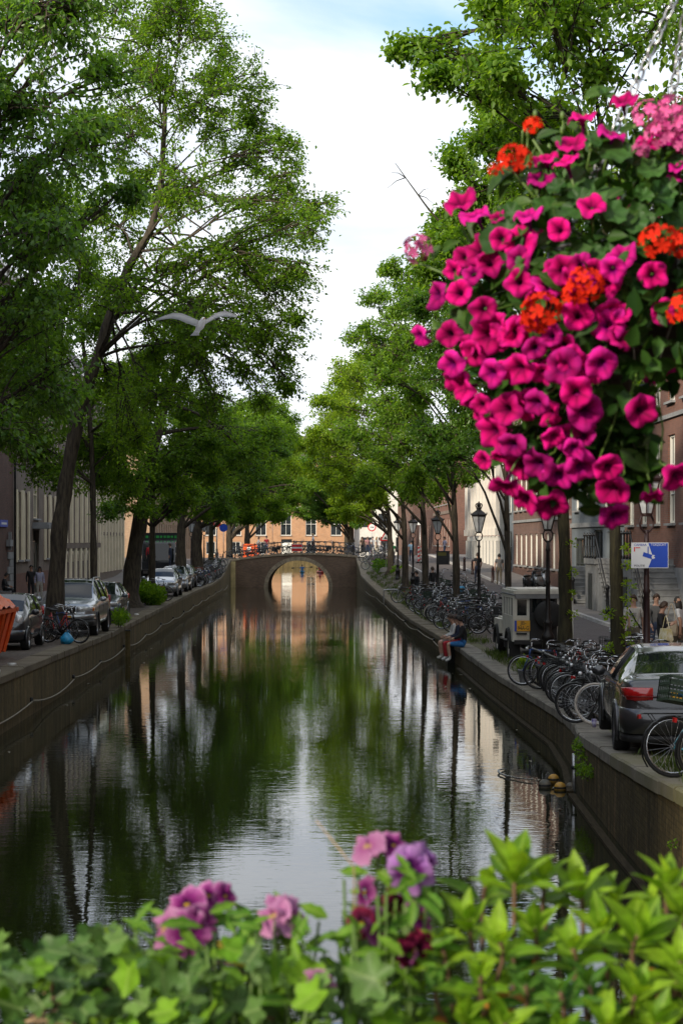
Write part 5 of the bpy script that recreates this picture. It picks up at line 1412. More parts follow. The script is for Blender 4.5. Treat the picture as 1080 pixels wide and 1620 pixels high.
c = car('small dark blue hatchback with round clear headlight behind the orange skip', (-9.22, 52.3, ql(52)), R(-90), M['p_dark'], T2, (-1.15, 1.19), 0.29, 1.44, spokes=6, pillars=((-0.52, 0, 0),))
for s in (1, -1):
    q = MB(); q.sphere((1.52, s * 0.58, 0.80), 0.16, 12, 8, 0, (0.75, 0.8, 1.15)); q.build('headlight', M['head'], c)
    wrap(c, 'tail_light', M['tail'], [(-1.5, .78), (-1.68, .7), (-1.74, .6)], 0.85, 1.1, 0.014, s)
wrap(c, 'bumper', M['p_dark'], [(1.35, .79), (1.62, .7), (1.78, .5), (1.85, .2), (1.85, -.2), (1.78, -.5), (1.62, -.7), (1.35, -.79)], 0.28, 0.56, 0.02)
wrap(c, 'grille', M['plastic'], [(1.80, .42), (1.87, .2), (1.87, -.2), (1.80, -.42)], 0.34, 0.46, 0.02)

# silver sport utility estate
T3 = dict(zl=[(-2.4, .5), (-2.25, .32), (2.1, .3), (2.3, .36), (2.4, .5)],
          zb=[(-2.4, 1.0), (-2.2, 1.12), (0, 1.1), (1.2, 1.06), (1.9, .98), (2.3, .88), (2.4, .75)],
          zt=[(-2.4, 1.1), (-2.33, 1.3), (-2.1, 1.66), (-1.8, 1.73), (-.5, 1.78), (.2, 1.75), (.55, 1.63), (1.0, 1.30), (1.2, 1.18), (1.6, 1.13), (2.15, 1.03), (2.33, .93), (2.4, .8)],
          w=[(-2.4, .78), (-2.2, .9), (-1.5, .945), (1.5, .945), (2.1, .87), (2.3, .78), (2.4, .68)],
          wt=[(-2.4, .68), (-2.1, .68), (-1.0, .64), (.2, .64), (.7, .7), (1.15, .78), (1.6, .78), (2.2, .7), (2.4, .58)],
          cut=[0.25, 1.18, -2.3, -1.95], mirror=(0.85, 1.15), seams=(-1.0, 0.0, 1.0), glass=glassing(0.25, 1.18, -2.3, -1.95, [(-2.0, -1.1), (-1.02, -0.06), (0.02, 0.85)]))
c = car('big silver estate car with roof rails facing the viewer right of the leaning elm', (-8.66, 61.6, ql(61)), R(-90), M['p_silver'], T3, (-1.42, 1.44), 0.36, 1.66, rail=True, trim=M['plastic'], pillars=((-1.05, 0, 0), (-0.02, 0, 0)))
for s in (1, -1):
    wrap(c, 'headlight', M['head'], [(1.98, .885), (2.2, .83), (2.36, .70), (2.41, .52), (2.43, .40)], 0.79, 0.96, 0.016, s)
    wrap(c, 'indicator', M['amber'], [(1.9, .905), (2.0, .885), (2.1, .865)], 0.80, 0.93, 0.02, s)
    wrap(c, 'tail_light', M['tail'], [(-2.1, .9), (-2.3, .85), (-2.38, .75)], 0.95, 1.2, 0.014, s)
wrap(c, 'grille', M['plastic'], [(2.43, .37), (2.46, .2), (2.46, -.2), (2.43, -.37)], 0.74, 0.96, 0.02)
wrap(c, 'grille_frame', M['chrome'], [(2.43, .39), (2.46, .2), (2.46, -.2), (2.43, -.39)], 0.955, 0.985, 0.025)
wrap(c, 'bumper', M['plastic'], [(1.95, .92), (2.25, .86), (2.42, .72), (2.5, .3), (2.5, -.3), (2.42, -.72), (2.25, -.86), (1.95, -.92)], 0.34, 0.55, 0.03)
wrap(c, 'bumper', M['p_silver'], [(1.9, .92), (2.2, .87), (2.4, .73), (2.48, .3), (2.48, -.3), (2.4, -.73), (2.2, -.87), (1.9, -.92)], 0.55, 0.72, 0.03)
q = MB(); q.box((2.53, 0, 0.62), (0.02, 0.5, 0.11)); q.build('number_plate', M['plate'], c)

# dark grey hatchback parked behind it, two silver cars and one more farther on
T4 = dict(zl=[(-2.1, .42), (-1.95, .25), (1.8, .2), (2.05, .28), (2.15, .4)],
          zb=[(-2.1, .88), (-1.9, 1.0), (0, .96), (1.2, .91), (1.8, .8), (2.15, .58)],
          zt=[(-2.1, .95), (-2.0, 1.1), (-1.6, 1.34), (-1.2, 1.43), (-.4, 1.46), (.1, 1.44), (.5, 1.30), (1.05, 1.03), (1.2, .98), (1.7, .88), (2.0, .74), (2.15, .6)],
          w=[(-2.1, .72), (-1.9, .84), (-1.3, .89), (1.3, .89), (1.8, .82), (2.05, .68), (2.15, .55)],
          wt=[(-2.1, .6), (-1.8, .66), (-1.0, .59), (0, .59), (.6, .66), (1.15, .72), (1.8, .62), (2.15, .42)],
          cut=[0.12, 1.05, -1.98, -1.5], mirror=(0.75, 0.98), seams=(-0.85, 0.0, 0.95), glass=glassing(0.12, 1.08, -1.98, -1.5, [(-1.5, -0.42), (-0.34, 0.72)]))
def hatch(label, x, y, pm):
    c = car(label, (x, y, ql(y)), R(-90), pm, T4, (-1.28, 1.32), 0.32, 1.58, pillars=((-0.38, 0, 0),))
    for s in (1, -1):
        wrap(c, 'headlight', M['head'], [(1.6, .845), (1.85, .79), (2.05, .67), (2.13, .53), (2.16, .42)], 0.64, 0.78, 0.016, s)
        wrap(c, 'tail_light', M['tail'], [(-1.8, .85), (-2.0, .78), (-2.1, .66)], 0.8, 1.0, 0.014, s)
    wrap(c, 'grille', M['plastic'], [(2.15, .45), (2.22, .2), (2.22, -.2), (2.15, -.45)], 0.36, 0.5, 0.03)
    wrap(c, 'bumper', pm, [(1.7, .84), (1.95, .76), (2.12, .6), (2.2, .25), (2.2, -.25), (2.12, -.6), (1.95, -.76), (1.7, -.84)], 0.28, 0.6, 0.02)
    q = MB(); q.box((2.245, 0, 0.52), (0.02, 0.5, 0.11)); q.build('number_plate', M['plate'], c)
    return c
hatch('dark slate hatchback with lit looking clear headlamp parked behind the silver estate', -9.02, 71.2, M['p_slate'])
hatch('silver hatchback behind the leafy bush on the left quay', -9.52, 101.5, M['p_silver'])
hatch('second silver car with only its right front showing behind the silver hatchback', -9.72, 110.6, M['p_silver'])
hatch('farthest parked grey car before the wooden board on the left quay', -10.15, 120.3, M['p_slate'])

# old cream off road car seen from behind
def offroad(loc, rz):
    root = empty('off_road_car', loc, rz, 'old boxy cream off road car with black spare wheel seen from behind', 'off-road car')
    hw = 0.86
    b_ = MB()
    # tub and bonnet, x forward; rear face at x = -2.1
    b_.box((-0.95, 0, 0.88), (2.3, 2 * hw, 0.62)); b_.box((1.25, 0, 0.93), (1.7, 1.5, 0.42)); b_.box((1.0, 0, 0.62), (2.0, 1.3, 0.3))
    for s in (1, -1): b_.box((1.45, s * 0.74, 0.88), (1.25, 0.26, 0.42))
    b_.build('tub', M['p_cream'], root)
    cb = MB()
    # cabin pillars and panels around the openings
    zt, zb = 1.92, 1.19
    for s in (1, -1):
        y = s * (hw - 0.03)
        for (a, c_) in ((-2.1, -1.98), (-1.42, -1.34), (-0.93, -0.85), (-0.42, -0.30), (0.22, 0.34)):
            cb.box(((a + c_) / 2, y, (zt + zb) / 2), (c_ - a, 0.05, zt - zb))
        cb.box((-0.88, y, zb + 0.05), (2.44, 0.052, 0.1)); cb.box((-0.88, y, zt - 0.06), (2.44, 0.052, 0.12))
        # rear corner panel with its small window
        cb.box((-2.08, s * 0.80, (zt + zb) / 2), (0.05, 0.12, zt - zb)); cb.box((-2.08, s * 0.43, (zt + zb) / 2), (0.05, 0.08, zt - zb))
        cb.box((-2.08, s * 0.605, zb + 0.06), (0.05, 0.27, 0.12)); cb.box((-2.08, s * 0.605, zt - 0.08), (0.05, 0.27, 0.16))
    cb.build('cabin_frame', M['p_cream'], root)
    rf = MB(); rf.box((-0.86, 0, 1.97), (2.72, 1.70, 0.09)); rf.box((-0.86, 0, 2.035), (2.5, 1.5, 0.05)); rf.build('roof', M['p_cream'], root)
    rk = MB()
    for s in (1, -1): rk.tube([(-2.2, s * 0.84, 1.90), (0.5, s * 0.84, 1.90)], 0.03, 6)
    rk.box((-2.17, 0, 1.86), (0.08, 1.6, 0.13)); rk.build('roof_gutter', M['stone_grey'], root)
    for s in (1, -1):
        for (a, c_) in ((-1.98, -1.42), (-1.34, -0.93), (-0.85, -0.42), (-0.30, 0.22)):
            g = MB(); g.box(((a + c_) / 2, s * (hw - 0.045), 1.545), (c_ - a, 0.012, 0.52)); g.build('side_window', M['car_glass'], root)
        g = MB(); g.box((-2.075, s * 0.605, 1.55), (0.012, 0.27, 0.5)); g.build('rear_quarter_window', M['car_glass'], root)
    g = MB(); g.box((0.42, 0, 1.56), (0.03, 1.5, 0.6)); g.build('windscreen', M['car_glass'], root)
    dr = MB(); dr.box((-2.095, 0, 1.26), (0.05, 0.78, 1.28)); dr.build('rear_door', M['plastic'], root)
    g = MB(); g.box((-2.125, 0, 1.62), (0.012, 0.66, 0.42)); g.build('rear_window', M['car_glass'], root)
    sp = MB(); sp.lathe([(0.0, 0.0), (0.3, 0.0), (0.4, 0.04), (0.41, 0.1), (0.41, 0.18), (0.36, 0.24), (0.12, 0.25), (0.0, 0.22)], 24, caps=False)
    sp.build('spare_wheel', M['rubber'], root, (-2.13, -0.12, 1.33), (0, R(-90), 0))
    for wx in (-1.25, 1.4):
        for s in (1, -1):
            wheel(root, wx, s * 0.76, 0.39, 0.24, s, 8, 'p_cream', 0.58)
            ar = MB(); ar.tube([(wx + 0.46 * math.cos(a), s * 0.87, 0.42 + 0.46 * math.sin(a)) for a in [PI * (1.05 - 1.1 * i / 10) for i in range(11)]], 0.075, 6, smooth=False); ar.build('wheel_arch', M['rubber'], root)
    for s in (1, -1):
        mf = MB(); mf.box((-1.78, s * 0.76, 0.36), (0.03, 0.3, 0.5)); mf.build('mudflap', M['rubber'], root)
        wrap(root, 'tail_light', M['tail'], [(-2.1, s * 0.80), (-2.1, s * 0.74)], 0.98, 1.06, 0.03)
    bp = MB(); bp.box((-2.2, 0, 0.56), (0.14, 1.66, 0.12)); bp.build('rear_bumper', M['plastic'], root)
    fb = MB(); fb.box((2.2, 0, 0.6), (0.12, 1.6, 0.14)); fb.build('front_bumper', M['plastic'], root)
    ub = MB(); ub.box((0, 0, 0.5), (4.0, 1.0, 0.3)); ub.build('underbody', M['plastic'], root)
    pl = MB(); pl.box((-2.14, 0.60, 1.02), (0.02, 0.44, 0.30)); p = pl.build('number_plate', M['plate'], root)
    bs = MB(); bs.box((-2.152, 0.79, 1.02), (0.006, 0.06, 0.3)); bs.build('plate_band', M['blue_sign'], p)
    text_part('JB-', 0.15, M['plate_text'], p, (-2.154, 0.57, 1.095), (R(90), 0, R(-90)))
    text_part('94A-G', 0.15, M['plate_text'], p, (-2.154, 0.57, 0.955), (R(90), 0, R(-90)), sx=0.8)
    lb = MB(); lb.box((-2.15, 0.62, 0.80), (0.05, 0.3, 0.05)); lb.build('plate_lamp', M['plastic'], root)
    for s in (1, -1):
        q = MB(); q.box((0.5, s * 1.02, 1.35), (0.06, 0.16, 0.24)); q.bar((0.45, s * 0.86, 1.25), (0.5, s * 1.0, 1.3), 0.03, 0.03); q.build('door_mirror', M['plastic'], root)
    st = MB(); st.box((-0.4, hw + 0.02, 0.58), (1.2, 0.12, 0.05)); st.build('side_step', M['steel'], root)
    return root
offroad((5.62, 55.9, gz(5.0, 55.5)), R(92.5))

# black lorry standing in the left street
lo = empty('lorry', (-12.1, 129, ql(129)), R(-90), 'black box lorry with a green line of lettering standing in the left street', 'lorry')
q = MB(); q.box((-1.0, 0, 2.2), (5.2, 2.4, 2.7)); q.build('cargo_box', M['p_dark'], lo)
q = MB(); q.prism([(1.7, 0.6), (3.5, 0.6), (3.5, 1.6), (3.25, 2.9), (1.7, 3.1)], -1.1, 1.1); q.build('cab', M['p_dark'], lo)
q = MB(); q.prism([(3.52, 1.65), (3.53, 1.7), (3.29, 2.82), (3.27, 2.8)], -1.0, 1.0); q.build('windscreen', M['car_glass'], lo)
for s in (1, -1):
    q = MB(); q.box((2.5, s * 1.105, 2.2), (1.2, 0.02, 0.9)); q.build('side_window', M['car_glass'], lo)
    q = MB(); q.box((3.53, s * 0.85, 0.95), (0.05, 0.3, 0.2)); q.build('headlight', M['head'], lo)
    q = MB(); q.box((3.35, s * 1.3, 2.1), (0.1, 0.2, 0.5)); q.build('door_mirror', M['plastic'], lo)
    for wx in (-2.4, 2.5): wheel(lo, wx, s * 1.0, 0.45, 0.3, s, 8, 'steel')
q = MB(); q.box((3.55, 0, 0.62), (0.12, 2.2, 0.35)); q.build('bumper', M['plastic'], lo)
M['green'] = mat('green_print', (0.02, 0.30, 0.05), 0.5)
for i in range(9):
    q = MB(); q.box((1.62, -0.95 + i * 0.24, 3.28), (0.012, 0.14 if i % 3 else 0.19, 0.16)); q.build('green_mark', M['green'], lo)

# orange skip
sk = empty('skip', (-9.12, 46.6, ql(46)), 0, 'orange metal skip under an orange tarpaulin at the left picture edge', 'skip')
prof = [(-0.62, 0.1), (0.62, 0.1), (0.86, 1.15), (-0.86, 1.15)]
q = MB()
rings = [[(p[0] * k, y, p[1]) for p in prof] for y, k in ((-1.15, 0.93), (-1.5, 1.0), (1.5, 1.0), (1.15, 0.93))]
q.loft([[(p[0], -1.0 if p[1] < 0.5 else -1.55, p[1]) for p in prof], [(p[0], 1.0 if p[1] < 0.5 else 1.55, p[1]) for p in prof]], smooth=False)
q.build('body', M['orange'], sk)
q = MB()
for s in (1, -1):
    q.box((s * 0.88, 0, 1.16), (0.1, 3.2, 0.1)); q.box((0, s * 1.57, 1.16), (1.66, 0.1, 0.1))
q.build('rim', M['orange'], sk)
for s in (1, -1):
    for y in (-1.1, -0.4, 0.4, 1.1):
        q = MB(); q.bar((s * 0.66, y * 0.8, 0.12), (s * 0.90, y, 1.12), 0.1, 0.08); q.build('rib', M['orange'], sk)
for x in (-0.62, 0.0, 0.62):
    q = MB(); q.bar((x * 0.85, -1.08, 0.12), (x * 1.2, -1.6, 1.12), 0.1, 0.07); q.build('rib', M['orange'], sk)
q = MB(); q.bar((-0.7, -1.33, 0.55), (0.7, -1.33, 0.55), 0.09, 0.1); q.build('cross_rib', M['orange'], sk)
q = MB(); q.add([(-0.5, -1.42, 0.66), (0.44, -1.42, 0.66), (0.48, -1.615, 1.04), (-0.54, -1.615, 1.04)], [(0, 1, 2, 3)]); q.add([(-0.5, -1.41, 0.66), (0.44, -1.41, 0.66), (0.48, -1.60, 1.04), (-0.54, -1.60, 1.04)], [(3, 2, 1, 0)]); q.build('sign_plate', M['sign_white'], sk)
M['tarp'] = mat('tarpaulin', (0.75, 0.14, 0.03), 0.45, var=0.2, vscale=4)
q = MB(); vs = []; nx, ny = 12, 18
rt = random.Random(4)
for i in range(nx + 1):
    for j in range(ny + 1):
        u, v = i / nx * 2 - 1, j / ny * 2 - 1
        z = 1.58 - 0.30 * (abs(u) ** 3) - 0.22 * abs(v) ** 4 + 0.07 * math.sin(9 * u + 5 * v) * math.cos(7 * v - 3 * u) + rt.uniform(-.03, .03)
        vs.append((u * 0.94, v * 1.62, z))
fs = [(i * (ny + 1) + j, (i + 1) * (ny + 1) + j, (i + 1) * (ny + 1) + j + 1, i * (ny + 1) + j + 1) for i in range(nx) for j in range(ny)]
q.add(vs, fs, 0, None, True)
tag(q.build('tarpaulin', M['tarp'], None, (-9.12, 46.6, ql(46))), 'crumpled bright orange tarpaulin covering the skip', 'tarpaulin')
q = MB(); q.box((0, 0, 0), (0.16, 0.02, 0.5)); 
for k in (-0.17, 0.0, 0.17): q.box((0, -0.002, k), (0.162, 0.02, 0.08), 1)
o = q.build('barrier_post', [M['sign_white'], M['red']], sk, (0.18, -1.66, 1.28), (0, R(12), 0)); o.name = 'marker_board'

# motor scooters on the right pavement
def scooter(label, x, y, rz, c):
    root = empty('motor_scooter', (x, y, gz(x, y)), rz, label, 'scooter')
    for wx in (-0.62, 0.62):
        q = MB(); q.lathe([(0.12, -0.05), (0.2, -0.055), (0.235, -0.03), (0.235, 0.03), (0.2, 0.055), (0.12, 0.05), (0.12, -0.05)], 18, caps=False); w = q.build('wheel', M['rubber'], root, (wx, 0, 0.235), (R(90), 0, 0))
        q = MB(); q.lathe([(0.0, -0.04), (0.125, -0.03), (0.125, 0.03), (0.0, 0.04)], 12, caps=False); q.build('rim', M['steel'], w)
    q = MB(); q.loft([[(-0.85, -.05, .5), (-0.85, .05, .5), (-.85, .06, .72), (-.85, -.06, .72)], [(-.6, -.17, .35), (-.6, .17, .35), (-.6, .16, .76), (-.6, -.16, .76)], [(-.1, -.18, .28), (-.1, .18, .28), (-.1, .15, .72), (-.1, -.15, .72)], [(0.02, -.17, .25), (0.02, .17, .25), (0.02, .14, .4), (0.02, -.14, .4)]]); q.build('rear_body', c, root)
    q = MB(); q.box((0.2, 0, 0.27), (0.5, 0.3, 0.07)); q.build('footboard', M['plastic'], root)
    q = MB(); q.loft([[(.42, -.18, .25), (.5, -.18, .25), (.5, .18, .25), (.42, .18, .25)], [(.46, -.2, .6), (.55, -.16, .6), (.55, .16, .6), (.46, .2, .6)], [(.4, -.12, .98), (.46, -.1, 1.0), (.46, .1, 1.0), (.4, .12, .98)]]); q.build('leg_shield', c, root)
    q = MB(); q.sphere((-0.42, 0, 0.8), 0.16, 10, 6, 0, (2.4, 1, 0.5)); q.build('seat', M['leather'], root)
    q = MB(); q.tube([(.3, .34, 1.02), (.4, .1, 1.05), (.4, -.1, 1.05), (.3, -.34, 1.02)], 0.022, 6); q.sphere((.45, 0, 1.0), 0.1, 8, 6); q.build('handlebar', M['plastic'], root)
    q = MB(); q.tube([(.56, 0, .95), (.62, 0, .24)], 0.035, 6); q.sphere((.66, 0, .42), .13, 8, 6, 0, (1.4, .6, .6)); q.build('front_fork', c, root)
    for s in (1, -1):
        q = MB(); q.tube([(.4, s * .25, 1.05), (.38, s * .32, 1.24)], 0.01, 4); q.sphere((.38, s * .33, 1.27), .06, 8, 6, 0, (.4, 1, .7)); q.build('mirror', M['plastic'], root)
    return root
scooter('black motor scooter parked against the brown brick house', 9.75, 98.0, R(60), M['p_dark'])
scooter('pale silver motor scooter parked beside the black scooter', 10.35, 98.6, R(65), M['p_silver'])
# ------------------------------------------------------------------ bicycles
BM = {}
def bike_meshes():
    r = 0.345
    t = MB(); N_ = 30
    t.tube([(r * math.cos(2 * PI * i / N_), 0, r * math.sin(2 * PI * i / N_)) for i in range(N_)], 0.021, 6, closed=True)
    BM['tyre'] = t
    ri = MB(); ri.tube([((r - 0.03) * math.cos(2 * PI * i / N_), 0, (r - 0.03) * math.sin(2 * PI * i / N_)) for i in range(N_)], 0.012, 4, closed=True)
    BM['rim'] = ri.mesh('rim', M['chrome'])
    sp = MB()
    for i in range(22):
        a = 2 * PI * i / 22; b_ = a + 0.35 * (1 if i % 2 else -1)
        sp.tube([(0.02 * math.cos(b_), 0.02 * (1 if i % 4 < 2 else -1), 0.02 * math.sin(b_)), ((r - 0.03) * math.cos(a), 0, (r - 0.03) * math.sin(a))], 0.0022, 3, caps=False)
    sp.lathe([(0.022, -0.045), (0.022, 0.045)], 8, M=Matrix.Rotation(R(90), 4, 'X'))
    BM['spokes'] = sp.mesh('spokes', M['steel'])
    for k in ('rubber', 'white_rubber'):
        BM['tyre_' + k] = BM['tyre'].mesh('tyre', M[k])
    for k, prof in (('leather', 1), ('brown_leather', 1), ('blue', 1)):
        q = MB(); q.loft([[(-0.14, y, z) for y, z in ((-.09, 0), (-.1, .04), (0, .075), (.1, .04), (.09, 0))], [(-0.02, y, z) for y, z in ((-.09, -.01), (-.095, .03), (0, .055), (.095, .03), (.09, -.01))], [(0.08, y, z) for y, z in ((-.03, -.01), (-.035, .03), (0, .045), (.035, .03), (.03, -.01))], [(0.15, y, z) for y, z in ((-.012, 0), (-.018, .02), (0, .03), (.018, .02), (.012, 0))]])
        q.tube([(0, 0, 0), (-.03, 0, -.12)], 0.014, 6)
        BM['saddle_' + k] = q.mesh('saddle', M[k])
bike_meshes()
FR, HB = {}, {}
def frame_mesh(kind, m):
    k = (kind, m.name)
    if k in FR: return FR[k]
    q = MB()
    bb = (0.0, 0, 0.29); st = (-0.2, 0, 0.86); hd = (0.42, 0, 0.86); hd2 = (0.45, 0, 0.70); ra = (-0.47, 0, 0.345); fa = (0.60, 0, 0.345)
    q.tube([bb, st], 0.019, 7)
    if kind == 'step':
        q.tube([hd2, (0.24, 0, 0.46), (0.08, 0, 0.36), bb], 0.022, 7); q.tube([hd, (0.2, 0, 0.54), (-0.05, 0, 0.44)], 0.017, 6)
    elif kind == 'gents':
        q.tube([hd2, bb], 0.021, 7); q.tube([hd, (-0.185, 0, 0.82)], 0.018, 7)
    else:
        q.tube([hd2, (0.1, 0, 0.4), bb], 0.028, 7)
    q.tube([hd2, hd], 0.024, 7)
    for s in (1, -1):
        q.tube([bb, (-0.12, s * 0.05, 0.3), (ra[0], s * 0.06, ra[2])], 0.011, 5); q.tube([(-0.175, s * 0.02, 0.78), (ra[0], s * 0.06, ra[2])], 0.009, 5)
        q.tube([(0.46, s * 0.02, 0.68), (0.5, s * 0.055, 0.6), (fa[0], s * 0.055, fa[2])], 0.012, 5)
    FR[k] = q.mesh('frame', m)
    return FR[k]
def bar_mesh(kind, m):
    k = (kind, m.name)
    if k in HB: return HB[k]
    q = MB()
    q.tube([(0.41, 0, 0.85), (0.385, 0, 1.03)], 0.014, 6)
    if kind == 'sit':
        pts = [(0.14, 0.29, 1.06), (0.27, 0.285, 1.09), (0.38, 0.2, 1.09), (0.42, 0.06, 1.05), (0.42, -0.06, 1.05), (0.38, -0.2, 1.09), (0.27, -0.285, 1.09), (0.14, -0.29, 1.06)]
    elif kind == 'high':
        pts = [(0.18, 0.3, 1.17), (0.30, 0.29, 1.18), (0.40, 0.14, 1.12), (0.40, 0.05, 1.04), (0.40, -0.05, 1.04), (0.40, -0.14, 1.12), (0.30, -0.29, 1.18), (0.18, -0.3, 1.17)]
    else:
        pts = [(0.33, 0.3, 1.04), (0.37, 0.2, 1.05), (0.385, 0.05, 1.04), (0.385, -0.05, 1.04), (0.37, -0.2, 1.05), (0.33, -0.3, 1.04)]
    q.tube(smooth_path(pts, 3), 0.0115, 6)
    HB[k] = (q.mesh('handlebar', m), pts)
    g = MB()
    for s in (0, -1):
        a, b_ = Vector(pts[s]), Vector(pts[1 if s == 0 else -2]); g.tube([a, a + (b_ - a).normalized() * 0.12], 0.017, 6)
    HB[k] = (HB[k][0], g.mesh('grips', M['rubber']))
    return HB[k]
def small_mesh(key, fn):
    if key not in BM: BM[key] = fn()
    return BM[key]
def fender(front, m):
    def fn():
        q = MB(); cx = 0.60 if front else -0.47
        a0, a1 = (R(35), R(170)) if front else (R(-15), R(190))
        if not front: a0, a1 = R(10), R(215)
        rings = []
        for i in range(13):
            a = a0 + (a1 - a0) * i / 12; rr = 0.375
            ca, sa = math.cos(a), math.sin(a)
            rings.append([(cx + rr * ca, -0.03, 0.345 + rr * sa), (cx + (rr + .012) * ca, 0, 0.345 + (rr + .012) * sa), (cx + rr * ca, 0.03, 0.345 + rr * sa)])
        q.loft(rings, closed=False, caps=False)
        return q.mesh('mudguard', m)
    return small_mesh(('f', front, m.name), fn)
def carrier():
    def fn():
        q = MB()
        for s in (1, -1):
            q.tube([(-0.2, s * 0.06, 0.745), (-0.82, s * 0.075, 0.755)], 0.007, 5); q.tube([(-0.74, s * 0.07, 0.755), (-0.47, s * 0.065, 0.36)], 0.006, 4)
        for x in (-0.3, -0.45, -0.6, -0.75, -0.82): q.tube([(x, -0.07, 0.752), (x, 0.07, 0.752)], 0.005, 4)
        return q.mesh('luggage_rack', M['iron'])
    return small_mesh('carrier', fn)
def crank():
    def fn():
        q = MB(); q.lathe([(0.085, -0.004), (0.09, 0.0), (0.085, 0.004), (0.06, 0.0)], 14, (0, 0, 0), 0, Matrix.Translation((0, 0.045, 0.29)) @ Matrix.Rotation(R(90), 4, 'X'), caps=False)
        q.bar((0, 0.06, 0.29), (0.14, 0.065, 0.19), 0.018, 0.012); q.bar((0, -0.06, 0.29), (-0.14, -0.065, 0.39), 0.018, 0.012)
        q.box((0.14, 0.11, 0.19), (0.09, 0.08, 0.025)); q.box((-0.14, -0.11, 0.39), (0.09, 0.08, 0.025))
        return q.mesh('crankset', M['steel'])
    return small_mesh('crank', fn)
def chainguard(m):
    def fn():
        q = MB(); q.prism([(-0.55, 0.29), (0.06, 0.19), (0.12, 0.29), (0.06, 0.39), (-0.05, 0.40), (-0.5, 0.41)], 0.03, 0.055); return q.mesh('chain_guard', m)
    return small_mesh(('cg', m.name), fn)
def basket(kind):
    def fn():
        q = MB()
        if kind == 'crate':      # slatted crate on the front carrier
            w, d, h, x0, z0 = 0.40, 0.30, 0.24, 0.62, 0.92
            for zz in (z0, z0 + h * 0.35, z0 + h * 0.7, z0 + h):
                for s in (1, -1):
                    q.bar((x0 - d / 2, s * w / 2, zz), (x0 + d / 2, s * w / 2, zz), 0.012, 0.03); q.bar((x0 + s * d / 2, -w / 2, zz), (x0 + s * d / 2, w / 2, zz), 0.012, 0.03)
            for i in range(7):
                y = -w / 2 + w * i / 6
                for s in (1, -1): q.bar((x0 + s * d / 2, y, z0), (x0 + s * d / 2, y, z0 + h), 0.018, 0.01)
            for i in range(5):
                x = x0 - d / 2 + d * i / 4
                for s in (1, -1): q.bar((x, s * w / 2, z0), (x, s * w / 2, z0 + h), 0.018, 0.01)
            q.box((x0, 0, z0 - 0.01), (d, w, 0.012))
            return q.mesh('crate', M['crate'])
        if kind == 'wire':
            x0 = 0.60
            for zz, k in ((0.80, 0.8), (0.9, 0.9), (1.0, 1.0)):
                q.tube([(x0 + 0.13 * k * math.cos(a), 0.17 * k * math.sin(a), zz) for a in [2 * PI * i / 14 for i in range(14)]], 0.005, 4, closed=True)
            for i in range(14):
                a = 2 * PI * i / 14; q.tube([(x0 + 0.104 * math.cos(a), 0.136 * math.sin(a), 0.80), (x0 + 0.13 * math.cos(a), 0.17 * math.sin(a), 1.0)], 0.004, 3)
            q.lathe([(0.0, 0), (0.11, 0)], 12, (x0, 0, 0.80), caps=False)
            return q.mesh('wire_basket', M['iron'])
        # pannier bags
        for s in (1, -1): q.box((-0.55, s * 0.13, 0.56), (0.32, 0.12, 0.30), 0, 0, None, 0.93)
        return q.mesh('pannier', M['leather'])
    return small_mesh(('b', kind), fn)
M['crate'] = mat('crate_green', (0.022, 0.045, 0.025), 0.6, var=0.3, vscale=12)
BC = {k: mat('bike_' + k, c, 0.38, 0.1, var=0.12, vscale=8, coat=0.3) for k, c in dict(black=(0.012, 0.012, 0.013), blue=(0.02, 0.06, 0.22), teal=(0.06, 0.30, 0.38), red=(0.36, 0.03, 0.03), green=(0.02, 0.07, 0.04), white=(0.5, 0.5, 0.5), grey=(0.12, 0.125, 0.13)).items()}

def bike_proto(color='black', kind='step', bar='sit', tyre='rubber', saddle='leather', extras=('rack', 'guard', 'rearf', 'frontf'), barmat='chrome'):
    root = bpy.data.objects.new('bicycle', None)
    col.objects.link(root)
    root['category'] = 'bicycle'
    root.empty_display_size = 0.2
    m = BC[color]
    for x, nm in ((-0.47, 'wheel'), (0.60, 'wheel')):
        w = link(nm, BM['tyre_' + tyre], root, (x, 0, 0.366))
        link('rim', BM['rim'], w); link('spokes', BM['spokes'], w, rot=(0, 0.3 * x, 0))
    link('frame', frame_mesh(kind, m), root)
    hb, gp = bar_mesh(bar, M[barmat])
    h = link('handlebar', hb, root); link('grips', gp, h)
    link('saddle', BM['saddle_' + saddle], root, (-0.215, 0, 0.95))
    link('crankset', crank(), root)
    if 'rack' in extras: link('luggage_rack', carrier(), root)
    if 'guard' in extras: link('chain_guard', chainguard(M['black_metal']), root)
    if 'rearf' in extras: link('mudguard', fender(False, M['black_metal']), root)
    if 'frontf' in extras: link('mudguard', fender(True, M['black_metal']), root)
    if 'whitef' in extras: link('mudguard', fender(False, BC['white']), root)
    if 'rearcrate' in extras: link('crate', basket('crate'), root, (-1.28, 0, .02), (0, R(10), 0), (1.15, 1.2, 1.1))
    for k in ('crate', 'wire', 'pannier'):
        if k in extras: link({'crate': 'crate', 'wire': 'wire_basket', 'pannier': 'pannier'}[k], basket(k), root)
    def lamp():
        q = MB(); q.sphere((0.5, 0, 0.88), 0.04, 8, 6); return q.mesh('lamp', M['head'])
    link('lamp', small_mesh('lamp', lamp), root)
    def rl():
        q = MB(); q.box((-0.86, 0, 0.72), (0.03, 0.07, 0.05)); return q.mesh('rear_light', M['tail'])
    link('rear_light', small_mesh('rl', rl), root)
    return remember(root)
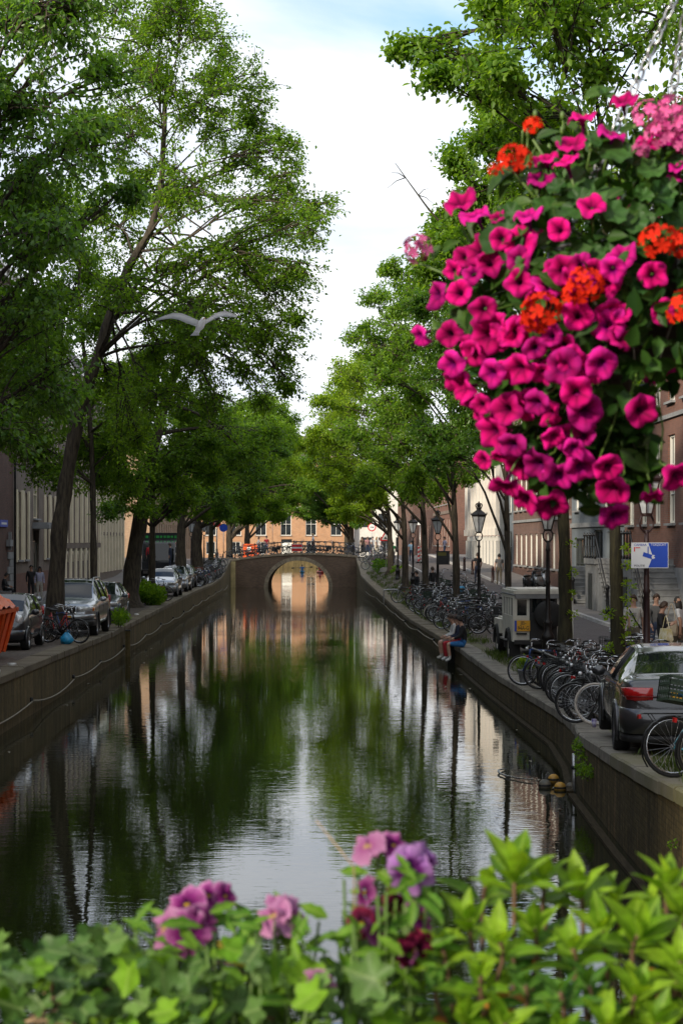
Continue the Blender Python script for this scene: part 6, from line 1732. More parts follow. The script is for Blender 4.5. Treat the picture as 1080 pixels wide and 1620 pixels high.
PROTO = [bike_proto(), bike_proto('black', 'gents', 'flat'), bike_proto('grey', 'step', 'high', extras=('rack', 'guard', 'rearf', 'frontf', 'wire')), bike_proto('blue', 'gents', 'sit', extras=('rack', 'rearf', 'frontf')),
         bike_proto('black', 'step', 'high', 'white_rubber', 'brown_leather', ('rack', 'guard', 'whitef')), bike_proto('red', 'step', 'sit', extras=('rack', 'guard', 'rearf')), bike_proto('green', 'mono', 'sit', extras=('rack', 'rearf', 'frontf', 'pannier')),
         bike_proto('black', 'step', 'high', extras=('rack', 'guard', 'rearf', 'frontf', 'crate')), bike_proto('white', 'gents', 'flat', extras=('rearf',)), bike_proto('grey', 'step', 'sit', extras=('rack', 'guard', 'rearf', 'frontf', 'crate')), bike_proto('teal', 'gents', 'sit', extras=('rack', 'rearf', 'frontf', 'rearcrate'), saddle='blue')]
USED = set()
ORD = 'nearest second third fourth fifth sixth seventh eighth ninth tenth eleventh twelfth thirteenth fourteenth fifteenth sixteenth seventeenth eighteenth nineteenth twentieth'.split()
ORD += ['twenty-' + w for w in 'first second third fourth fifth sixth seventh eighth ninth'.split()] + ['thirtieth'] + ['thirty-' + w for w in 'first second third fourth fifth sixth seventh eighth ninth'.split()]
LOOK = ['black city bicycle', 'black gents bicycle', 'grey bicycle with wire basket', 'blue gents bicycle', 'black bicycle with pale tyres', 'red bicycle', 'green bicycle with panniers', 'black bicycle with crate', 'white gents bicycle', 'grey bicycle with crate', 'turquoise bicycle']
SEQ = {}
def nth(i, place):
    k = SEQ[place] = SEQ.get(place, -1) + 1
    return '%s, %s %s' % (LOOK[i], ORD[k], place)
def put_bike(i, x, y, rz, label, group=None, lean=0.0, z=None, wide=None):
    src = PROTO[i]
    o = src if i not in USED else copy_tree(src)
    USED.add(i)
    if 'group' in o: del o['group']
    o.location = (x, y, gz(x, y) if z is None else z)
    o.rotation_euler = (lean, 0, rz)
    o['label'] = label
    if group: o['group'] = group
    return o
rb = random.Random(21)
# --- crowded rack on the right quay between the off-road car and the saloon
G1 = 'bicycles in the crowded rack on the right quay'
n = 0
y = 33.4
while y < 43.8:
    for row in ((0, 1) if rb.random() < 0.8 else (0,)):
        x = xr(y) + (1.0 if row == 0 else 2.3) + rb.uniform(-0.25, 0.3)
        fl = rb.random() < 0.5
        i = rb.choice([0, 0, 1, 2, 1, 0, 6, 3, 0, 5, 2])
        put_bike(i, x, y + rb.uniform(-0.2, 0.2), (0 if fl else PI) + R(rb.uniform(-38, 24)), nth(i, ('along the canal side', 'along the street side')[row] + ' of the rack'), G1, R(rb.uniform(-7, 7)))
    y += 0.42
put_bike(4, xr(32.6) + 0.95, 32.5, R(168), 'black bicycle with pale dusty tyres at the near end of the crowded rack', None, R(5))
put_bike(0, xr(33) + 0.62, 33.0, R(160), 'black bicycle with silver luggage rack second from the near end of the crowded rack', None, R(-4))
put_bike(3, xr(44.6) + 0.72, 44.6, R(172), 'blue gents bicycle with a bright wheel rim at the far end of the crowded rack', None, R(6))
put_bike(5, xr(44) + 1.0, 44.1, R(15), 'red bicycle half hidden in the crowded rack next to the off road car', None, R(-5))
# --- loose bicycles at the right edge
put_bike(10, 4.36, 22.3, R(6), 'turquoise bicycle with a green slatted crate in front of the grey saloon', None, R(-7))
put_bike(1, 4.62, 21.75, R(10), 'black bicycle standing against the turquoise one at the right picture edge', None, R(4))
# --- cluster before the trees on the right quay
G2 = 'bicycles clustered round the trees on the right quay'
y = 67.5
while y < 101:
    x = xr(y) + 1.15 + rb.uniform(-0.1, 0.7)
    i = rb.choice([0, 1, 2, 7, 0, 3, 6])
    put_bike(i, x, y, rb.choice([0, PI]) + R(rb.uniform(-28, 10)), nth(i, 'along the quay edge beyond the seated people'), G2, R(rb.uniform(-7, 7)))
    if rb.random() < 0.5:
        i = rb.choice([0, 1, 2]); put_bike(i, x + 1.2, y + 0.3, rb.choice([0, PI]) + R(rb.uniform(-25, 15)), nth(i, 'on the street side beyond the seated people'), G2, R(rb.uniform(-7, 7)))
    y += rb.uniform(0.75, 1.3)
put_bike(4, xr(81) + 1.25, 80.4, R(170), 'bicycle with white tyre walls at the front of the cluster before the dark trunk', None, R(6))
put_bike(5, xr(80) + 1.35, 79.2, R(165), 'red framed bicycle among the dark ones left of the seated people', None, R(-4))
put_bike(8, xr(78) + 1.5, 77.6, R(150), 'white gents bicycle leaning among the dark ones left of the seated people', None, R(8))
put_bike(1, xr(104) + 0.95, 104, R(178), 'lone dark bicycle leaning on the bent steel hoop near the bridge', None, R(5))
put_bike(0, xr(72) + 2.6, 73.6, R(140), 'dark bicycle chained to the tall lantern in front of the off road car', None, R(5))
# --- left quay
put_bike(3, xl(55.5) - 0.85, 56.6, R(-60), 'dark bicycle leaning on the elm trunk beside the silver estate', None, R(8))
put_bike(5, xl(56) - 0.95, 55.6, R(-35), 'red bicycle parked against the foot of the leaning elm', None, R(-6))
put_bike(1, xl(55) - 0.62, 54.9, R(-25), 'green tinted black bicycle with a blue bag by its front wheel', None, R(6))
put_bike(0, xl(43.2) - 1.25, 43.0, R(75), 'black bicycle cut off by the left picture edge before the skip', None, R(8))
put_bike(2, xl(92) - 0.95, 91.6, R(-30), 'grey bicycle with wire basket beside the leafy bush on the left quay', None, R(5))
put_bike(0, xl(94) - 0.9, 93.4, R(-20), 'black bicycle leaning behind the leafy bush on the left quay', None, R(-5))
G3 = 'bicycles crowded at the left end of the bridge'
y = 122.5
while y < 158:
    x = xl(y) - 0.95 + rb.uniform(-0.15, 0.15)
    i = rb.choice([0, 1, 2, 3, 6, 0, 1, 9])
    put_bike(i, x, y, rb.choice([0, PI]) + R(rb.uniform(-20, 20)), nth(i, 'in the row on the left quay before the bridge'), G3, R(rb.uniform(-7, 7)))
    y += rb.uniform(0.8, 1.25)
# --- on the bridge, along the near railing
G4 = 'bicycles parked along the railing of the far bridge'
x = bxl + 0.2
while x < bxr + 0.2:
    i = rb.choice([0, 1, 2, 3, 6, 0, 1])
    put_bike(i, x, BRY0 + 0.95 + rb.uniform(-0.2, 0.3), R(rb.choice([0, 180]) + rb.uniform(-30, 30)), nth(i, 'from the left along the far bridge railing').replace('nearest', 'first'), G4, R(rb.uniform(-8, 8)), z=deck_z(min(max(x, bxl), bxr)) + 0.0)
    x += rb.uniform(0.5, 0.75)
G5 = 'bicycles heaped at the right end of the far bridge'
for k in range(9):
    yy = 153 + k * 1.5; x = xr(yy) + 0.9 + rb.uniform(0, 1.3)
    i = rb.choice([0, 1, 2, 0])
    put_bike(i, x, yy, rb.choice([0, PI]) + R(rb.uniform(-40, 40)), nth(i, 'in the heap at the right end of the bridge'), G5, R(rb.uniform(-7, 7)))
# ------------------------------------------------------------------ people
def cloth(name, c): return mat('cloth_' + name, c, 0.85, 0, var=0.15, vscale=14)
CL = {k: cloth(k, v) for k, v in dict(white=(0.60, 0.60, 0.60), offwhite=(0.46, 0.44, 0.40), black=(0.014, 0.014, 0.017), navy=(0.02, 0.028, 0.06), blue=(0.03, 0.16, 0.42), red=(0.42, 0.02, 0.03), jeans=(0.05, 0.075, 0.14),
      grey=(0.13, 0.13, 0.13), khaki=(0.14, 0.12, 0.085), tan=(0.42, 0.34, 0.24), green=(0.02, 0.22, 0.07), lilac=(0.40, 0.40, 0.55), brown=(0.10, 0.065, 0.045), pink=(0.45, 0.22, 0.22), sky=(0.25, 0.42, 0.6)).items()}
SKIN = {k: mat('skin_' + k, v, 0.55, 0, var=0.08, vscale=20) for k, v in dict(fair=(0.50, 0.30, 0.22), tan=(0.38, 0.21, 0.14), dark=(0.12, 0.06, 0.04)).items()}
HAIR = {k: mat('hair_' + k, v, 0.6, 0, var=0.3, vscale=60) for k, v in dict(brown=(0.045, 0.024, 0.014), dark=(0.012, 0.009, 0.008), blond=(0.28, 0.18, 0.08)).items()}
EYE_M = mat('eye', (0.02, 0.015, 0.012), 0.2)
BASE = dict(pelvis=(0, 0, .94), spine=(0.0, 0, 1.10), chest=(0.0, 0, 1.28), neck0=(-.005, 0, 1.42), neck=(0.005, 0, 1.50), head=(0.025, 0, 1.60), crown=(0.02, 0, 1.71),
            sh=(-0.005, .165, 1.385), el=(-.03, .215, 1.12), wr=(.04, .225, .88), hd=(.07, .215, .79), hip=(0, .085, .90), kn=(.02, .095, .50), an=(-.02, .095, .09), to=(.13, .105, .035))
RAD = dict(pelvis=(.145, .11), spine=(.135, .10), chest=(.155, .11), neck0=(.09, .075), neck=(.052, .052), head=(.078, .092), crown=(.06, .07), sh=(.068, .068), el=(.045, .045), wr=(.03, .03), hd=(.038, .026), hip=(.09, .09), kn=(.06, .06), an=(.042, .042), to=(.042, .03))
POSES = dict(
 stand={}, 
 walk={'kn_l': (.14, .095, .51), 'an_l': (.22, .095, .10), 'to_l': (.36, .1, .07), 'kn_r': (-.02, -.095, .49), 'an_r': (-.24, -.095, .14), 'to_r': (-.12, -.1, .035), 'el_r': (.06, -.22, 1.13), 'wr_r': (.2, -.2, .93), 'hd_r': (.25, -.19, .85), 'el_l': (-.12, .22, 1.14), 'wr_l': (-.12, .23, .89), 'hd_l': (-.1, .22, .80)},
 sit={'pelvis': (0, 0, .12), 'spine': (-.02, 0, .28), 'chest': (.03, 0, .46), 'neck0': (.06, 0, .60), 'neck': (.10, 0, .67), 'head': (.15, 0, .765), 'crown': (.15, 0, .875), 'sh': (.05, .165, .565), 'el': (.10, .21, .33), 'wr': (.30, .12, .25), 'hd': (.37, .09, .23), 'hip': (.04, .085, .09), 'kn': (.46, .10, .10), 'an': (.40, .10, -.32), 'to': (.54, .11, -.38)},
 phone={'el_l': (.02, .21, 1.12), 'wr_l': (.24, .10, 1.18), 'hd_l': (.30, .06, 1.22), 'el_r': (.02, -.21, 1.12), 'wr_r': (.24, -.10, 1.16), 'hd_r': (.30, -.06, 1.20), 'head': (.05, 0, 1.59), 'crown': (.06, 0, 1.70)},
 paddle={'pelvis': (0, 0, .12), 'spine': (-.01, 0, .28), 'chest': (.02, 0, .46), 'neck0': (.03, 0, .60), 'neck': (.04, 0, .67), 'head': (.06, 0, .775), 'crown': (.06, 0, .885), 'sh': (.02, .165, .565), 'el': (.14, .3, .42), 'wr': (.34, .34, .5), 'hd': (.4, .34, .5), 'hip': (.04, .085, .09), 'kn': (.46, .14, .2), 'an': (.85, .12, .08), 'to': (.95, .12, .16)},
)
def person(label, loc, rz, pose='stand', top='white', legs='jeans', shoes='white', skin='fair', hair='brown', long_sleeve=False, shorts=False, long_hair=False, h=1.75, extras=(), group=None, turn=0.0):
    root = empty('person', loc, rz, label, 'person', group)
    J = {}
    for k, v in BASE.items():
        if k in ('sh', 'el', 'wr', 'hd', 'hip', 'kn', 'an', 'to'):
            J[k + '_l'] = v; J[k + '_r'] = (v[0], -v[1], v[2])
        else: J[k] = v
    for k, v in POSES[pose].items():
        if k in J: J[k] = v
        else: J[k + '_l'] = v; J[k + '_r'] = (v[0], -v[1], v[2])
    sc_ = h / 1.75
    J = {k: Vector(v) * sc_ for k, v in J.items()}
    E = [('pelvis', 'spine'), ('spine', 'chest'), ('chest', 'neck0'), ('neck0', 'neck'), ('neck', 'head'), ('head', 'crown')]
    for s in 'lr':
        E += [('chest', 'sh_' + s), ('sh_' + s, 'el_' + s), ('el_' + s, 'wr_' + s), ('wr_' + s, 'hd_' + s), ('pelvis', 'hip_' + s), ('hip_' + s, 'kn_' + s), ('kn_' + s, 'an_' + s), ('an_' + s, 'to_' + s)]
    names = list(J)
    me = bpy.data.meshes.new('body')
    me.from_pydata([J[n] for n in names], [(names.index(a), names.index(b_)) for a, b_ in E], [])
    tmp = bpy.data.objects.new('tmp', me); col.objects.link(tmp)
    md = tmp.modifiers.new('skin', 'SKIN')
    sk_ = me.skin_vertices[0].data
    for i, n in enumerate(names):
        r_ = RAD[n.split('_')[0]]
        sk_[i].radius = (r_[0] * sc_, r_[1] * sc_)
        sk_[i].use_root = (n == 'pelvis')
    md.use_smooth_shade = True
    sb = tmp.modifiers.new('sub', 'SUBSURF'); sb.levels = 2
    dg = bpy.context.evaluated_depsgraph_get()
    bm_ = bpy.data.meshes.new_from_object(tmp.evaluated_get(dg))
    bpy.data.objects.remove(tmp)
    V = np.empty(len(bm_.vertices) * 3, np.float32); bm_.vertices.foreach_get('co', V); V = V.reshape(-1, 3)
    faces = [tuple(p.vertices) for p in bm_.polygons]
    mb = MB()
    cen = np.array([V[list(f)].mean(0) for f in faces])
    best = np.full(len(faces), 1e9); mi = np.zeros(len(faces), int); tt = np.zeros(len(faces))
    for ei, (a, b_) in enumerate(E):
        A, Bv = np.array(J[a]), np.array(J[b_]); d = Bv - A
        t = np.clip(((cen - A) @ d) / (d @ d), 0, 1)
        dist = np.linalg.norm(cen - (A + t[:, None] * d), axis=1)
        m_ = dist < best
        best[m_] = dist[m_]; mi[m_] = ei; tt[m_] = t[m_]
    mid = []
    for i in range(len(faces)):
        a, b_ = E[mi[i]]; a = a.split('_')[0]; b_ = b_.split('_')[0]; t = tt[i]
        if b_ in ('neck', 'head', 'crown'): m_ = 0
        elif b_ in ('spine',): m_ = 2 if t < 0.35 else 1
        elif b_ in ('chest', 'neck0', 'sh'): m_ = 1
        elif b_ == 'el': m_ = 1 if (long_sleeve or t < 0.62) else 0
        elif b_ == 'wr': m_ = 1 if long_sleeve and t < 0.9 else 0
        elif b_ == 'hd': m_ = 0
        elif b_ in ('hip', 'kn'): m_ = 2 if (not shorts or t < 0.85 or b_ == 'hip') else 0
        elif b_ == 'an': m_ = (0 if t < 0.8 else 3) if shorts else (2 if t < 0.92 else 3)
        else: m_ = 3
        mid.append(m_)
    mb.v = [tuple(v) for v in V]; mb.f = [list(f) for f in faces]; mb.m = mid; mb.sm = [True] * len(faces)
    # fingers and thumb
    for s, sg in (('l', 1), ('r', -1)):
        wr, hd = J['wr_' + s], J['hd_' + s]; d = (hd - wr).normalized()
        sd = d.cross(Vector((0, sg, 0.2))); sd = sd.normalized() if sd.length > 0.1 else Vector((0, 0, 1))
        for q in range(4):
            o = hd + sd * (q - 1.5) * 0.016 * sc_ + d * 0.01
            L = (0.07, 0.078, 0.073, 0.058)[q] * sc_
            inw = Vector((0, -sg, 0)) * 0.25
            p1 = o + d * L * 0.5; p2 = p1 + (d + inw).normalized() * L * 0.5
            mb.tube([o, p1, p2], [0.0085, 0.008, 0.006], 5, 0)
        th = wr + (hd - wr) * 0.4 + sd * -0.02
        mb.tube([th, th + (d * 0.6 - sd).normalized() * 0.04 * sc_, th + (d - sd * 0.5).normalized() * 0.07 * sc_], [0.01, 0.009, 0.007], 5, 0)
    # nose, ears
    hc, up = J['head'], (J['crown'] - J['head']).normalized()
    fw = Vector((1, 0, 0)); fw = (fw - up * fw.dot(up)).normalized()
    fr = 0.088 * sc_
    mb.sphere(hc + fw * fr + up * 0.005, 0.016 * sc_, 6, 5, 0, (1.2, .8, 1.3))
    for s in (1, -1): mb.sphere(hc + Vector((0, s * 0.083 * sc_, 0)) + up * 0.005, 0.022 * sc_, 6, 5, 0, (.9, .4, 1.3))
    body = mb.build('body', [SKIN[skin], CL[top], CL[legs], CL[shoes]], root)
    e_ = MB()
    for s in (1, -1): e_.sphere(hc + fw * fr * 0.93 + Vector((0, s * 0.032 * sc_, 0)) + up * 0.028, 0.011 * sc_, 6, 5)
    e_.box(hc + fw * fr * 0.97 - up * 0.04, (0.012, 0.04, 0.008))
    e_.build('face', EYE_M, body)
    # hair: a cap over the back and top of the head
    hm = MB(); c = hc + up * 0.045 * sc_ - fw * 0.012
    rings = []
    for i in range(7):
        a = PI * 0.5 * i / 6
        rr = 0.104 * math.cos(a); zz = 0.10 * math.sin(a)
        ring = []
        for k in range(14):
            b2 = 2 * PI * k / 14
            front = max(0, math.cos(b2))
            drop = (1 - i / 6) * (0.075 * (1 - front) - 0.02 * front)
            if long_hair: drop += (1 - i / 6) * 0.14 * (math.cos(b2) < 0.25)
            ring.append(c + (fw * math.cos(b2) * rr * 1.05 + Vector((0, 1, 0)) * math.sin(b2) * rr * 0.95 + up * (zz - drop)) * sc_)
        rings.append(ring)
    hm.loft(rings)
    hm.build('hair', HAIR[hair], root)
    if 'strap' in extras:
        q = MB(); a, b_ = J['sh_r'], J['hip_l']
        q.tube([a + Vector((.02, .03, .07)), J['chest'] + Vector((.135, -.02, 0.0)), J['spine'] + Vector((.13, .08, 0)), b_ + Vector((.05, .10, .05)), J['spine'] + Vector((-.13, .05, .02)), J['chest'] + Vector((-.13, -.04, .04)), a + Vector((-.02, .03, .07))], 0.018, 5, closed=True)
        q.build('strap', CL['black'], root)
    if 'print' in extras:
        for k in range(3):
            q = MB(); q.box(J['chest'] + Vector((0.125, 0.0, 0.03 - k * 0.045)), (0.012, 0.16 - 0.02 * k, 0.012)); q.build('shirt_print', CL['grey'], root)
    if 'belt' in extras:
        q = MB(); q.lathe([(0.152, -0.02), (0.152, 0.02)], 14, J['pelvis'] + Vector((0, 0, .07)), caps=False); q.build('belt', CL['black'], root)
    return root
def bag(label, loc, rz, m, size=(0.14, 0.30, 0.34), strap=0.5, cat='bag'):
    r_ = empty('shoulder_bag', loc, rz, label, cat)
    q = MB(); w, d, hh = size
    q.loft([[(-w * .3, -d * .45, 0), (w * .3, -d * .45, 0), (w * .3, d * .45, 0), (-w * .3, d * .45, 0)], [(-w * .5, -d * .5, hh * .25), (w * .5, -d * .5, hh * .25), (w * .5, d * .5, hh * .25), (-w * .5, d * .5, hh * .25)], [(-w * .25, -d * .5, hh), (w * .25, -d * .5, hh), (w * .25, d * .5, hh), (-w * .25, d * .5, hh)]], smooth=False)
    q.build('pouch', m, r_)
    q = MB(); q.tube(smooth_path([(0, -d * .45, hh), (0, -d * .2, hh + strap * .7), (0, 0, hh + strap), (0, d * .2, hh + strap * .7), (0, d * .45, hh)], 3), 0.012, 5); q.build('strap', m, r_)
    return r_
def S(x, y): return (x, y, gz(x, y))
def PX(px, Y, dz=0.0):
    x = (px - 540) * Y / FPX
    return (x, Y, gz(x, Y) + dz)
PI_ = PI
# the people sitting on the quay edge, legs over the water
person('person in black sweater and bright blue shorts sitting on the quay edge', (xr(61.7) + 0.16, 61.6, qr(61.6)), R(178), 'sit', 'black', 'blue', 'white', 'fair', 'dark', True, True, h=2.02)
person('person in navy top and red trousers sitting in the middle on the quay edge', (xr(62.3) + 0.10, 62.35, qr(62.3)), R(183), 'sit', 'navy', 'red', 'white', 'fair', 'brown', True, False, h=2.02)
person('person in white hoodie with bare legs sitting farthest along the quay edge', (xr(63.1) + 0.02, 63.1, qr(63.1)), R(186), 'sit', 'white', 'grey', 'offwhite', 'fair', 'brown', True, True, h=2.02)
# walkers at the right
person('person in white t-shirt with black cross strap walking under the camera sign', PX(1001, 46), R(-100), 'walk', 'offwhite', 'khaki', 'white', 'fair', 'brown', extras=('strap', 'print'), h=1.86)
person('person in dark jacket looking right behind the brown lantern post', PX(1046, 45), R(-20), 'phone', 'black', 'black', 'white', 'fair', 'brown', True, h=1.72)
bag('yellow and white striped bag held by the person in the dark jacket', (7.62, 44.6, gz(7.6, 44.6) + 0.72), R(20), mat('bag_yellow', (0.5, 0.42, 0.12), 0.6, c2=(0.7, 0.68, 0.6), vscale=9), (0.2, 0.36, 0.34), 0.3)
person('person in grey hoodie whose head shows just behind the brown lantern post', PX(1037, 50), R(-80), 'walk', 'grey', 'jeans', 'white', 'fair', 'brown', True, h=1.8)
person('person in white t-shirt with long dark hair at the right picture edge', PX(1073, 47), R(150), 'walk', 'white', 'khaki', 'white', 'tan', 'dark', long_hair=True, h=1.78)
bag('beige cloth shoulder bag hanging by the person in white at the right edge', (8.12, 46.75, gz(8.1, 46.7) + 0.80), R(60), CL['tan'], strap=0.45)
person('person in black walking away along the right pavement before the bollards', PX(755, 109), R(95), 'walk', 'black', 'navy', 'black', 'fair', 'brown', h=1.82)
person('person in grey with a bag walking away beside the one in black', PX(789, 107), R(85), 'walk', 'grey', 'khaki', 'black', 'fair', 'dark', h=1.82)
person('person in black standing between the dark trunks by the parked bicycles', PX(659, 101), R(200), 'stand', 'black', 'black', 'black', 'fair', 'dark', True)
person('second person in black behind the dark trunk by the black box', PX(684, 99), R(120), 'stand', 'black', 'black', 'black', 'fair', 'brown', True)
person('person in a green t-shirt walking near the warning sign', PX(621, 151), R(90), 'walk', 'green', 'navy', 'black', 'tan', 'dark')
person('person in pale shirt with dark shoulder strap walking on the cross street', PX(703, 152), R(200), 'walk', 'lilac', 'jeans', 'white', 'fair', 'brown', extras=('strap',), h=1.85)
person('person in light blue behind the trunk beside the warning sign', PX(650, 146), R(90), 'walk', 'sky', 'jeans', 'white', 'fair', 'dark')
# group at the right end of the bridge
for k, (px, tp, lg, lh, sk_) in enumerate([(573, 'brown', 'black', True, 'tan'), (581, 'pink', 'jeans', True, 'fair'), (589, 'white', 'jeans', False, 'fair'), (595, 'offwhite', 'tan', True, 'tan'), (601, 'white', 'white', True, 'fair')]):
    x = (px - 540) * (169.5 + k * 0.8) / FPX
    person(['person in brown top at the left of the group by the bridge', 'person in pink top with long hair in the group by the bridge', 'person in white t-shirt and jeans in the group by the bridge', 'person in cream top and tan trousers in the group by the bridge', 'person all in white at the right of the group by the bridge'][k],
           (x, 169.5 + k * 0.8, 2.74), R(-90 + 20 * k), 'walk', tp, lg, 'white', sk_, 'brown' if k != 3 else 'blond', long_hair=lh, h=1.72)
person('person in white walking over the far bridge behind the bicycles', (-2.56, 171, deck_z(-2.56)), R(180), 'walk', 'white', 'black', 'white', 'fair', 'blond', h=1.8)
person('person in a white shirt on the left end of the far bridge', (-7.55, 173, deck_z(-7.5)), R(0), 'walk', 'white', 'jeans', 'white', 'fair', 'brown')
person('person in a red shirt on the left end of the far bridge', (-6.85, 173.6, deck_z(-6.8)), R(-90), 'walk', 'red', 'jeans', 'white', 'fair', 'dark')
# left street
person('person in lilac shirt and patterned trousers standing left of the leaning elm', (-14.15, 89.0, ql(89) + 0.11), R(-70), 'stand', 'lilac', 'offwhite', 'white', 'tan', 'dark', True, long_hair=True, h=1.68)
person('person in black beside the one in lilac by the house corner', (-14.75, 90.2, ql(90) + 0.11), R(-60), 'stand', 'black', 'black', 'black', 'tan', 'dark', True, h=1.74)
person('person sitting low against the brick wall at the left picture edge', (-16.02, 90.0, ql(90) + 0.56), R(0), 'sit', 'black', 'black', 'black', 'tan', 'dark', True)
q = MB(); q.box((0, 0, 0.225), (0.55, 0.9, 0.45), 0, 0, None, 0.97); q.box((0, 0, 0.46), (0.6, 0.95, 0.03))
r_ = empty('stone_bench', (-16.05, 90.0, ql(90) + 0.105), 0, 'low stone bench under the person sitting at the left edge', 'bench'); q.build('block', M['stone_grey'], r_)
# on the lorry's tail lift
lift_z = ql(125) + 1.12
r_ = empty('tail_lift', (-12.1, 124.9, 0), 0, 'raised steel tail lift platform behind the black lorry', 'tail lift')
q = MB(); q.box((0, 0, lift_z - 0.04), (2.3, 1.9, 0.08)); q.build('platform', M['iron'], r_)
for s in (1, -1):
    q = MB(); q.bar((s * 1.0, 0.9, lift_z - 0.1), (s * 1.0, 2.0, 0.7 + ql(125)), 0.1, 0.12); q.build('arm', M['iron'], r_)
    q = MB(); q.bar((s * 1.0, -0.4, lift_z - 0.1), (s * 1.0, -0.4, ql(125)), 0.08, 0.08); q.build('leg', M['iron'], r_)
person('person in blue overalls standing on the tail lift of the black lorry', (-11.25, 124.8, lift_z), R(180), 'stand', 'navy', 'navy', 'black', 'fair', 'brown', True)
person('person in a red jacket standing on the tail lift of the black lorry', (-12.6, 124.9, lift_z), R(90), 'stand', 'red', 'black', 'black', 'fair', 'dark', True)

# kayaks beyond the bridge
def kayak(label, x, y, m, rz):
    r_ = empty('kayak', (x, y, 0.0), rz, label, 'kayak')
    q = MB(); rings = []
    for t, w, h_ in ((-2.2, 0.01, 0.22), (-1.8, 0.16, 0.2), (-1.0, 0.3, 0.18), (0, 0.36, 0.17), (1.0, 0.3, 0.18), (1.8, 0.15, 0.22), (2.3, 0.01, 0.28)):
        rings.append([(t, -w, 0.08), (t, -w * .9, h_), (t, 0, h_ + 0.06), (t, w * .9, h_), (t, w, 0.08), (t, 0, -0.12)])
    q.loft(rings); q.build('hull', m, r_)
    q = MB(); q.tube([(0.42 * math.cos(a), 0.25 * math.sin(a), 0.23) for a in [2 * PI * i / 16 for i in range(16)]], 0.02, 5, closed=True); q.build('cockpit_rim', M['plastic'], r_)
    return r_
def paddle(label, x, y, rz, z=0.62):
    r_ = empty('paddle', (x, y, z), rz, label, 'paddle')
    q = MB(); q.tube([(0, -1.0, -0.05), (0, 1.0, 0.05)], 0.016, 6); q.build('shaft', M['plastic'], r_)
    for s in (1, -1):
        q = MB(); q.loft([[(0, s * 0.95 - .02, s * .05), (.02, s * 0.95, s * .05), (0, s * 0.95 + .02, s * .05 + .02)], [(-.01, s * 1.1, s * .06 - .09), (.015, s * 1.1, s * .06), (-.01, s * 1.1, s * .06 + .09)], [(-.01, s * 1.35, s * .07 - .07), (.01, s * 1.37, s * .07), (-.01, s * 1.35, s * .07 + .07)]]); q.build('blade', M['plastic'], r_)
    return r_
M['kayak_blue'] = mat('kayak_blue', (0.02, 0.22, 0.42), 0.35); M['kayak_red'] = mat('kayak_red', (0.45, 0.02, 0.02), 0.35)
kayak('blue kayak coming through beyond the arch of the bridge', -5.05, 244, M['kayak_blue'], R(-90))
person('person in dark blue paddling the blue kayak', (-5.05, 244, 0.1), R(-90), 'paddle', 'blue', 'navy', 'black', 'fair', 'dark', True)
paddle('dark double paddle held across the blue kayak', -5.05, 243.6, R(-90 + 8))
kayak('red kayak right of the blue one beyond the arch', -2.72, 241, M['kayak_red'], R(-80))
person('person in red paddling the red kayak', (-2.72, 241, 0.1), R(-80), 'paddle', 'red', 'black', 'black', 'fair', 'dark', True)
paddle('dark double paddle held along the red kayak', -2.72, 240.6, R(-20))

# gull gliding over the canal
gu = empty('gull', (-2.45, 33, 7.84), R(-80), 'white gull gliding with raised wings before the left trees', 'bird')
M['gull_white'] = petal_mat('gull_white', [(0, (.9, .9, .9)), (1, (.9, .9, .9))], .5, lo=1)
q = MB(); rings = []
for x, w, h_, z in ((-.26, .05, .008, .0), (-.2, .045, .014, .0), (-.12, .045, .035, 0), (-.02, .06, .058, 0), (.06, .055, .055, .004), (.12, .035, .038, .012), (.16, .033, .036, .018), (.20, .028, .03, .016), (.225, .01, .012, .008)):
    rings.append([(x, w * math.cos(a), z + h_ * math.sin(a)) for a in [2 * PI * k / 10 for k in range(10)]])
q.loft(rings); gb = q.build('body', M['gull_white'], gu)
q = MB(); q.tube([(.22, 0, .008), (.265, 0, .0), (.275, 0, -.006)], [.011, .007, .003], 6); q.build('beak', M['yellow'], gb)
q = MB()
for s in (1, -1): q.sphere((.19, s * .025, .022), .006, 6, 4)
q.build('eyes', EYE_M, gb)
for s in (1, -1):
    q = MB(); rings = []
    for y, x0_, x1_, z, th in ((.03, -.09, .10, .02, .03), (.14, -.12, .10, .08, .028), (.27, -.13, .09, .15, .022), (.38, -.13, .06, .175, .016), (.48, -.14, .01, .17, .011), (.60, -.15, -.08, .16, .004)):
        if s < 0: z *= 1.05
        rings.append([(x0_, s * y, z), ((x0_ + x1_) / 2, s * y, z + th), (x1_, s * y, z + th * .3), ((x0_ + x1_) / 2, s * y, z - th * .5)])
    q.loft(rings); q.build('wing', M['gull_white'], gu)
q = MB(); q.loft([[(-.24, -.03, -.004), (-.24, .03, -.004), (-.24, .03, .004), (-.24, -.03, .004)], [(-.36, -.07, -.003), (-.36, .07, -.003), (-.36, .07, .003), (-.36, -.07, .003)]]); q.build('tail', M['gull_white'], gu)
gu.scale = (1.22,) * 3; gu.rotation_euler = (R(5), R(-17), R(-72))
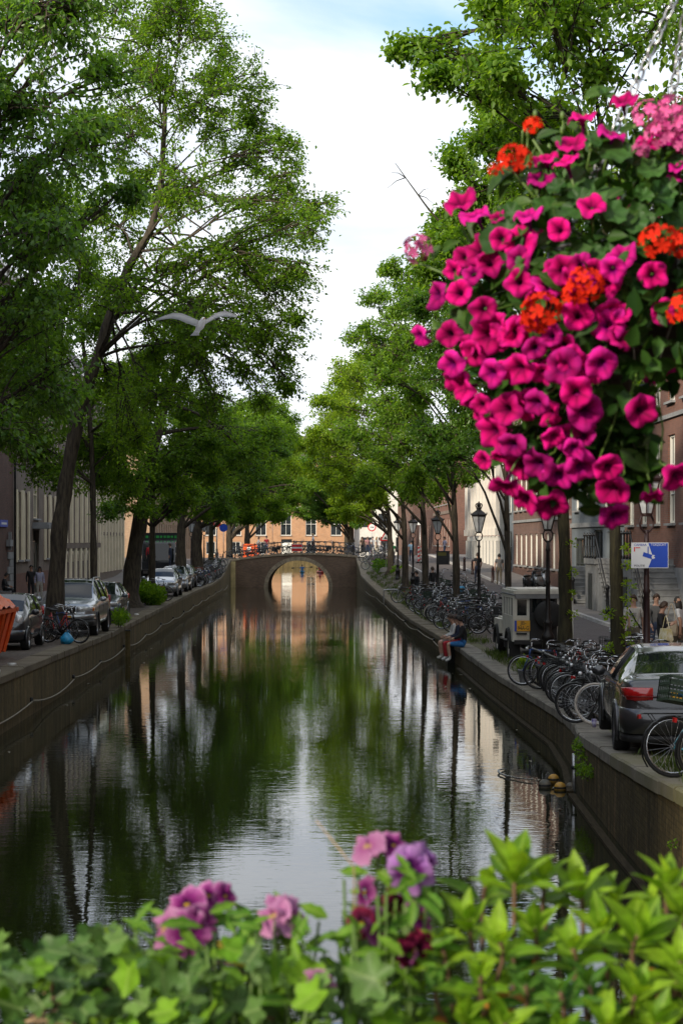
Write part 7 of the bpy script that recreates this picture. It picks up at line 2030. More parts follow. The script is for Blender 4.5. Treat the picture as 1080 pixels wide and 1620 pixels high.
# ------------------------------------------------------------------ street furniture
LAMP = {}
def lantern(label, x, y, z, h=4.95, m=None, scale=1.0):
    """Crown lantern: fluted post, forked yoke, tapering six sided glass, roof with crown"""
    m = m or M['lamp_iron']
    root = empty('street_lantern', (x, y, z), R(20), label, 'street lantern', 'crown lanterns along the canal')
    k = ('lamp', m.name)
    if k not in LAMP:
        q = MB(); q.lathe([(.20, 0), (.20, .12), (.16, .16), (.16, .62), (.19, .66), (.17, .74), (.11, .84), (.10, 1.05), (.13, 1.09), (.10, 1.14), (.07, 1.2), (.058, 2.2), (.075, 2.24), (.055, 2.3), (.045, 3.1), (.07, 3.14), (.05, 3.2), (.04, 3.36)], 12)
        post = q.mesh('post', m)
        q = MB()
        for s in (1, -1): q.tube(smooth_path([(0, 0, 3.34), (s * .12, 0, 3.46), (s * .15, 0, 3.58), (s * .10, 0, 3.70)], 3), .022, 6)
        q.tube([(0, 0, 3.3), (0, 0, 3.42)], .04, 6); q.lathe([(.11, 0), (.11, .05)], 8, (0, 0, 3.68))
        yoke = q.mesh('yoke', m)
        n = 6
        def ringp(r, z_): return [(r * math.cos(2 * PI * i / n), r * math.sin(2 * PI * i / n), z_) for i in range(n)]
        q = MB()
        a, b_ = ringp(.115, 3.73), ringp(.285, 4.36)
        for i in range(n):
            q.bar(a[i], b_[i], .02, .02); q.bar(a[i], a[(i + 1) % n], .025, .025); q.bar(b_[i], b_[(i + 1) % n], .03, .03)
        frame = q.mesh('lantern_frame', m)
        q = MB(); q.loft([ringp(.105, 3.74), ringp(.272, 4.35)], smooth=False)
        glass = q.mesh('glass', M['lamp_glass'])
        q = MB(); q.loft([ringp(.32, 4.37), ringp(.33, 4.41), ringp(.24, 4.5), ringp(.12, 4.58), ringp(.09, 4.62)], smooth=False)
        for i in range(n):
            p = ringp(.33, 4.41)[i]; q.tube([p, (p[0] * 1.08, p[1] * 1.08, p[2] + .09)], [.018, .006], 5)
        roof = q.mesh('lantern_roof', m)
        q = MB(); q.lathe([(.09, 4.62), (.11, 4.66), (.11, 4.7)], 10)
        for i in range(8):
            a_ = 2 * PI * i / 8; c_, s_ = math.cos(a_), math.sin(a_)
            q.tube(smooth_path([(.10 * c_, .10 * s_, 4.7), (.135 * c_, .135 * s_, 4.77), (.10 * c_, .10 * s_, 4.84), (.02 * c_, .02 * s_, 4.86)], 2), .022, 5)
        q.sphere((0, 0, 4.90), .035, 8, 6); q.sphere((0, 0, 4.78), .09, 8, 6)
        crown = q.mesh('crown_finial', m)
        q = MB(); q.lathe([(.05, 3.76), (.035, 3.84), (.03, 3.9)], 8); q.sphere((0, 0, 3.98), .06, 8, 6, 0, (1, 1, 1.4)); bulb = q.mesh('lamp_holder', M['steel'])
        LAMP[k] = (post, yoke, frame, glass, roof, crown, bulb)
    post, yoke, frame, glass, roof, crown, bulb = LAMP[k]
    link('post', post, root); link('yoke', yoke, root)
    f = link('lantern_frame', frame, root); link('glass', glass, f)
    r_ = link('lantern_roof', roof, root); link('crown_finial', crown, r_)
    root.scale = (scale, scale, scale * h / 4.95)
    return root
for (px, Y, zt, lb) in [(1022, 36.6, 5.84, 'dark brown crown lantern carrying the blue camera sign'), (866, 52.5, 5.6, 'crown lantern half hidden by flowers above the off road car'), (757, 73, 5.62, 'tall black crown lantern behind the seated people'),
                        (692, 92, 5.62, 'crown lantern with bluish glass above the black box'), (653, 114, 5.7, 'crown lantern left of the thin dark trunk near the bridge'), (629, 131, 5.85, 'crown lantern right of the leaning trunk near the bridge'), (608, 153, 6.1, 'crown lantern nearest the bridge above the warning sign')]:
    x = (px - 540) * Y / FPX; z = gz(x, Y)
    lantern(lb, x, Y, z, zt - z, M['lamp_brown'] if px > 1000 else None)
for (px, Y, zt, lb) in [(303, 136, 5.9, 'crown lantern before the broad dark trunk on the left quay'), (323, 150, 5.95, 'crown lantern between two trunks on the left quay'), (343, 172, 6.4, 'crown lantern beyond the left end of the bridge')]:
    x = (px - 540) * Y / FPX; z = ql(Y); lantern(lb, x, Y, z, zt - z)

# camera surveillance sign on the brown lantern
sx_, sy_ = (1027 - 540) * 36.35 / FPX, 36.35
sg = empty('camera_sign', (sx_, sy_, EYE + (HOR - 878.5) * 36.35 / FPX), 0, 'blue and white camera surveillance sign fixed to the brown lantern', 'sign')
W2, H2 = 0.355, 0.245
q = MB(); q.box((0, 0, 0), (2 * W2, 0.02, 2 * H2)); q.build('panel', M['sign_white'], sg)
q = MB(); q.prism([(-0.03, -H2 + .012), (W2 - .012, -H2 + .012), (W2 - .012, H2 - .012), (-0.03, H2 - .012), (0.055, -0.02)], -0.0125, -0.0105); q.build('blue_field', M['blue_sign'], sg)
q = MB(); c_, s_ = math.cos(R(-18)), math.sin(R(-18))
pts = [(-.09, -.04), (.09, -.04), (.09, .04), (-.09, .04)]
q.prism([(-.045 + u * c_ - v * s_, -.005 + u * s_ + v * c_) for u, v in pts], -0.016, -0.0135); q.box((-.036, -.0148, .09), (.018, .003, .16)); q.build('camera_symbol', M['blue_sign'], sg)
q = MB(); q.prism([(.05, -.075), (.10, -.05), (.075, -.02), (.10, .0), (.05, .01), (.03, -.03)], -0.0165, -0.0140); q.build('lens_flash', M['sign_white'], sg)
text_part('CAMERA', 0.062, M['blue_sign'], sg, (-0.185, -0.0135, 0.20), (R(90), 0, 0), 0.001, 'lettering', 'CENTER', 1.0)
text_part('TOEZICHT', 0.062, M['sign_white'], sg, (0.165, -0.0145, 0.20), (R(90), 0, 0), 0.001, 'lettering', 'CENTER', 0.98)
text_part('POLITIE', 0.052, M['plate_text'], sg, (-0.20, -0.0135, -0.20), (R(90), 0, 0), 0.001, 'lettering', 'CENTER', 1.15)
q = MB(); q.box((-.295, -.0115, .115), (.022, .003, .085)); q.box((-.23, -.0115, .145), (.09, .003, .018)); q.build('red_mark', M['red'], sg)
q = MB(); q.box((0, 0.03, 0.1), (0.2, 0.04, 0.03)); q.box((0, 0.03, -0.1), (0.2, 0.04, 0.03)); q.build('bracket', M['steel'], sg)

# bollards on the kerb
def bollard(label, px, Y):
    x = (px - 540) * Y / FPX
    r_ = empty('bollard', (x, Y, gz(x, Y)), 0, label, 'bollard', 'bollards along the right kerb')
    q = MB(); q.lathe([(.11, 0), (.11, .08), (.095, .1), (.08, .78), (.095, .8), (.095, .84), (.07, .86), (.05, .93), (.0, .97)], 10); q.build('post', M['lamp_brown'], r_)
    q = MB(); q.lathe([(.098, .60), (.098, .66)], 10, caps=False); q.build('band', M['iron'], r_)
for lb, px, Y in [('farthest iron bollard on the right kerb left of the tall lantern', 734, 129), ('second iron bollard from the bridge on the right kerb', 747, 123), ('iron bollard just left of the tall black lantern', 756, 119), ('iron bollard between the two walkers seen from behind', 779, 111)]:
    bollard(lb, px, Y)

def pole(root, h, r=0.03, m='steel', x=0, y=0.04):
    q = MB(); q.tube([(x, y, 0), (x, y, h)], r, 8); return q.build('pole', M[m], root)
def sign_root(label, px, Y, dz=0.0, rz=0.0, name='road_sign'):
    x = (px - 540) * Y / FPX
    return empty(name, (x, Y, gz(x, Y) + dz), rz, label, 'road sign')
# triangular warning sign
s_ = sign_root('red bordered triangular warning sign near the right end of the bridge', 610, 144, 0.35)
pole(s_, 2.0)
zc = EYE + (HOR - 850) * 144 / FPX - s_.location.z
def tri(r, z): return [(r * math.cos(a), z + r * math.sin(a)) for a in (R(90), R(210), R(330))]
q = MB(); q.prism(tri(.56, zc), -0.015, 0.0); q.build('panel', M['red'], s_)
q = MB(); q.prism(tri(.37, zc), -0.02, -0.017); q.build('white_field', M['sign_white'], s_)
q = MB(); q.prism([(-.15, zc - .12), (-.02, zc + .08), (.02, zc - .02), (.12, zc - .12)], -0.026, -0.022); q.build('symbol', M['plate_text'], s_)
q = MB(); q.box((0, 0.04, -0.1), (0.9, 0.5, 0.28)); q.box((0, 0.04, 0.06), (0.6, 0.4, 0.1)); q.build('concrete_foot', M['stone_grey'], s_)
# round sign
s_ = sign_root('round white sign with red rim among the walkers', 588, 163)
pole(s_, 3.6)
zc = EYE + (HOR - 834) * 163 / FPX - s_.location.z
def disc(root, r, z, y, m, name, th=0.012):
    q = MB(); q.lathe([(r, -th / 2), (r, th / 2)], 24, M=Matrix.Translation((0, y, z)) @ Matrix.Rotation(R(90), 4, 'X'), smooth=False); return q.build(name, m, root)
disc(s_, .36, zc, -.01, M['red'], 'panel'); disc(s_, .27, zc, -.02, M['sign_white'], 'white_field')
q = MB(); q.box((-.06, -.028, zc), (.14, .004, .07)); q.box((.09, -.028, zc - .01), (.1, .004, .1)); q.build('symbol', M['plate_text'], s_)
# small street name plate on a pole, red white marker post
s_ = sign_root('thin pole with a small white street plate near the bridge', 664, 140)
pole(s_, 3.2); q = MB(); q.box((.05, -.01, 3.1), (.5, .02, .2)); q.build('plate', M['sign_white'], s_)
r_ = empty('marker_post', PX(663, 146), 0, 'red and white striped traffic marker post on the cross street', 'marker post')
q = MB(); q.box((0, 0, .65), (.26, .08, 1.3)); q.build('board', M['sign_white'], r_)
for k in range(4):
    q = MB(); q.prism([(-.128, .1 + k * .32), (.128, .22 + k * .32), (.128, .38 + k * .32), (-.128, .26 + k * .32)], -.046, .046); q.build('red_stripe', M['red'], r_)
q = MB(); q.box((0, 0, .05), (.5, .4, .1)); q.build('foot', M['rubber'], r_)
# black box on the bluish lantern
x = (700 - 540) * 91.6 / FPX
r_ = empty('utility_box', (x, 91.5, EYE + (HOR - 883) * 91.5 / FPX), 0, 'black box with a yellowish panel hung on the bluish lantern', 'box')
q = MB(); q.box((0, 0, 0), (.62, .4, .62)); q.build('casing', M['black_metal'], r_)
q = MB(); q.box((-.05, -.204, .2), (.4, .006, .16)); q.build('panel', mat('olive', (.12, .11, .02), .6), r_)
q = MB(); q.box((0, 0, .33), (.68, .46, .04)); q.build('lid', M['iron'], r_)
# steel hoop near the bridge end
x = (618 - 540) * 106 / FPX
r_ = empty('bike_hoop', (x, 106, gz(x, 106)), R(20), 'bent steel bicycle hoop standing in the weedy quay', 'bike hoop')
q = MB(); q.tube(smooth_path([(-.42, 0, -.1), (-.42, 0, .55), (-.34, 0, .68), (.34, 0, .68), (.42, 0, .55), (.42, 0, -.1)], 4), .035, 8); q.build('hoop', M['steel'], r_)
# bicycle rack rails in the crowd
r_ = empty('bike_rack', (xr(40) + 0.42, 40, 0), 0, 'dark steel rack posts at the canal edge holding the crowded bicycles', 'bike rack')
for yy in (35.5, 38, 40.5, 43, 45.5):
    q = MB(); q.box((xr(yy) - xr(40), yy - 40, qr(yy) + .45), (.09, .09, .9)); q.build('post', M['iron'], r_)
for zz in (.5, .85):
    q = MB(); q.tube([(xr(yy) - xr(40), yy - 40, qr(yy) + zz) for yy in (35, 38, 40.5, 43, 46)], .035, 6); q.build('rail', M['iron'], r_)
# red and white board on the bridge railing
r_ = empty('navigation_board', (-3.92, BRY0 + .17, EYE + (HOR - 866.5) * 167 / FPX), 0, 'red board with white bar hung on the bridge railing', 'sign')
q = MB(); q.box((0, 0, 0), (.98, .03, .66)); q.build('panel', M['sign_white'], r_)
for z in (-.18, .18):
    q = MB(); q.box((0, -.02, z), (.92, .012, .22)); q.build('red_bar', M['red'], r_)
# left end of the bridge: red construction boards, round blue sign and others
def small_sign(label, x, y, z0, h, r, m, inner=None):
    s_ = empty('road_sign', (x, y, z0), 0, label, 'road sign'); pole(s_, h + r)
    disc(s_, r, h, -.01, m, 'panel')
    if inner: inner(s_, h)
    return s_
small_sign('round blue sign at the left end of the bridge', (353.5 - 540) * 164 / FPX, 164, 2.3, 2.9, .36, M['blue_sign'], None)
small_sign('round red sign with white bar left of the blue sign', (343.5 - 540) * 160 / FPX, 160, 2.05, 3.5, .33, M['red'], lambda s_, h: MB().box((0, -.025, h), (.4, .006, .1)).build('white_bar', M['sign_white'], s_))
small_sign('blue parking sign in front of the orange building', (431 - 540) * 230 / FPX, 230, 1.6, 5.2, .45, M['blue_sign'], lambda s_, h: MB().box((0, -.025, h), (.2, .006, .45)).build('white_mark', M['sign_white'], s_))
r_ = empty('work_barrier', ((397 - 540) * 176 / FPX, 176.5, 2.38), 0, 'orange red construction screen on the left end of the bridge', 'barrier')
for k in range(3):
    q = MB(); q.box((-.55 + .55 * k, 0, .75), (.5, .05, 1.3)); q.build('screen', M['orange'], r_)
q = MB(); q.box((-.2, -.03, .9), (.35, .01, .4)); q.build('white_panel', M['sign_white'], r_)
for k in (-.8, .8):
    q = MB(); q.box((k, 0, .75), (.06, .08, 1.5)); q.build('post', M['steel'], r_)
# wooden board at the foot of the broad left tree
r_ = empty('wooden_board', ((312 - 540) * 136.6 / FPX, 136.6, ql(136)), 0, 'reddish wooden board box at the foot of the broad trunk', 'planter')
q = MB(); q.box((0, 0, .9), (.85, .12, .34)); q.build('board', mat('red_wood', (.16, .05, .025), .8, var=.3, vscale=6), r_)
for k in (-.35, .35):
    q = MB(); q.box((k, 0, .36), (.07, .08, .72)); q.build('leg', M['iron'], r_)
# street name plate on the left brick house, electric boxes
r_ = empty('street_name_plate', (xfl(92) + .03, 92.2, EYE + (HOR - 828) * 92 / FPX), R(91.146), 'blue enamel street name plate on the dark brick house', 'sign')
q = MB(); q.box((0, -.015, 0), (2.4, .03, .34)); q.build('plate', M['blue_sign'], r_)
q = MB(); q.box((0, -.033, .0), (1.6, .006, .1)); q.build('white_line', M['sign_white'], r_)
r_ = empty('wall_box', (xfl(93.6) + .12, 93.6, EYE + (HOR - 859) * 93.6 / FPX), R(91.146), 'small grey electric box on the dark brick corner', 'box')
q = MB(); q.box((0, 0, 0), (.9, .2, .32)); q.build('casing', M['stone_grey'], r_); q = MB(); q.box((0.1, 0, .1), (.14, .14, .9)); q.build('conduit', M['stone_grey'], r_)

# buoys on the right by the bend
def buoy(label, x, y, r, m, z=0.0):
    r_ = empty('buoy', (x, y, z), 0, label, 'buoy')
    q = MB(); q.sphere((0, 0, r * .35), r, 14, 10, 0, (1, 1, .95)); q.build('float', m, r_)
    q = MB(); q.lathe([(r * .96, -.02), (r * 1.03, 0), (r * .96, .02)], 14, (0, 0, r * .35), caps=False); q.build('seam', M['rubber'], r_)
    q = MB(); q.tube([(.02 * math.cos(a), 0, r * 1.33 + .02 * math.sin(a)) for a in [2 * PI * k / 8 for k in range(8)]], .006, 4, closed=True); q.build('eyelet', M['iron'], r_)
M['buoy_y'] = mat('buoy_yellow', (.50, .26, .02), .5, c2=(.22, .13, .03), vscale=5); M['buoy_g'] = mat('buoy_grey', (.06, .06, .05), .55, c2=(.15, .13, .09), vscale=6)
s1 = FPX / 31.5
buoy('grimy dark buoy at the left of the floating cluster', (861 - 540) / s1, 31.5, .105, M['buoy_g'])
buoy('bright yellow buoy at the back of the floating cluster', (879 - 540) / s1, 31.9, .095, M['buoy_y'], .05)
buoy('yellow brown buoy in the middle of the floating cluster', (882 - 540) / s1, 31.2, .10, M['buoy_y'])
buoy('small brown buoy beside the fender beam', (900 - 540) / s1, 31.3, .085, M['buoy_g'])
r_ = empty('chain_loop', (3.05, 33.0, 0), 0, 'pale chain hanging in a loop in the water by the buoys', 'chain')
pts = smooth_path([(-.12, 0.9, .02), (-.28, .5, .04), (-.26, .0, .03), (-.05, -.5, .03), (.2, -.8, .04)], 5)
for i in range(len(pts) - 1):
    a, b_ = pts[i], pts[i + 1]; q = MB(); q.bar(a, a + (b_ - a) * .7, .035, .02); q.build('link', M['steel'], r_)

# bits on the ground
def litter(label, x, y, m, fn, cat, name):
    r_ = empty(name, (x, y, gz(x, y)), rb.uniform(0, 3), label, cat); q = MB(); fn(q); q.build('shape', m, r_); return r_
litter('small purple and white cup lying near the grey saloon', (939 - 540) * 32.2 / FPX, 32.2, mat('cup_purple', (.10, .06, .3), .5, c2=(.6, .6, .65), vscale=12), lambda q: (q.lathe([(.03, 0), (.045, .13)], 10), q.lathe([(.048, .128), (.048, .14)], 10)), 'cup', 'paper_cup')
M['bagblue'] = mat('plastic_blue', (.01, .22, .42), .4, var=.3, vscale=9)
r_ = empty('plastic_bag', (xl(54.4) - .42, 54.3, ql(54)), .4, 'crumpled bright blue plastic bag by the bicycle at the elm', 'bag')
q = MB(); rt = random.Random(3); rings = []
for zz, rr in ((0, .14), (.08, .19), (.18, .17), (.26, .09), (.33, .05)):
    rings.append([(rr * rt.uniform(.75, 1.25) * math.cos(a), rr * rt.uniform(.75, 1.25) * math.sin(a), zz + rt.uniform(-.015, .015)) for a in [2 * PI * k / 9 for k in range(9)]])
q.loft(rings); q.build('sack', M['bagblue'], r_)
q = MB(); q.tube([(0, 0, .32), (.06, .02, .40), (.1, 0, .34)], .012, 5); q.build('handle', M['bagblue'], r_)
r_ = empty('plastic_bag', (xr(83) + 2.2, 84.0, gz(xr(83) + 2.2, 84) + .95), .4, 'light blue cover on a saddle among the clustered bicycles', 'saddle cover')
q = MB(); q.sphere((0, 0, .08), .17, 10, 7, 0, (1, .8, .75)); q.lathe([(.17, -.03), (.15, .06)], 10, caps=False); q.build('cover', M['bagblue'], r_)
for k, (px, Y, lb) in enumerate([(92 / 1.0, 41.0, 'crumpled white wrapper near the left quay edge'), (38, 43.6, 'flattened pale wrapper beside the wheel of the dark hatchback'), (223, 76.5, 'white scrap lying on the left quay edge')]):
    x = [-7.45, -7.55, -8.25][k]
    litter(lb, x, Y, M['white'], lambda q: q.loft([[(.13 * math.cos(a) * rt.uniform(.6, 1.2), .08 * math.sin(a) * rt.uniform(.6, 1.2), z) for a in [2 * PI * k2 / 7 for k2 in range(7)]] for z in (0, .04, .06)]), 'litter', 'paper_scrap')
for k, (dx, Y) in enumerate([(-.8, 92.6), (-.72, 93.0), (-.95, 93.2)]):
    r_ = empty('stone', (xl(Y) + dx, Y, ql(Y)), k, ['pale rough stone in front of the leafy bush', 'second pale stone beside the leafy bush', 'small grey stone behind the two pale stones'][k], 'stone')
    q = MB(); q.loft([[(.2 * c2_ * rt.uniform(.8, 1.2), .15 * s2_ * rt.uniform(.8, 1.2), z) for c2_, s2_ in [(math.cos(2 * PI * j / 8), math.sin(2 * PI * j / 8)) for j in range(8)]] for z in (0, .1, .16)], smooth=False); q.build('rock', M['stone_grey'] if k == 2 else M['plaster_white'], r_)
# green tub of plants by the rack
r_ = empty('plant_tub', (4.45, 45.6, qr(45.6)), 0, 'grey tub with bright green grass plant before the off road car', 'planter')
q = MB(); q.lathe([(.17, 0), (.21, .30), (.225, .30), (.225, .33), (.19, .33)], 14, caps=False); q.lathe([(0, .28), (.19, .28)], 14, caps=False); q.build('tub', M['stone_grey'], r_)

rg = np.random.default_rng(8); yy = rg.uniform(22, 120, 90); tt_ = rg.random(90) ** 2
xx = np.array([xr(a) - .3 - 3.5 * b_ if k % 3 else xl(a) + .2 + 3 * b_ for k, (a, b_) in enumerate(zip(yy, tt_))]); P = np.stack([xx, yy, np.full(90, .012)], 1)
D = rg.normal(size=P.shape); D[:, 2] = 0; V, T_ = np_leaves(P, D, np.tile(np.array([[0., 0, 1]]), (90, 1)), rg.uniform(.06, .15, 90), fold=.05)
o = link('floating_leaves', np_mesh('floating_leaves', V, T_, M['rope'])); o['kind'] = 'stuff'
# shrubs, weeds, climbers
def leafy(name, label, cat, loc, blobs, leaf, lm, seed, kind=None, n=900, up=0.6, stem=True):
    rg = np.random.default_rng(seed)
    P, D = [], []
    for (x, y, z, r) in blobs:
        v = rg.normal(size=(n, 3)); v /= np.linalg.norm(v, axis=1, keepdims=True)
        P.append(np.array([[x, y, z]]) + v * r * rg.random((n, 1)) ** .4); d = v + rg.normal(size=(n, 3)) * .6; d[:, 2] += up; D.append(d)
    P = np.concatenate(P); D = np.concatenate(D); Nv = rg.normal(size=P.shape) * .6; Nv[:, 2] += 1
    V, T_ = np_leaves(P, D, Nv, leaf * rg.uniform(.6, 1.3, len(P)))
    root = empty(name, loc, 0, label, cat)
    o = link('foliage', np_mesh('foliage', V, T_, LM[lm]), root); o['kind'] = 'stuff'
    if stem:
        q = MB()
        for (x, y, z, r) in blobs: q.tube([(x * .3, y * .3, -.05), (x * .7, y * .7, z * .5), (x, y, z)], [.02, .015, .006], 5)
        q.build('stem', M['bark'], root)
    return root
leafy('bush', 'leafy green bush spilling over the left quay edge beside the bicycles', 'bush', (xl(88.5) - .75, 88.3, ql(88)), [(0, 0, .45, .5), (.25, .6, .4, .42), (-.4, .4, .6, .5), (.2, -.6, .35, .4), (-.5, -.5, .5, .4), (.1, 1.1, .4, .35)], .13, 'mid', 41)
leafy('grass_plant', 'bright green grass in the tub before the off road car', 'plant', (4.45, 45.6, qr(45.6) + .27), [(0, 0, .14, .18)], .14, 'lime', 42, n=260, up=2.2)
leafy('weed', 'tuft of leafy weeds growing from the quay wall by the step', 'weeds', (xr(30.4) - .03, 30.0, .72), [(-.02, 0, 0.05, .10), (-.03, -.5, -.08, .14), (-.03, -.9, -.16, .13), (-.02, -1.3, -.12, .08), (-.02, .4, .12, .07), (-.02, -.3, -.2, .1)], .055, 'mid', 43, n=70, up=-.2, stem=False)
leafy('weed', 'small clump of weeds low on the right wall nearest the viewer', 'weeds', (xr(20.6) - .03, 20.7, .78), [(-.02, 0, 0, .05)], .035, 'mid', 44, n=40, up=-.2, stem=False)
leafy('bush', 'dark shrub by the foot of the warning sign at the bridge end', 'bush', ((598 - 540) * 150 / FPX, 149, 1.7), [(0, 0, .4, .55), (.5, .4, .3, .5)], .2, 'dark', 45, n=260)
leafy('bush', 'low shrub right of the warning sign foot', 'bush', ((628 - 540) * 141 / FPX, 141, 1.4), [(0, 0, .3, .45), (.4, .4, .3, .4)], .2, 'mid', 46, n=260)
leafy('ivy', 'bright ivy shoots climbing the trunk beside the camera sign', 'ivy', (5.50, 37.8, .72), [(.19, 0, 1.4, .13), (.2, 0, 2.2, .15), (-.18, 0, 1.9, .12), (.22, 0, 1.75, .16), (.19, 0, 2.9, .1), (-.17, 0, 1.2, .1), (.18, 0, .6, .12), (.2, -.05, 2.5, .12), (.16, -.1, 3.2, .08)], .085, 'lime', 47, n=32, stem=False)
leafy('ivy', 'bright ivy shoots climbing the trunk behind the off road car', 'ivy', (5.35, 45.75, .70), [(.2, 0, 2.6, .12), (.21, 0, 3.3, .13), (.2, 0, 2.1, .1), (.22, 0, 1.6, .12)], .085, 'lime', 48, n=26, stem=False)
leafy('weed', 'green tuft between the dark hatchback and the silver estate', 'weeds', (-7.75, 66.0, 1.08), [(0, 0, .35, .3), (.1, .5, .3, .25)], .12, 'mid', 49, n=200)
# grass on the quay: uncountable
rg = np.random.default_rng(5); P = []
for (ya, yb, t0, t1, n_) in ((84, 152, .5, 2.0, 2300), (62, 84, .55, 1.2, 500), (47, 60, .5, 1.2, 500), (18, 26, .3, .8, 500)):
    yy = rg.uniform(ya, yb, n_); tt_ = rg.uniform(t0, t1, n_)
    cl = np.sin(yy * 1.3) * np.sin(yy * .37 + tt_ * 3) + rg.normal(size=n_) * .4
    for a, b_, c_ in zip(yy, tt_, cl):
        if c_ > .15:
            x = xr(a) + b_; P.append((x, a, gz(x, a)))
P = np.array(P); P = np.repeat(P, 5, axis=0) + rg.normal(size=(len(P) * 5, 3)) * np.array([.07, .07, 0])
D = rg.normal(size=P.shape) * .35; D[:, 2] = 1
V, T_ = np_leaves(P, D, rg.normal(size=P.shape), rg.uniform(.06, .26, len(P)), wid=.12, fold=.02)
o = link('grass', np_mesh('grass', V, T_, M['grass'])); o['kind'] = 'stuff'
# ------------------------------------------------------------------ foreground: hanging basket and planter on the near bridge
def blade_mat(name, dark, light, vein, trans=0.4, rough=0.42, spec=0.45):
    """leaf blade with a paler midrib; tone differs from leaf to leaf"""
    m = bpy.data.materials.new(name); m.use_nodes = True
    N, L = m.node_tree.nodes, m.node_tree.links
    b = N['Principled BSDF']; out = N['Material Output']
    oi = N.new('ShaderNodeObjectInfo')
    r = N.new('ShaderNodeMixRGB'); r.inputs[1].default_value = (*dark, 1); r.inputs[2].default_value = (*light, 1); L.new(oi.outputs['Random'], r.inputs[0])
    t = N.new('ShaderNodeTexCoord'); sx = N.new('ShaderNodeSeparateXYZ'); L.new(t.outputs['Object'], sx.inputs[0])
    ab = N.new('ShaderNodeMath'); ab.operation = 'ABSOLUTE'; L.new(sx.outputs['Y'], ab.inputs[0])
    w = N.new('ShaderNodeMapRange'); w.inputs['From Min'].default_value = 0.0; w.inputs['From Max'].default_value = 0.0028; w.inputs['To Min'].default_value = 0.6; w.inputs['To Max'].default_value = 0.0
    L.new(ab.outputs[0], w.inputs['Value'])
    nz = N.new('ShaderNodeTexNoise'); nz.inputs['Scale'].default_value = 45; nz.inputs['Detail'].default_value = 4; L.new(t.outputs['Object'], nz.inputs['Vector'])
    v2 = N.new('ShaderNodeMapRange'); v2.inputs['From Min'].default_value = .35; v2.inputs['From Max'].default_value = .7; v2.inputs['To Min'].default_value = .72; v2.inputs['To Max'].default_value = 1.22; L.new(nz.outputs['Fac'], v2.inputs['Value'])
    s0 = N.new('ShaderNodeVectorMath'); s0.operation = 'SCALE'; L.new(r.outputs[0], s0.inputs[0]); L.new(v2.outputs[0], s0.inputs['Scale'])
    m2 = N.new('ShaderNodeMixRGB'); m2.inputs[2].default_value = (*vein, 1); L.new(w.outputs[0], m2.inputs[0]); L.new(s0.outputs[0], m2.inputs[1])
    L.new(m2.outputs[0], b.inputs['Base Color']); b.inputs['Roughness'].default_value = rough; b.inputs['Specular IOR Level'].default_value = spec
    bp = N.new('ShaderNodeBump'); bp.inputs['Strength'].default_value = 0.35; bp.inputs['Distance'].default_value = 0.004; L.new(nz.outputs['Fac'], bp.inputs['Height']); L.new(bp.outputs[0], b.inputs['Normal'])
    tl = N.new('ShaderNodeBsdfTranslucent')
    tm = N.new('ShaderNodeMixRGB'); tm.blend_type = 'MULTIPLY'; tm.inputs[0].default_value = 1; tm.inputs[2].default_value = (1.8, 1.6, 0.6, 1); L.new(m2.outputs[0], tm.inputs[1]); L.new(tm.outputs[0], tl.inputs['Color'])
    mx = N.new('ShaderNodeMixShader'); mx.inputs[0].default_value = trans
    L.new(b.outputs[0], mx.inputs[1]); L.new(tl.outputs[0], mx.inputs[2]); L.new(mx.outputs[0], out.inputs['Surface'])
    return m
M['petunia'] = petal_mat('petunia', [(0.0, (.05, .0, .03)), (0.16, (.12, .0, .06)), (0.36, (.40, .001, .105)), (0.65, (.66, .003, .175)), (1.0, (.73, .010, .26))], 0.3, 0.04, vein=.45)
M['petunia_v'] = petal_mat('petunia_violet', [(0.0, (.05, .0, .04)), (0.2, (.16, .0, .12)), (0.5, (.54, .005, .19)), (1.0, (.66, .016, .31))], 0.3, 0.04, vein=.4)
M['geranium'] = petal_mat('geranium_red', [(0.0, (.55, .02, .01)), (1.0, (.82, .03, .008))], 0.25, 0.05)
M['geranium_p'] = petal_mat('geranium_pink', [(0.0, (.55, .03, .2)), (1.0, (.80, .16, .42))], 0.3, 0.05)
M['pet_leaf'] = blade_mat('petunia_leaf', (.018, .055, .008), (.055, .12, .016), (.09, .14, .04), .3, .5, .25)
M['ger_leaf'] = blade_mat('geranium_leaf', (.02, .065, .014), (.05, .125, .026), (.07, .13, .04), .3, .5, .25)
M['stem'] = mat('stem_green', (.07, .13, .02), .5, var=.2, vscale=40)
M['coir'] = mat('coir', (.030, .020, .012), .95, var=.5, vscale=30, bump=.8, bscale=60)

def petunia_mesh(seed, m):
    rnd = random.Random(seed); n = 30; q = MB(); rings = []
    lf_ = [rnd.uniform(.80, 1.12) for _ in range(5)]; bd = [rnd.uniform(-.009, .009) for _ in range(5)]; cup = rnd.uniform(-.004, .002)
    for j, (r, z) in enumerate(((.004, -.050), (.005, -.032), (.008, -.018), (.014, -.007), (.022, -.001), (.030, .003), (.037, .003), (.041, -.002))):
        ring = []
        f = max(0, (r - .008) / .033)
        for k in range(n):
            a = 2 * PI * k / n
            lobe = math.cos(5 * a)
            g_ = (a / (2 * PI) * 5 + .5) % 5; i0, u_ = int(g_), g_ - int(g_); sm_ = .5 - .5 * math.cos(2 * PI * u_)
            rr = r * (1 + .075 * lobe * f) * (1 + (lf_[i0] - 1) * f * sm_)
            zz = z + f * f * (.006 * math.sin(5 * a + 1 + seed) + .006 * math.cos(3 * a + seed * 1.3) + .003 * math.sin(11 * a + seed)) - .003 * f * (1 - lobe) + f * f * (cup + bd[i0] * sm_)
            ring.append((rr * math.cos(a), rr * math.sin(a), zz))
        rings.append(ring)
    q.loft(rings, caps=False)
    return q.mesh('petunia', m)
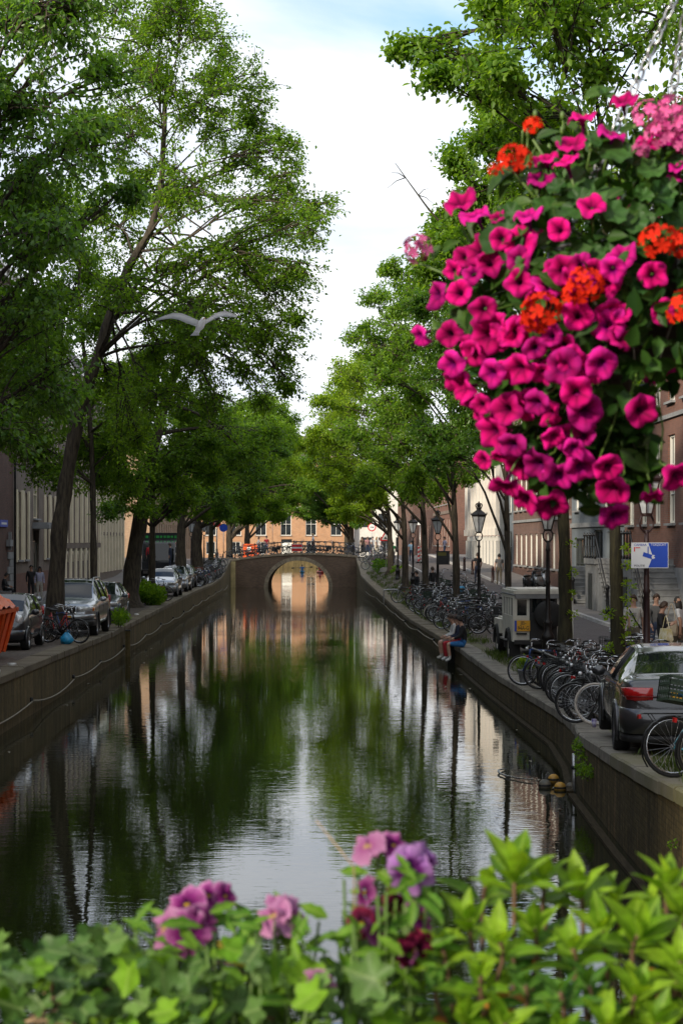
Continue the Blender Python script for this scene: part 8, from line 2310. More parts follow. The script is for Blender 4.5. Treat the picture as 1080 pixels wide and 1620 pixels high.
def leaf_mesh(name, m, L, W, fold=.25, curl=.25, scallop=0, n=6):
    """blade from the origin along +x, midrib y = 0, normal +z"""
    q = MB(); vs = []; fs = []
    for i in range(n + 1):
        t = i / n
        w = W * .5 * (math.sin(PI * min(t * 1.04, 1)) ** .75) * (1 - .28 * t) * (1 + (.16 * math.sin(t * 22) if scallop else 0))
        if i == 0: w = .002
        if i == n: w = .0006
        x = L * t; z = -curl * L * t * t
        vs += [(x, -w, z + fold * w), (x, -w * .5, z + fold * w * .32), (x, 0, z), (x, w * .5, z + fold * w * .32), (x, w, z + fold * w)]
    for i in range(n):
        for k in range(4): fs.append((i * 5 + k, i * 5 + 5 + k, i * 5 + 6 + k, i * 5 + 1 + k))
    q.add(vs, fs, 0, None, True)
    return q.mesh(name, m)
def round_leaf_mesh(name, m, Rr, lobes, depth, cup=.18, n=28, notch=.5, seed=0):
    """round or lobed blade on a stalk at the origin, outline polar, facing +z, +x the tip"""
    q = MB(); vs = [(0, 0, 0)]; fs = []
    for j, f in enumerate((.45, .8, 1.0)):
        for k in range(n):
            a = -PI + 2 * PI * k / n
            s_ = 1 - notch * math.exp(-((abs(a) - PI) ** 2) / .16)
            rr = Rr * f * s_ * (1 + (depth * math.cos(lobes * a)) * f)
            vs.append((rr * math.cos(a) + Rr * .15, rr * math.sin(a), cup * Rr * f * f * (1 + .5 * math.cos(lobes * a + .6 + seed)) - .05 * Rr * f))
    for k in range(n): fs.append((0, 1 + k, 1 + (k + 1) % n))
    for j in range(2):
        for k in range(n): fs.append((1 + j * n + k, 1 + (j + 1) * n + k, 1 + (j + 1) * n + (k + 1) % n, 1 + j * n + (k + 1) % n))
    q.add(vs, fs, 0, None, True)
    return q.mesh(name, m)
def orient(nrm, tip=None, roll=0.0):
    n_ = Vector(nrm).normalized()
    t_ = Vector(tip) if tip is not None else Vector((0, 0, -1))
    t_ = t_ - n_ * t_.dot(n_)
    if t_.length < 1e-4: t_ = n_.orthogonal()
    t_.normalize(); b_ = n_.cross(t_)
    Mx = Matrix((t_, b_, n_)).transposed()
    return (Mx @ Matrix.Rotation(roll, 3, 'Z')).to_euler()

# ---- hanging basket
BY = 4.55
SB = FPX / BY
def bp_(px, py, dy=0.0):
    s = FPX / (BY + dy); return Vector(((px - 540) / s, BY + dy, EYE + (HOR - py) / s))
C0 = bp_(1010, 470)
bk = empty('hanging_basket', C0, 0, 'big hanging flower basket overflowing with magenta petunias and red geraniums', 'flower basket')
def rel(v): return Vector(v) - C0
q = MB(); q.sphere((0, .03, .0), .19, 16, 12, 0, (1.2, 1.05, .85)); q.sphere((-.12, .04, -.2), .11, 12, 8, 0, (1, .8, 1.2)); q.build('moss_liner', M['coir'], bk)
q = MB()
for i in range(14):
    a = 2 * PI * i / 14
    q.tube([(.255 * math.cos(a), .23 * math.sin(a), .10), (.24 * math.cos(a), .22 * math.sin(a), -.05), (.13 * math.cos(a), .11 * math.sin(a), -.16)], .003, 4)
q.tube([(.258 * math.cos(a), .232 * math.sin(a), .10) for a in [2 * PI * i / 20 for i in range(20)]], .005, 5, closed=True)
q.build('wire_frame', M['steel'], bk)
rf = random.Random(99)
PM = [petunia_mesh(i, M['petunia']) for i in range(6)] + [petunia_mesh(7 + i, M['petunia_v']) for i in range(2)]
def surf(px, py):
    """depth of the flower mass at a picture point, bulging towards the viewer, and its outward normal"""
    dx, dy = (px - 990) / 330.0, (py - 470) / 350.0
    r2 = min(.96, dx * dx + dy * dy)
    d = math.sqrt(1 - r2)
    return -.36 * d + .02, Vector((dx, -.95 * d - .25, -dy * .8))
PETS = [(865, 85, 1), (720, 145, 1), (690, 235, 1), (830, 205, 1), (660, 300, 1), (590, 290, .9), (575, 360, .9), (755, 455, 1), (285, 445, 1.05), (340, 490, .95), (415, 500, .6), (525, 490, .9), (635, 545, .9), (495, 590, 1.1), (490, 655, 1), (300, 640, .85), (345, 620, .9), (390, 660, 1), (495, 730, .9), (200, 780, .9), (280, 770, .9), (370, 830, 1.05), (140, 930, .95), (245, 920, .9),
        (380, 930, 1.15), (470, 915, .9), (315, 970, .7), (555, 970, .9), (250, 1030, 1.0), (275, 1090, .9), (395, 1060, .9), (440, 1050, .8), (495, 1045, 1), (650, 960, .9), (710, 850, 1), (810, 885, 1.1), (1010, 840, 1), (970, 710, .9), (830, 690, .9), (720, 670, .8), (650, 690, .9), (680, 1010, .9), (650, 1040, 1.1), (790, 1030, 1.05), (735, 1195, 1.15), (700, 1130, .9), (555, 1170, 1.05), (445, 1185, 1.1),
        (935, 1195, 1.1), (360, 1170, .7), (400, 1270, 1.1), (470, 1320, 1), (365, 1370, .8), (560, 1390, 1.1), (635, 1430, 1.05), (610, 1535, 1.2), (515, 1510, 1.05), (445, 1465, .95), (720, 1400, 1), (690, 1330, .8), (825, 1480, 1.2), (815, 1400, .9), (840, 1575, 1), (1065, 1430, 1), (970, 1500, .7), (290, 1110, .9), (530, 880, .8), (600, 740, 1), (765, 690, .7), (610, 925, .8), (330, 700, .8), (430, 580, .8), (260, 690, .7), (575, 1060, .8), (620, 1290, .7), (1020, 215, .9), (955, 235, .95), (1065, 320, .7), (1050, 360, .6)]
FL = []
for i, (u, v, s) in enumerate(PETS):
    px, py = 600 + u / 2.25, 120 + v / 2.25
    dy, nr = surf(px, py)
    dy += rf.uniform(-.03, .03) - (.06 if v > 1000 else 0)
    if v > 1000: s *= 1.1
    nn = nr.normalized() + Vector((rf.uniform(-.5, .5), rf.uniform(-.55, .1), rf.uniform(-.45, .35)))
    if v < 520: nn += Vector((0, .25, .9))            # the upper ones look up and show their sides
    o = link('petunia', PM[(i * 5) % 8 if rf.random() < .8 else 6 + i % 2], bk, rel(bp_(px, py, dy)), orient(nn, None, rf.uniform(0, 6.28)), (s * rf.uniform(.74, .96),) * 3)
    FL.append((o.location.copy(), nn.normalized()))
for i in range(34):
    px, py = rf.uniform(715, 985), rf.uniform(330, 800)
    if (px - 870) ** 2 / 150 ** 2 + (py - 540) ** 2 / 270 ** 2 > 1: continue
    dy, nr = surf(px, py); nn = nr.normalized() + Vector((rf.uniform(-.8, .8), rf.uniform(-.4, .3), rf.uniform(-.6, .6)))
    o = link('petunia', PM[i % 8], bk, rel(bp_(px, py, dy + rf.uniform(.0, .04))), orient(nn, None, rf.uniform(0, 6.28)), (rf.uniform(.6, .95),) * 3)
    FL.append((o.location.copy(), nn.normalized()))
for i in range(58):                                       # flowers on the far side and out of the frame
    a, e = rf.uniform(0, 2 * PI), rf.uniform(-1.1, .8)
    if math.sin(a) < .15 and math.cos(a) < .6: continue
    if e < -.35 and math.cos(a) > -.3: continue
    d = Vector((math.cos(a) * math.cos(e), math.sin(a) * math.cos(e), math.sin(e)))
    p = Vector((d.x * .44 + .0, d.y * .36, d.z * .44 - .02))
    o = link('petunia', PM[i % 8], bk, p, orient(d + Vector((rf.uniform(-.4, .4), rf.uniform(-.4, .4), rf.uniform(-.3, .3))), None, rf.uniform(0, 6.28)))
    FL.append((p, d))
# stems behind the flowers
q = MB()
for p, d in FL:
    d = Vector(d).normalized(); a = p - d * .045; c_ = Vector((p.x * .5, p.y * .4, p.z * .6 + .03))
    q.tube([a, a - d * .04 + Vector((0, 0, -.01)), (a + c_) / 2, c_], .0028, 4)
o = q.build('stems', M['stem'], bk); o['kind'] = 'stuff'
# geranium heads: many five petalled florets on short stalks
def geranium_mesh(seed, m, n=12, Rr=.042):
    rnd = random.Random(seed); q = MB()
    for i in range(n):
        u = (i + .5) / n; th = math.acos(1 - 1.35 * u); ph = i * 2.4
        d = Vector((math.sin(th) * math.cos(ph), math.sin(th) * math.sin(ph), math.cos(th)))
        c_ = d * Rr * rnd.uniform(.85, 1.15); e1 = d.orthogonal().normalized(); e2 = d.cross(e1)
        for k in range(5):
            a = 2 * PI * k / 5 + rnd.uniform(-.2, .2); t_ = e1 * math.cos(a) + e2 * math.sin(a); s_ = d.cross(t_)
            L = rnd.uniform(.017, .023); w = .0075
            q.add([c_, c_ + t_ * L * .4 + s_ * w * .7 + d * .002, c_ + t_ * L * .85 + s_ * w + d * .004, c_ + t_ * L + d * .001, c_ + t_ * L * .85 - s_ * w + d * .004, c_ + t_ * L * .4 - s_ * w * .7 + d * .002], [(0, 1, 2, 3), (0, 3, 4, 5)], 0, None, True)
    for i in range(n): q.tube([(0, 0, -.045), q.v[i * 30]], .0014, 3)
    return q.mesh('geranium', m)
GM = [geranium_mesh(i, M['geranium']) for i in range(3)]; GP = [geranium_mesh(5 + i, M['geranium_p'], 11, .048) for i in range(2)]
for i, (u, v, s, pk) in enumerate([(545, 180, .55, 0), (480, 300, 1.0, 0), (410, 335, .4, 0), (735, 745, 1.0, 0), (690, 780, .7, 0), (580, 845, 1.1, 0), (545, 870, .7, 0), (990, 590, 1.05, 0), (1085, 830, 1.0, 0), (1080, 600, .9, 0), (140, 622, .85, 2), (960, 155, .95, 1), (1035, 140, 1.0, 1), (1080, 175, .9, 1), (1000, 215, .8, 1), (930, 265, .5, 1), (1070, 240, .7, 1)]):
    px, py = 600 + u / 2.25, 120 + v / 2.25; dy, nr = surf(px, py)
    ms = GM[i % 3] if pk == 0 else GP[i % 2]
    nn = nr.normalized() * .8 + Vector((0, -.25, .75))
    link('geranium', ms, bk, rel(bp_(px, py, dy - .035)), orient(nn, None, rf.uniform(0, 6)), (s * .84,) * 3)
    if u in (140, 545, 480):
        q = MB(); a = rel(bp_(px, py, dy - .03)); q.tube([a - Vector((0, 0, .03)), a * .8 + Vector((.02, 0, -.06)), a * .45], .003, 5); q.build('flower_stalk', M['stem'], bk)
# leaves
PL = [leaf_mesh('leaf', M['pet_leaf'], L, W, .3, c) for L, W, c in ((.062, .036, .2), (.052, .034, .35), (.07, .04, .3))]
GLm = [round_leaf_mesh('leaf', M['ger_leaf'], r_, 7, .07, cp, seed=k) for k, (r_, cp) in enumerate(((.036, .3), (.042, .2), (.030, .35)))]
def in_mass(px, py):
    dx, dy = (px - 990) / 320.0, (py - 470) / 345.0
    if dx * dx + dy * dy > 1.0: return False
    if py > 600 and px < 755 + (py - 600) * .02: return False
    if py > 590 and px > 985: return False
    if py < 300 and px < 760 + (300 - py) * .6: return False
    return True
n = 0
while n < 230:
    px, py = rf.uniform(660, 1180), rf.uniform(150, 830)
    if not in_mass(px, py): continue
    dy, nr = surf(px, py); n += 1
    if py > 580 and rf.random() < .25: continue
    ger = (px > 880 and py < 480 and rf.random() < .6) or rf.random() < .12
    nn = nr.normalized() + Vector((rf.uniform(-.6, .6), rf.uniform(-.7, .2), rf.uniform(-.1, .9)))
    p = rel(bp_(px, py, dy + rf.uniform(.0, .09) + (.05 if py > 520 else 0)))
    tip = Vector((rf.uniform(-1, 1), rf.uniform(-.4, .1), rf.uniform(-.9, .5)))
    if ger: link('leaf', rf.choice(GLm), bk, p, orient(nn, tip), (rf.uniform(.8, 1.25),) * 3)
    else: link('leaf', rf.choice(PL), bk, p, orient(nn, tip), (rf.uniform(.75, 1.2),) * 3)
# the rest of the leafage, inside and behind
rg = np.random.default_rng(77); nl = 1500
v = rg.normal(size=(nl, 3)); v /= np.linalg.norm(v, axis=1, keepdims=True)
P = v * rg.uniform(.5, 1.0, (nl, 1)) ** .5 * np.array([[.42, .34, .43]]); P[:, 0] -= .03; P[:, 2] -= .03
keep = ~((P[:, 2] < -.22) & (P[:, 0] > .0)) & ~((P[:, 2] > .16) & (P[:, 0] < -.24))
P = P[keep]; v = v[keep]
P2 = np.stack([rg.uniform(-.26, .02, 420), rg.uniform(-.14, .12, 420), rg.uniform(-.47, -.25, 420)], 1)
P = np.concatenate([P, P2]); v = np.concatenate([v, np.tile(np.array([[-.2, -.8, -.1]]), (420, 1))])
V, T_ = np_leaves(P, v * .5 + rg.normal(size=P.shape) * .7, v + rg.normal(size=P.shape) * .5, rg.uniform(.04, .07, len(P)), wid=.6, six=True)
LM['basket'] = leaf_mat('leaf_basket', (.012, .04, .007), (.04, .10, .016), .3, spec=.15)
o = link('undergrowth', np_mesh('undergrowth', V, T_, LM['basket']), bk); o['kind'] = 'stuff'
# upright green shoots on top
q = MB()
for i in range(34):
    px, py = rf.uniform(800, 1080), rf.uniform(230, 420); a = rel(bp_(px, py, rf.uniform(-.2, .1))); b2 = a + Vector((rf.uniform(-.06, .04), rf.uniform(-.05, .05), rf.uniform(.06, .13)))
    q.tube([a, (a + b2) / 2 + Vector((rf.uniform(-.02, .02), 0, 0)), b2], [.003, .0026, .0018], 5); q.sphere(b2, .008, 6, 5, 0, (.8, .8, 1.4))
o = q.build('shoots', M['stem'], bk); o['kind'] = 'stuff'
# chains up to the hook of the lamp post bracket
hook = rel(bp_(1098, -70)); M['zinc'] = mat('zinc', (.42, .43, .45), .35, .8, var=.2, vscale=30)
q = MB(); q.tube([(.010 * math.cos(a), 0, .020 * math.sin(a)) for a in [2 * PI * k / 14 for k in range(14)]], .0030, 5, closed=True); lk = q.mesh('chain_link', M['zinc'])
for a0 in (Vector((-.20, -.10, .10)), Vector((.13, -.20, .10)), Vector((.05, .22, .10))):
    d = hook - a0; n = int(d.length / .0335); e = d.to_track_quat('Z', 'Y')
    for i in range(n):
        link('chain_link', lk, bk, a0 + d * ((i + .5) / n), (e @ Matrix.Rotation(R(90) * (i % 2) + .5, 3, 'Z').to_quaternion()).to_euler())
q = MB(); q.tube(smooth_path([hook + Vector((0, 0, -.02)), hook + Vector((.03, 0, .03)), hook + Vector((0, 0, .09)), hook + Vector((0, 0, .16))], 4), .006, 6); q.build('hook', M['zinc'], bk)
hw_ = C0 + hook
bl = empty('bracket_post', (hw_.x + 1.9, BY + .05, 2.7), 0, 'dark iron post with a bracket arm carrying the flower basket outside the picture', 'post')
q = MB(); q.lathe([(.11, 0), (.11, .2), (.07, .28), (.055, 3.2), (.0, 3.3)], 12); q.build('post', M['lamp_iron'], bl)
q = MB(); q.tube([(0, 0, hw_.z - 2.7 + .17), (-1.92, -.05, hw_.z - 2.7 + .17)], .022, 8); q.tube(smooth_path([(0, 0, hw_.z - 3.1), (-.5, -.02, hw_.z - 2.75), (-1.2, -.04, hw_.z - 2.56)], 4), .014, 6); q.build('bracket_arm', M['lamp_iron'], bl)

# ---- planter on the bridge railing
FY = 2.5
SF = FPX / FY
def fp(px, py, dy=0.0):
    s = FPX / (FY + dy); return Vector(((px - 540) / s, FY + dy, EYE + (HOR - py) / s))
pt = empty('planter_trough', (0, FY + .05, 3.12), 0, 'long dark planter trough on the bridge railing under the flowers', 'planter')
q = MB(); q.box((0, -.2, .12), (2.4, .02, .28)); q.box((0, .2, .12), (2.4, .02, .28)); q.box((0, 0, -.01), (2.4, .4, .02)); q.box((-1.2, 0, .12), (.02, .38, .26)); q.box((1.2, 0, .12), (.02, .38, .26)); q.build('trough', M['iron'], pt)
q = MB(); q.box((0, 0, .17), (2.36, .37, .05)); q.build('soil', M['coir'], pt)
rlg = empty('bridge_railing', (0, FY + .05, 2.7), 0, 'iron railing of the near bridge under the planter', 'railing')
for i in range(9):
    q = MB(); q.lathe([(.03, 0), (.022, .06), (.02, .40)], 8, (-2.4 + .6 * i, 0, 0)); q.build('post', M['black_metal'], rlg)
q = MB(); q.tube([(-2.6, 0, .40), (2.6, 0, .40)], .022, 8); q.build('rail', M['black_metal'], rlg)
SOIL = 3.31

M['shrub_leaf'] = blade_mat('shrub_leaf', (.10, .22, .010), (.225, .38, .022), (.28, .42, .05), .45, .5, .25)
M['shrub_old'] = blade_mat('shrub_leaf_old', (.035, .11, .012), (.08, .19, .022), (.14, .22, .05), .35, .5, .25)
M['leaf_rust'] = blade_mat('leaf_rust', (.30, .10, .02), (.42, .17, .03), (.45, .2, .05), .3)
M['leaf_yellow'] = blade_mat('leaf_yellow', (.50, .33, .02), (.60, .42, .04), (.6, .45, .1), .4)
M['ivy_leaf'] = blade_mat('ivy_leaf', (.03, .08, .014), (.11, .20, .045), (.17, .25, .09), .25, .5, .25)
M['ivy_young'] = blade_mat('ivy_young', (.10, .24, .012), (.18, .34, .025), (.24, .38, .06), .4, .5, .2)
M['pansy_leaf'] = blade_mat('pansy_leaf', (.055, .16, .012), (.14, .28, .022), (.2, .32, .05), .42, .5, .2)
M['twig'] = mat('twig', (.10, .055, .03), .8, var=.3, vscale=30)
M['straw'] = mat('straw', (.30, .21, .12), .85, var=.3, vscale=30)
SL = [leaf_mesh('leaf', M['shrub_leaf'], L, W, .28, c, n=7) for L, W, c in ((.070, .038, .15), (.064, .036, .3), (.076, .041, .22), (.056, .033, .1))]
SO = [leaf_mesh('leaf', M['shrub_old'], L, W, .25, c, n=7) for L, W, c in ((.07, .03, .2), (.06, .028, .4))]
SR_ = leaf_mesh('leaf', M['leaf_rust'], .05, .022, .3, .3)
def whorl(parent, p, axis, n, s, young=True, spread=1.05):
    ax = Vector(axis).normalized(); e1 = ax.orthogonal().normalized(); e2 = ax.cross(e1)
    for i in range(n):
        a = i * 2.4 + rf.uniform(-.3, .3); k = i / max(1, n - 1)
        out = (e1 * math.cos(a) + e2 * math.sin(a))
        tilt = .25 + spread * (1 - k) + rf.uniform(-.12, .12)
        d = out * math.sin(tilt) + ax * math.cos(tilt)
        nr = ax * math.sin(tilt) - out * math.cos(tilt) * -1 if False else (ax - d * ax.dot(d))
        if nr.length < .05: nr = -out
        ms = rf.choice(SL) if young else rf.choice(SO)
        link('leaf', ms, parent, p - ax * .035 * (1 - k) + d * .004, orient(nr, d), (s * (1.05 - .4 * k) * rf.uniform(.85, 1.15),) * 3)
def shrub(label, base_px, whorls, seed):
    root_p = Vector(fp(base_px, 1700)); root_p.z = SOIL
    root = empty('shrub', root_p, 0, label, 'shrub')
    for (px, py, dy, n, s, yg) in whorls:
        p = fp(px, py, dy) - root_p
        ax = Vector((rf.uniform(-.25, .25) + (px - base_px) * .0016, rf.uniform(-.55, -.05), 1))
        whorl(root, p, ax, n, s, yg)
        b0 = Vector((p.x * .5 + rf.uniform(-.02, .02), rf.uniform(-.03, .05), 0)); q = MB()
        q.tube(smooth_path([b0, (b0 + p) / 2 + Vector((rf.uniform(-.02, .02), 0, 0)), p - ax.normalized() * .03, p], 3), .0032, 5); q.build('stem', M['twig'], root)
        for k in range(3):
            t_ = rf.uniform(.45, .85); c_ = b0.lerp(p, t_)
            link('leaf', rf.choice(SO) if rf.random() < .8 else SR_, root, c_, orient((rf.uniform(-.5, .5), rf.uniform(-.9, -.1), rf.uniform(.2, 1)), (rf.uniform(-1, 1), rf.uniform(-.8, .2), rf.uniform(-.3, .4))), (rf.uniform(.7, 1.05),) * 3)
    return root
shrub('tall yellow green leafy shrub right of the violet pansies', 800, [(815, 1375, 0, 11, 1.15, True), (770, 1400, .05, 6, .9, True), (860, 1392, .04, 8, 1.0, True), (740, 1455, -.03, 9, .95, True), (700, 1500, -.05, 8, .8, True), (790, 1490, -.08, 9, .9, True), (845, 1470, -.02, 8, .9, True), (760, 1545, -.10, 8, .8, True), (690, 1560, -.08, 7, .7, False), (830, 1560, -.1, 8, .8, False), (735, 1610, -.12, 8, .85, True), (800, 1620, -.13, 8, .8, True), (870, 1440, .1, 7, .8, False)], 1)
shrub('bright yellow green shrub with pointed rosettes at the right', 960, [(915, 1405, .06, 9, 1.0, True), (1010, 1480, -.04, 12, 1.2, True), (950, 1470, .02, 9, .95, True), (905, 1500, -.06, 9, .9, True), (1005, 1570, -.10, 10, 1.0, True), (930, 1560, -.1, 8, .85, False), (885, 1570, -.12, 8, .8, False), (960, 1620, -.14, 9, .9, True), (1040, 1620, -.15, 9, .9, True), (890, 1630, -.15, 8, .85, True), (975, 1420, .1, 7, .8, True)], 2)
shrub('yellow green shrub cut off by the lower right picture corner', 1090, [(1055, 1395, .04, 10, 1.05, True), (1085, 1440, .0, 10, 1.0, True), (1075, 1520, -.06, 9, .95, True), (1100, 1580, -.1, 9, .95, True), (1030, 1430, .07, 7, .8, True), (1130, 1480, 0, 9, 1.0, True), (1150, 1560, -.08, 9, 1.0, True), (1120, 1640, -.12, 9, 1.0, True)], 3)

def pansy_mats():
    A = petal_mat('pansy_violet', [(0.0, (.55, .35, .02)), (.13, (.06, .01, .07)), (.38, (.17, .02, .20)), (.6, (.46, .20, .58)), (1.0, (.60, .34, .68))], .3, .03)
    B_ = petal_mat('pansy_plum', [(0.0, (.55, .35, .02)), (.12, (.03, .0, .03)), (.45, (.18, .015, .14)), (.75, (.36, .10, .29)), (1.0, (.60, .36, .54))], .3, .03)
    C_ = petal_mat('pansy_dark', [(0.0, (.5, .3, .02)), (.16, (.01, .0, .01)), (.6, (.10, .005, .03)), (1.0, (.26, .02, .06))], .25, .03)
    D_ = petal_mat('pansy_pink', [(0.0, (.6, .45, .1)), (.22, (.34, .09, .26)), (1.0, (.58, .29, .50))], .35, .03)
    return A, B_, C_, D_
PMATS = pansy_mats()
def pansy_mesh(m, seed):
    rnd = random.Random(seed); q = MB()
    for (ang, L, W, z) in ((70, .027, .030, -.003), (110, .027, .030, -.0045), (5, .025, .026, 0), (175, .025, .026, .0008), (270, .026, .036, .003)):
        a = R(ang + rnd.uniform(-6, 6)); d = Vector((math.cos(a), math.sin(a), 0)); s_ = Vector((-d.y, d.x, 0)); vs = [(0, 0, z)]; fs = []
        n = 10
        for f in (.5, 1.0):
            for k in range(n + 1):
                b2 = -PI * .56 + PI * 1.12 * k / n
                rr = L * .5
                p = d * (rr * .9 + rr * math.cos(b2) * f * 1.1 * (1 if f == 1 else .6) - (0 if f == 1 else rr * .3)) + s_ * (W * .5 * math.sin(b2) * (1.0 if f == 1 else .55))
                vs.append((p.x, p.y, z + f * f * (.004 * math.sin(3 * b2 + seed) + .003 * math.cos(7 * b2 + seed) - .003) + (.002 if f < 1 else 0)))
        for k in range(n): fs.append((0, 1 + k, 2 + k)); fs.append((1 + k, 2 + n + k, 3 + n + k, 2 + k))
        q.add(vs, fs, 0, None, True)
    q.tube([(0, 0, 0), (0, 0, -.012), (0, .004, -.02)], .003, 5)
    return q.mesh('pansy', m)
PN = [[pansy_mesh(m, 3 * i + k) for k in range(2)] for i, m in enumerate(PMATS)]
PLf = [leaf_mesh('leaf', M['pansy_leaf'], L, W, .3, c, scallop=1) for L, W, c in ((.045, .02, .2), (.036, .018, .35), (.055, .021, .25))]
def pansy_plant(label, base_px, flowers, leaves, seed):
    root_p = Vector(fp(base_px, 1700)); root_p.z = SOIL
    root = empty('pansy_plant', root_p, 0, label, 'pansy')
    for (px, py, dy, s, ki, face) in flowers:
        p = fp(px, py, dy) - root_p
        link('pansy', PN[ki][(px + py) % 2], root, p, orient(face, (rf.uniform(-.3, .3), 0, 1), R(-90)), (s,) * 3)
        f_ = Vector(face).normalized(); b0 = Vector((p.x * .4, .0, .0)); q = MB()
        q.tube(smooth_path([b0, Vector((p.x * .8, p.y, p.z * .55)), p - f_ * .03 + Vector((0, 0, .012)), p - f_ * .012], 4), .0022, 5); q.build('stem', M['stem'], root)
    for i in range(leaves[0]):
        px, py = rf.uniform(leaves[1], leaves[2]), rf.uniform(leaves[3], leaves[4])
        p = fp(px, py, rf.uniform(-.12, .1)) - root_p
        link('leaf', rf.choice(PLf), root, p, orient((rf.uniform(-.5, .5), rf.uniform(-1, .2), rf.uniform(.1, 1)), (rf.uniform(-1, 1), rf.uniform(-.6, .2), rf.uniform(-.3, 1))), (rf.uniform(.6, 1.15),) * 3)
    q = MB()
    for i in range(leaves[0] // 3):
        px, py = rf.uniform(leaves[1], leaves[2]), rf.uniform(leaves[3], leaves[4]); p = fp(px, py, rf.uniform(-.1, .1)) - root_p
        q.tube([(p.x + rf.uniform(-.02, .02), p.y, 0), (p.x + rf.uniform(-.02, .02), p.y, p.z * .5), p], .002, 4)
    o = q.build('stalks', M['stem'], root); o['kind'] = 'stuff'
    return root
pansy_plant('tall clump of violet and plum pansies left of the yellow green shrub', 620,
    [(581, 1340, 0, 1.05, 3, (-.5, -.6, .6)), (622, 1338, .01, .85, 1, (.3, -.7, .5)), (648, 1378, -.03, 1.3, 0, (.25, -1, .1)), (672, 1366, .0, 1.15, 0, (.7, -.6, .2)), (577, 1412, 0, .85, 1, (-.8, -.5, 0)), (625, 1425, -.02, .75, 2, (.3, -.8, -.3)), (571, 1461, -.05, .8, 2, (-.1, -1, .1)), (596, 1466, -.04, 1.0, 1, (.8, -.6, 0)), (665, 1452, -.03, 1.0, 1, (.8, -.5, .2)), (655, 1505, -.06, 1.1, 2, (.2, -.7, -.5)), (640, 1508, -.05, .8, 1, (-.6, -.6, -.2))],
    (105, 540, 700, 1370, 1630), 1)
pansy_plant('clump of plum pansies with pale rims left of the centre', 330,
    [(296, 1432, 0, 1.1, 1, (-.3, -.7, .4)), (298, 1478, -.04, 1.25, 1, (.2, -1, .1)), (262, 1470, -.02, 1.15, 3, (-.8, -.6, .1)), (318, 1462, -.03, 1.0, 1, (.6, -.8, .1)), (330, 1418, .03, .9, 1, (.1, -.8, .5)), (356, 1418, .03, .8, 1, (.6, -.7, .3)), (432, 1450, -.02, 1.1, 3, (-.6, -.6, .4)), (462, 1452, -.02, 1.15, 3, (.7, -.6, .3)), (440, 1424, .0, .8, 3, (-.1, -.3, .9)), (500, 1568, -.10, 1.1, 3, (.1, -.8, -.4))],
    (165, 215, 580, 1440, 1630), 2)
link('leaf', leaf_mesh('yellow_leaf', M['leaf_yellow'], .05, .024, .3, .2), bpy.data.objects['pansy_plant'] if 'pansy_plant' in bpy.data.objects else None, fp(345, 1490, -.06) - bpy.data.objects['pansy_plant'].location, orient((.2, -1, .4), (.7, 0, -.6)), (1, 1, 1)).name = 'yellow_leaf'
# ivy on the left
IV = [round_leaf_mesh('leaf', M['ivy_leaf'], r_, 5, .2, cp, n=25, notch=.45, seed=k) for k, (r_, cp) in enumerate(((.020, .12), (.025, .2), (.017, .05)))]
IY = round_leaf_mesh('leaf', M['ivy_young'], .021, 5, .14, .15, n=25, notch=.45)
root_p = Vector(fp(200, 1700)); root_p.z = SOIL
iv = empty('ivy', root_p, 0, 'grey green ivy trailing over the lower left of the planter', 'ivy')
n = 0
while n < 296:
    px, py = rf.uniform(-60, 640), rf.uniform(1470, 1660)
    if py < 1490 + 18 * math.sin(px * .03) + (25 if px > 240 else 0): continue
    if px < 110 and py > 1560 and rf.random() < .7: continue
    if px > 330 and rf.random() < .6: continue
    n += 1
    p = fp(px, py, rf.uniform(-.14, .1) - (py - 1480) * .0006) - root_p
    link('leaf', IY if rf.random() < .16 else rf.choice(IV), iv, p, orient((rf.uniform(-.9, .9), rf.uniform(-1.0, .1), rf.uniform(.1, 1.1)), (rf.uniform(-1, 1), rf.uniform(-.6, .4), rf.uniform(-1, .6))), (rf.uniform(.55, 1.15),) * 3)
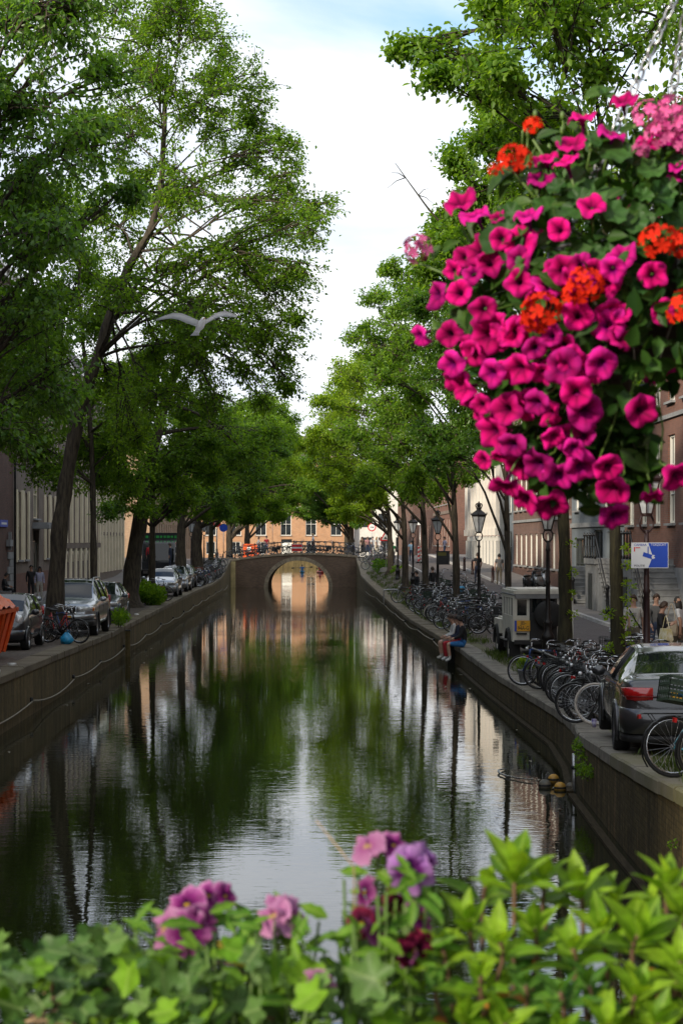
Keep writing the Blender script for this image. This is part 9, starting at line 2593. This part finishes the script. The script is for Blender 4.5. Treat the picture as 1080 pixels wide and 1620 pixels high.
for i in range(16):
    a = fp(rf.uniform(40, 420), rf.uniform(1550, 1640), rf.uniform(-.08, .06)) - root_p; b2 = a + Vector((rf.uniform(-.14, .14), rf.uniform(-.05, .05), rf.uniform(-.05, .07))); q = MB()
    q.tube([a, (a + b2) / 2 + Vector((0, 0, .02)), b2], .002, 5); q.build('vine', M['twig'], iv)
r_ = empty('dry_stems', fp(30, 1610), 0, 'bundle of dry straw coloured stems in the lower left corner', 'dry stems')
for i in range(14):
    a = Vector((rf.uniform(-.06, .03), rf.uniform(-.05, .05), rf.uniform(-.04, .03))); b2 = a + Vector((rf.uniform(-.02, .09), rf.uniform(-.02, .02), rf.uniform(-.06, .05))); q = MB()
    q.tube([a, (a + b2) / 2 + Vector((0, 0, .012)), b2], rf.uniform(.002, .0042), 5); q.build('stalk', M['straw'], r_)
# a dark strap leaf close to the lens at the left edge, growing from its own pot on the parapet
lf = empty('strap_leaf_plant', (fp(-8, 1700).x * .86, FY - .35, SOIL - .1), 0, 'dark green blurred leaf at the left picture edge', 'plant')
q = MB(); rings = []
for i in range(7):
    t_ = i / 6; w = .016 * math.sin(PI * (.12 + .86 * t_)); z = .34 * t_
    rings.append([(-.02 + .03 * math.sin(t_ * 2) - w, 0, z), (-.02 + .03 * math.sin(t_ * 2), .006, z), (-.02 + .03 * math.sin(t_ * 2) + w, 0, z), (-.02 + .03 * math.sin(t_ * 2), -.003, z)])
q.loft(rings); q.build('leaf', M['shrub_old'], lf)
# fine twigs and seed stalks between the pansies, and the bare stalk over the water
r_ = empty('bare_stalk', fp(560, 1480), 0, 'thin pale stalk rising slantwise beside the violet pansies', 'stalk')
q = MB(); q.tube([(.0, 0, -.05), fp(560, 1372, .02) - fp(560, 1480), fp(500, 1298, .05) - fp(560, 1480)], [.0015, .0012, .0008], 4); q.build('stalk', M['straw'], r_)
# unused bicycle models
for i, p in enumerate(PROTO):
    if i not in USED:
        for c in p.children_recursive: bpy.data.objects.remove(c)
        bpy.data.objects.remove(p)
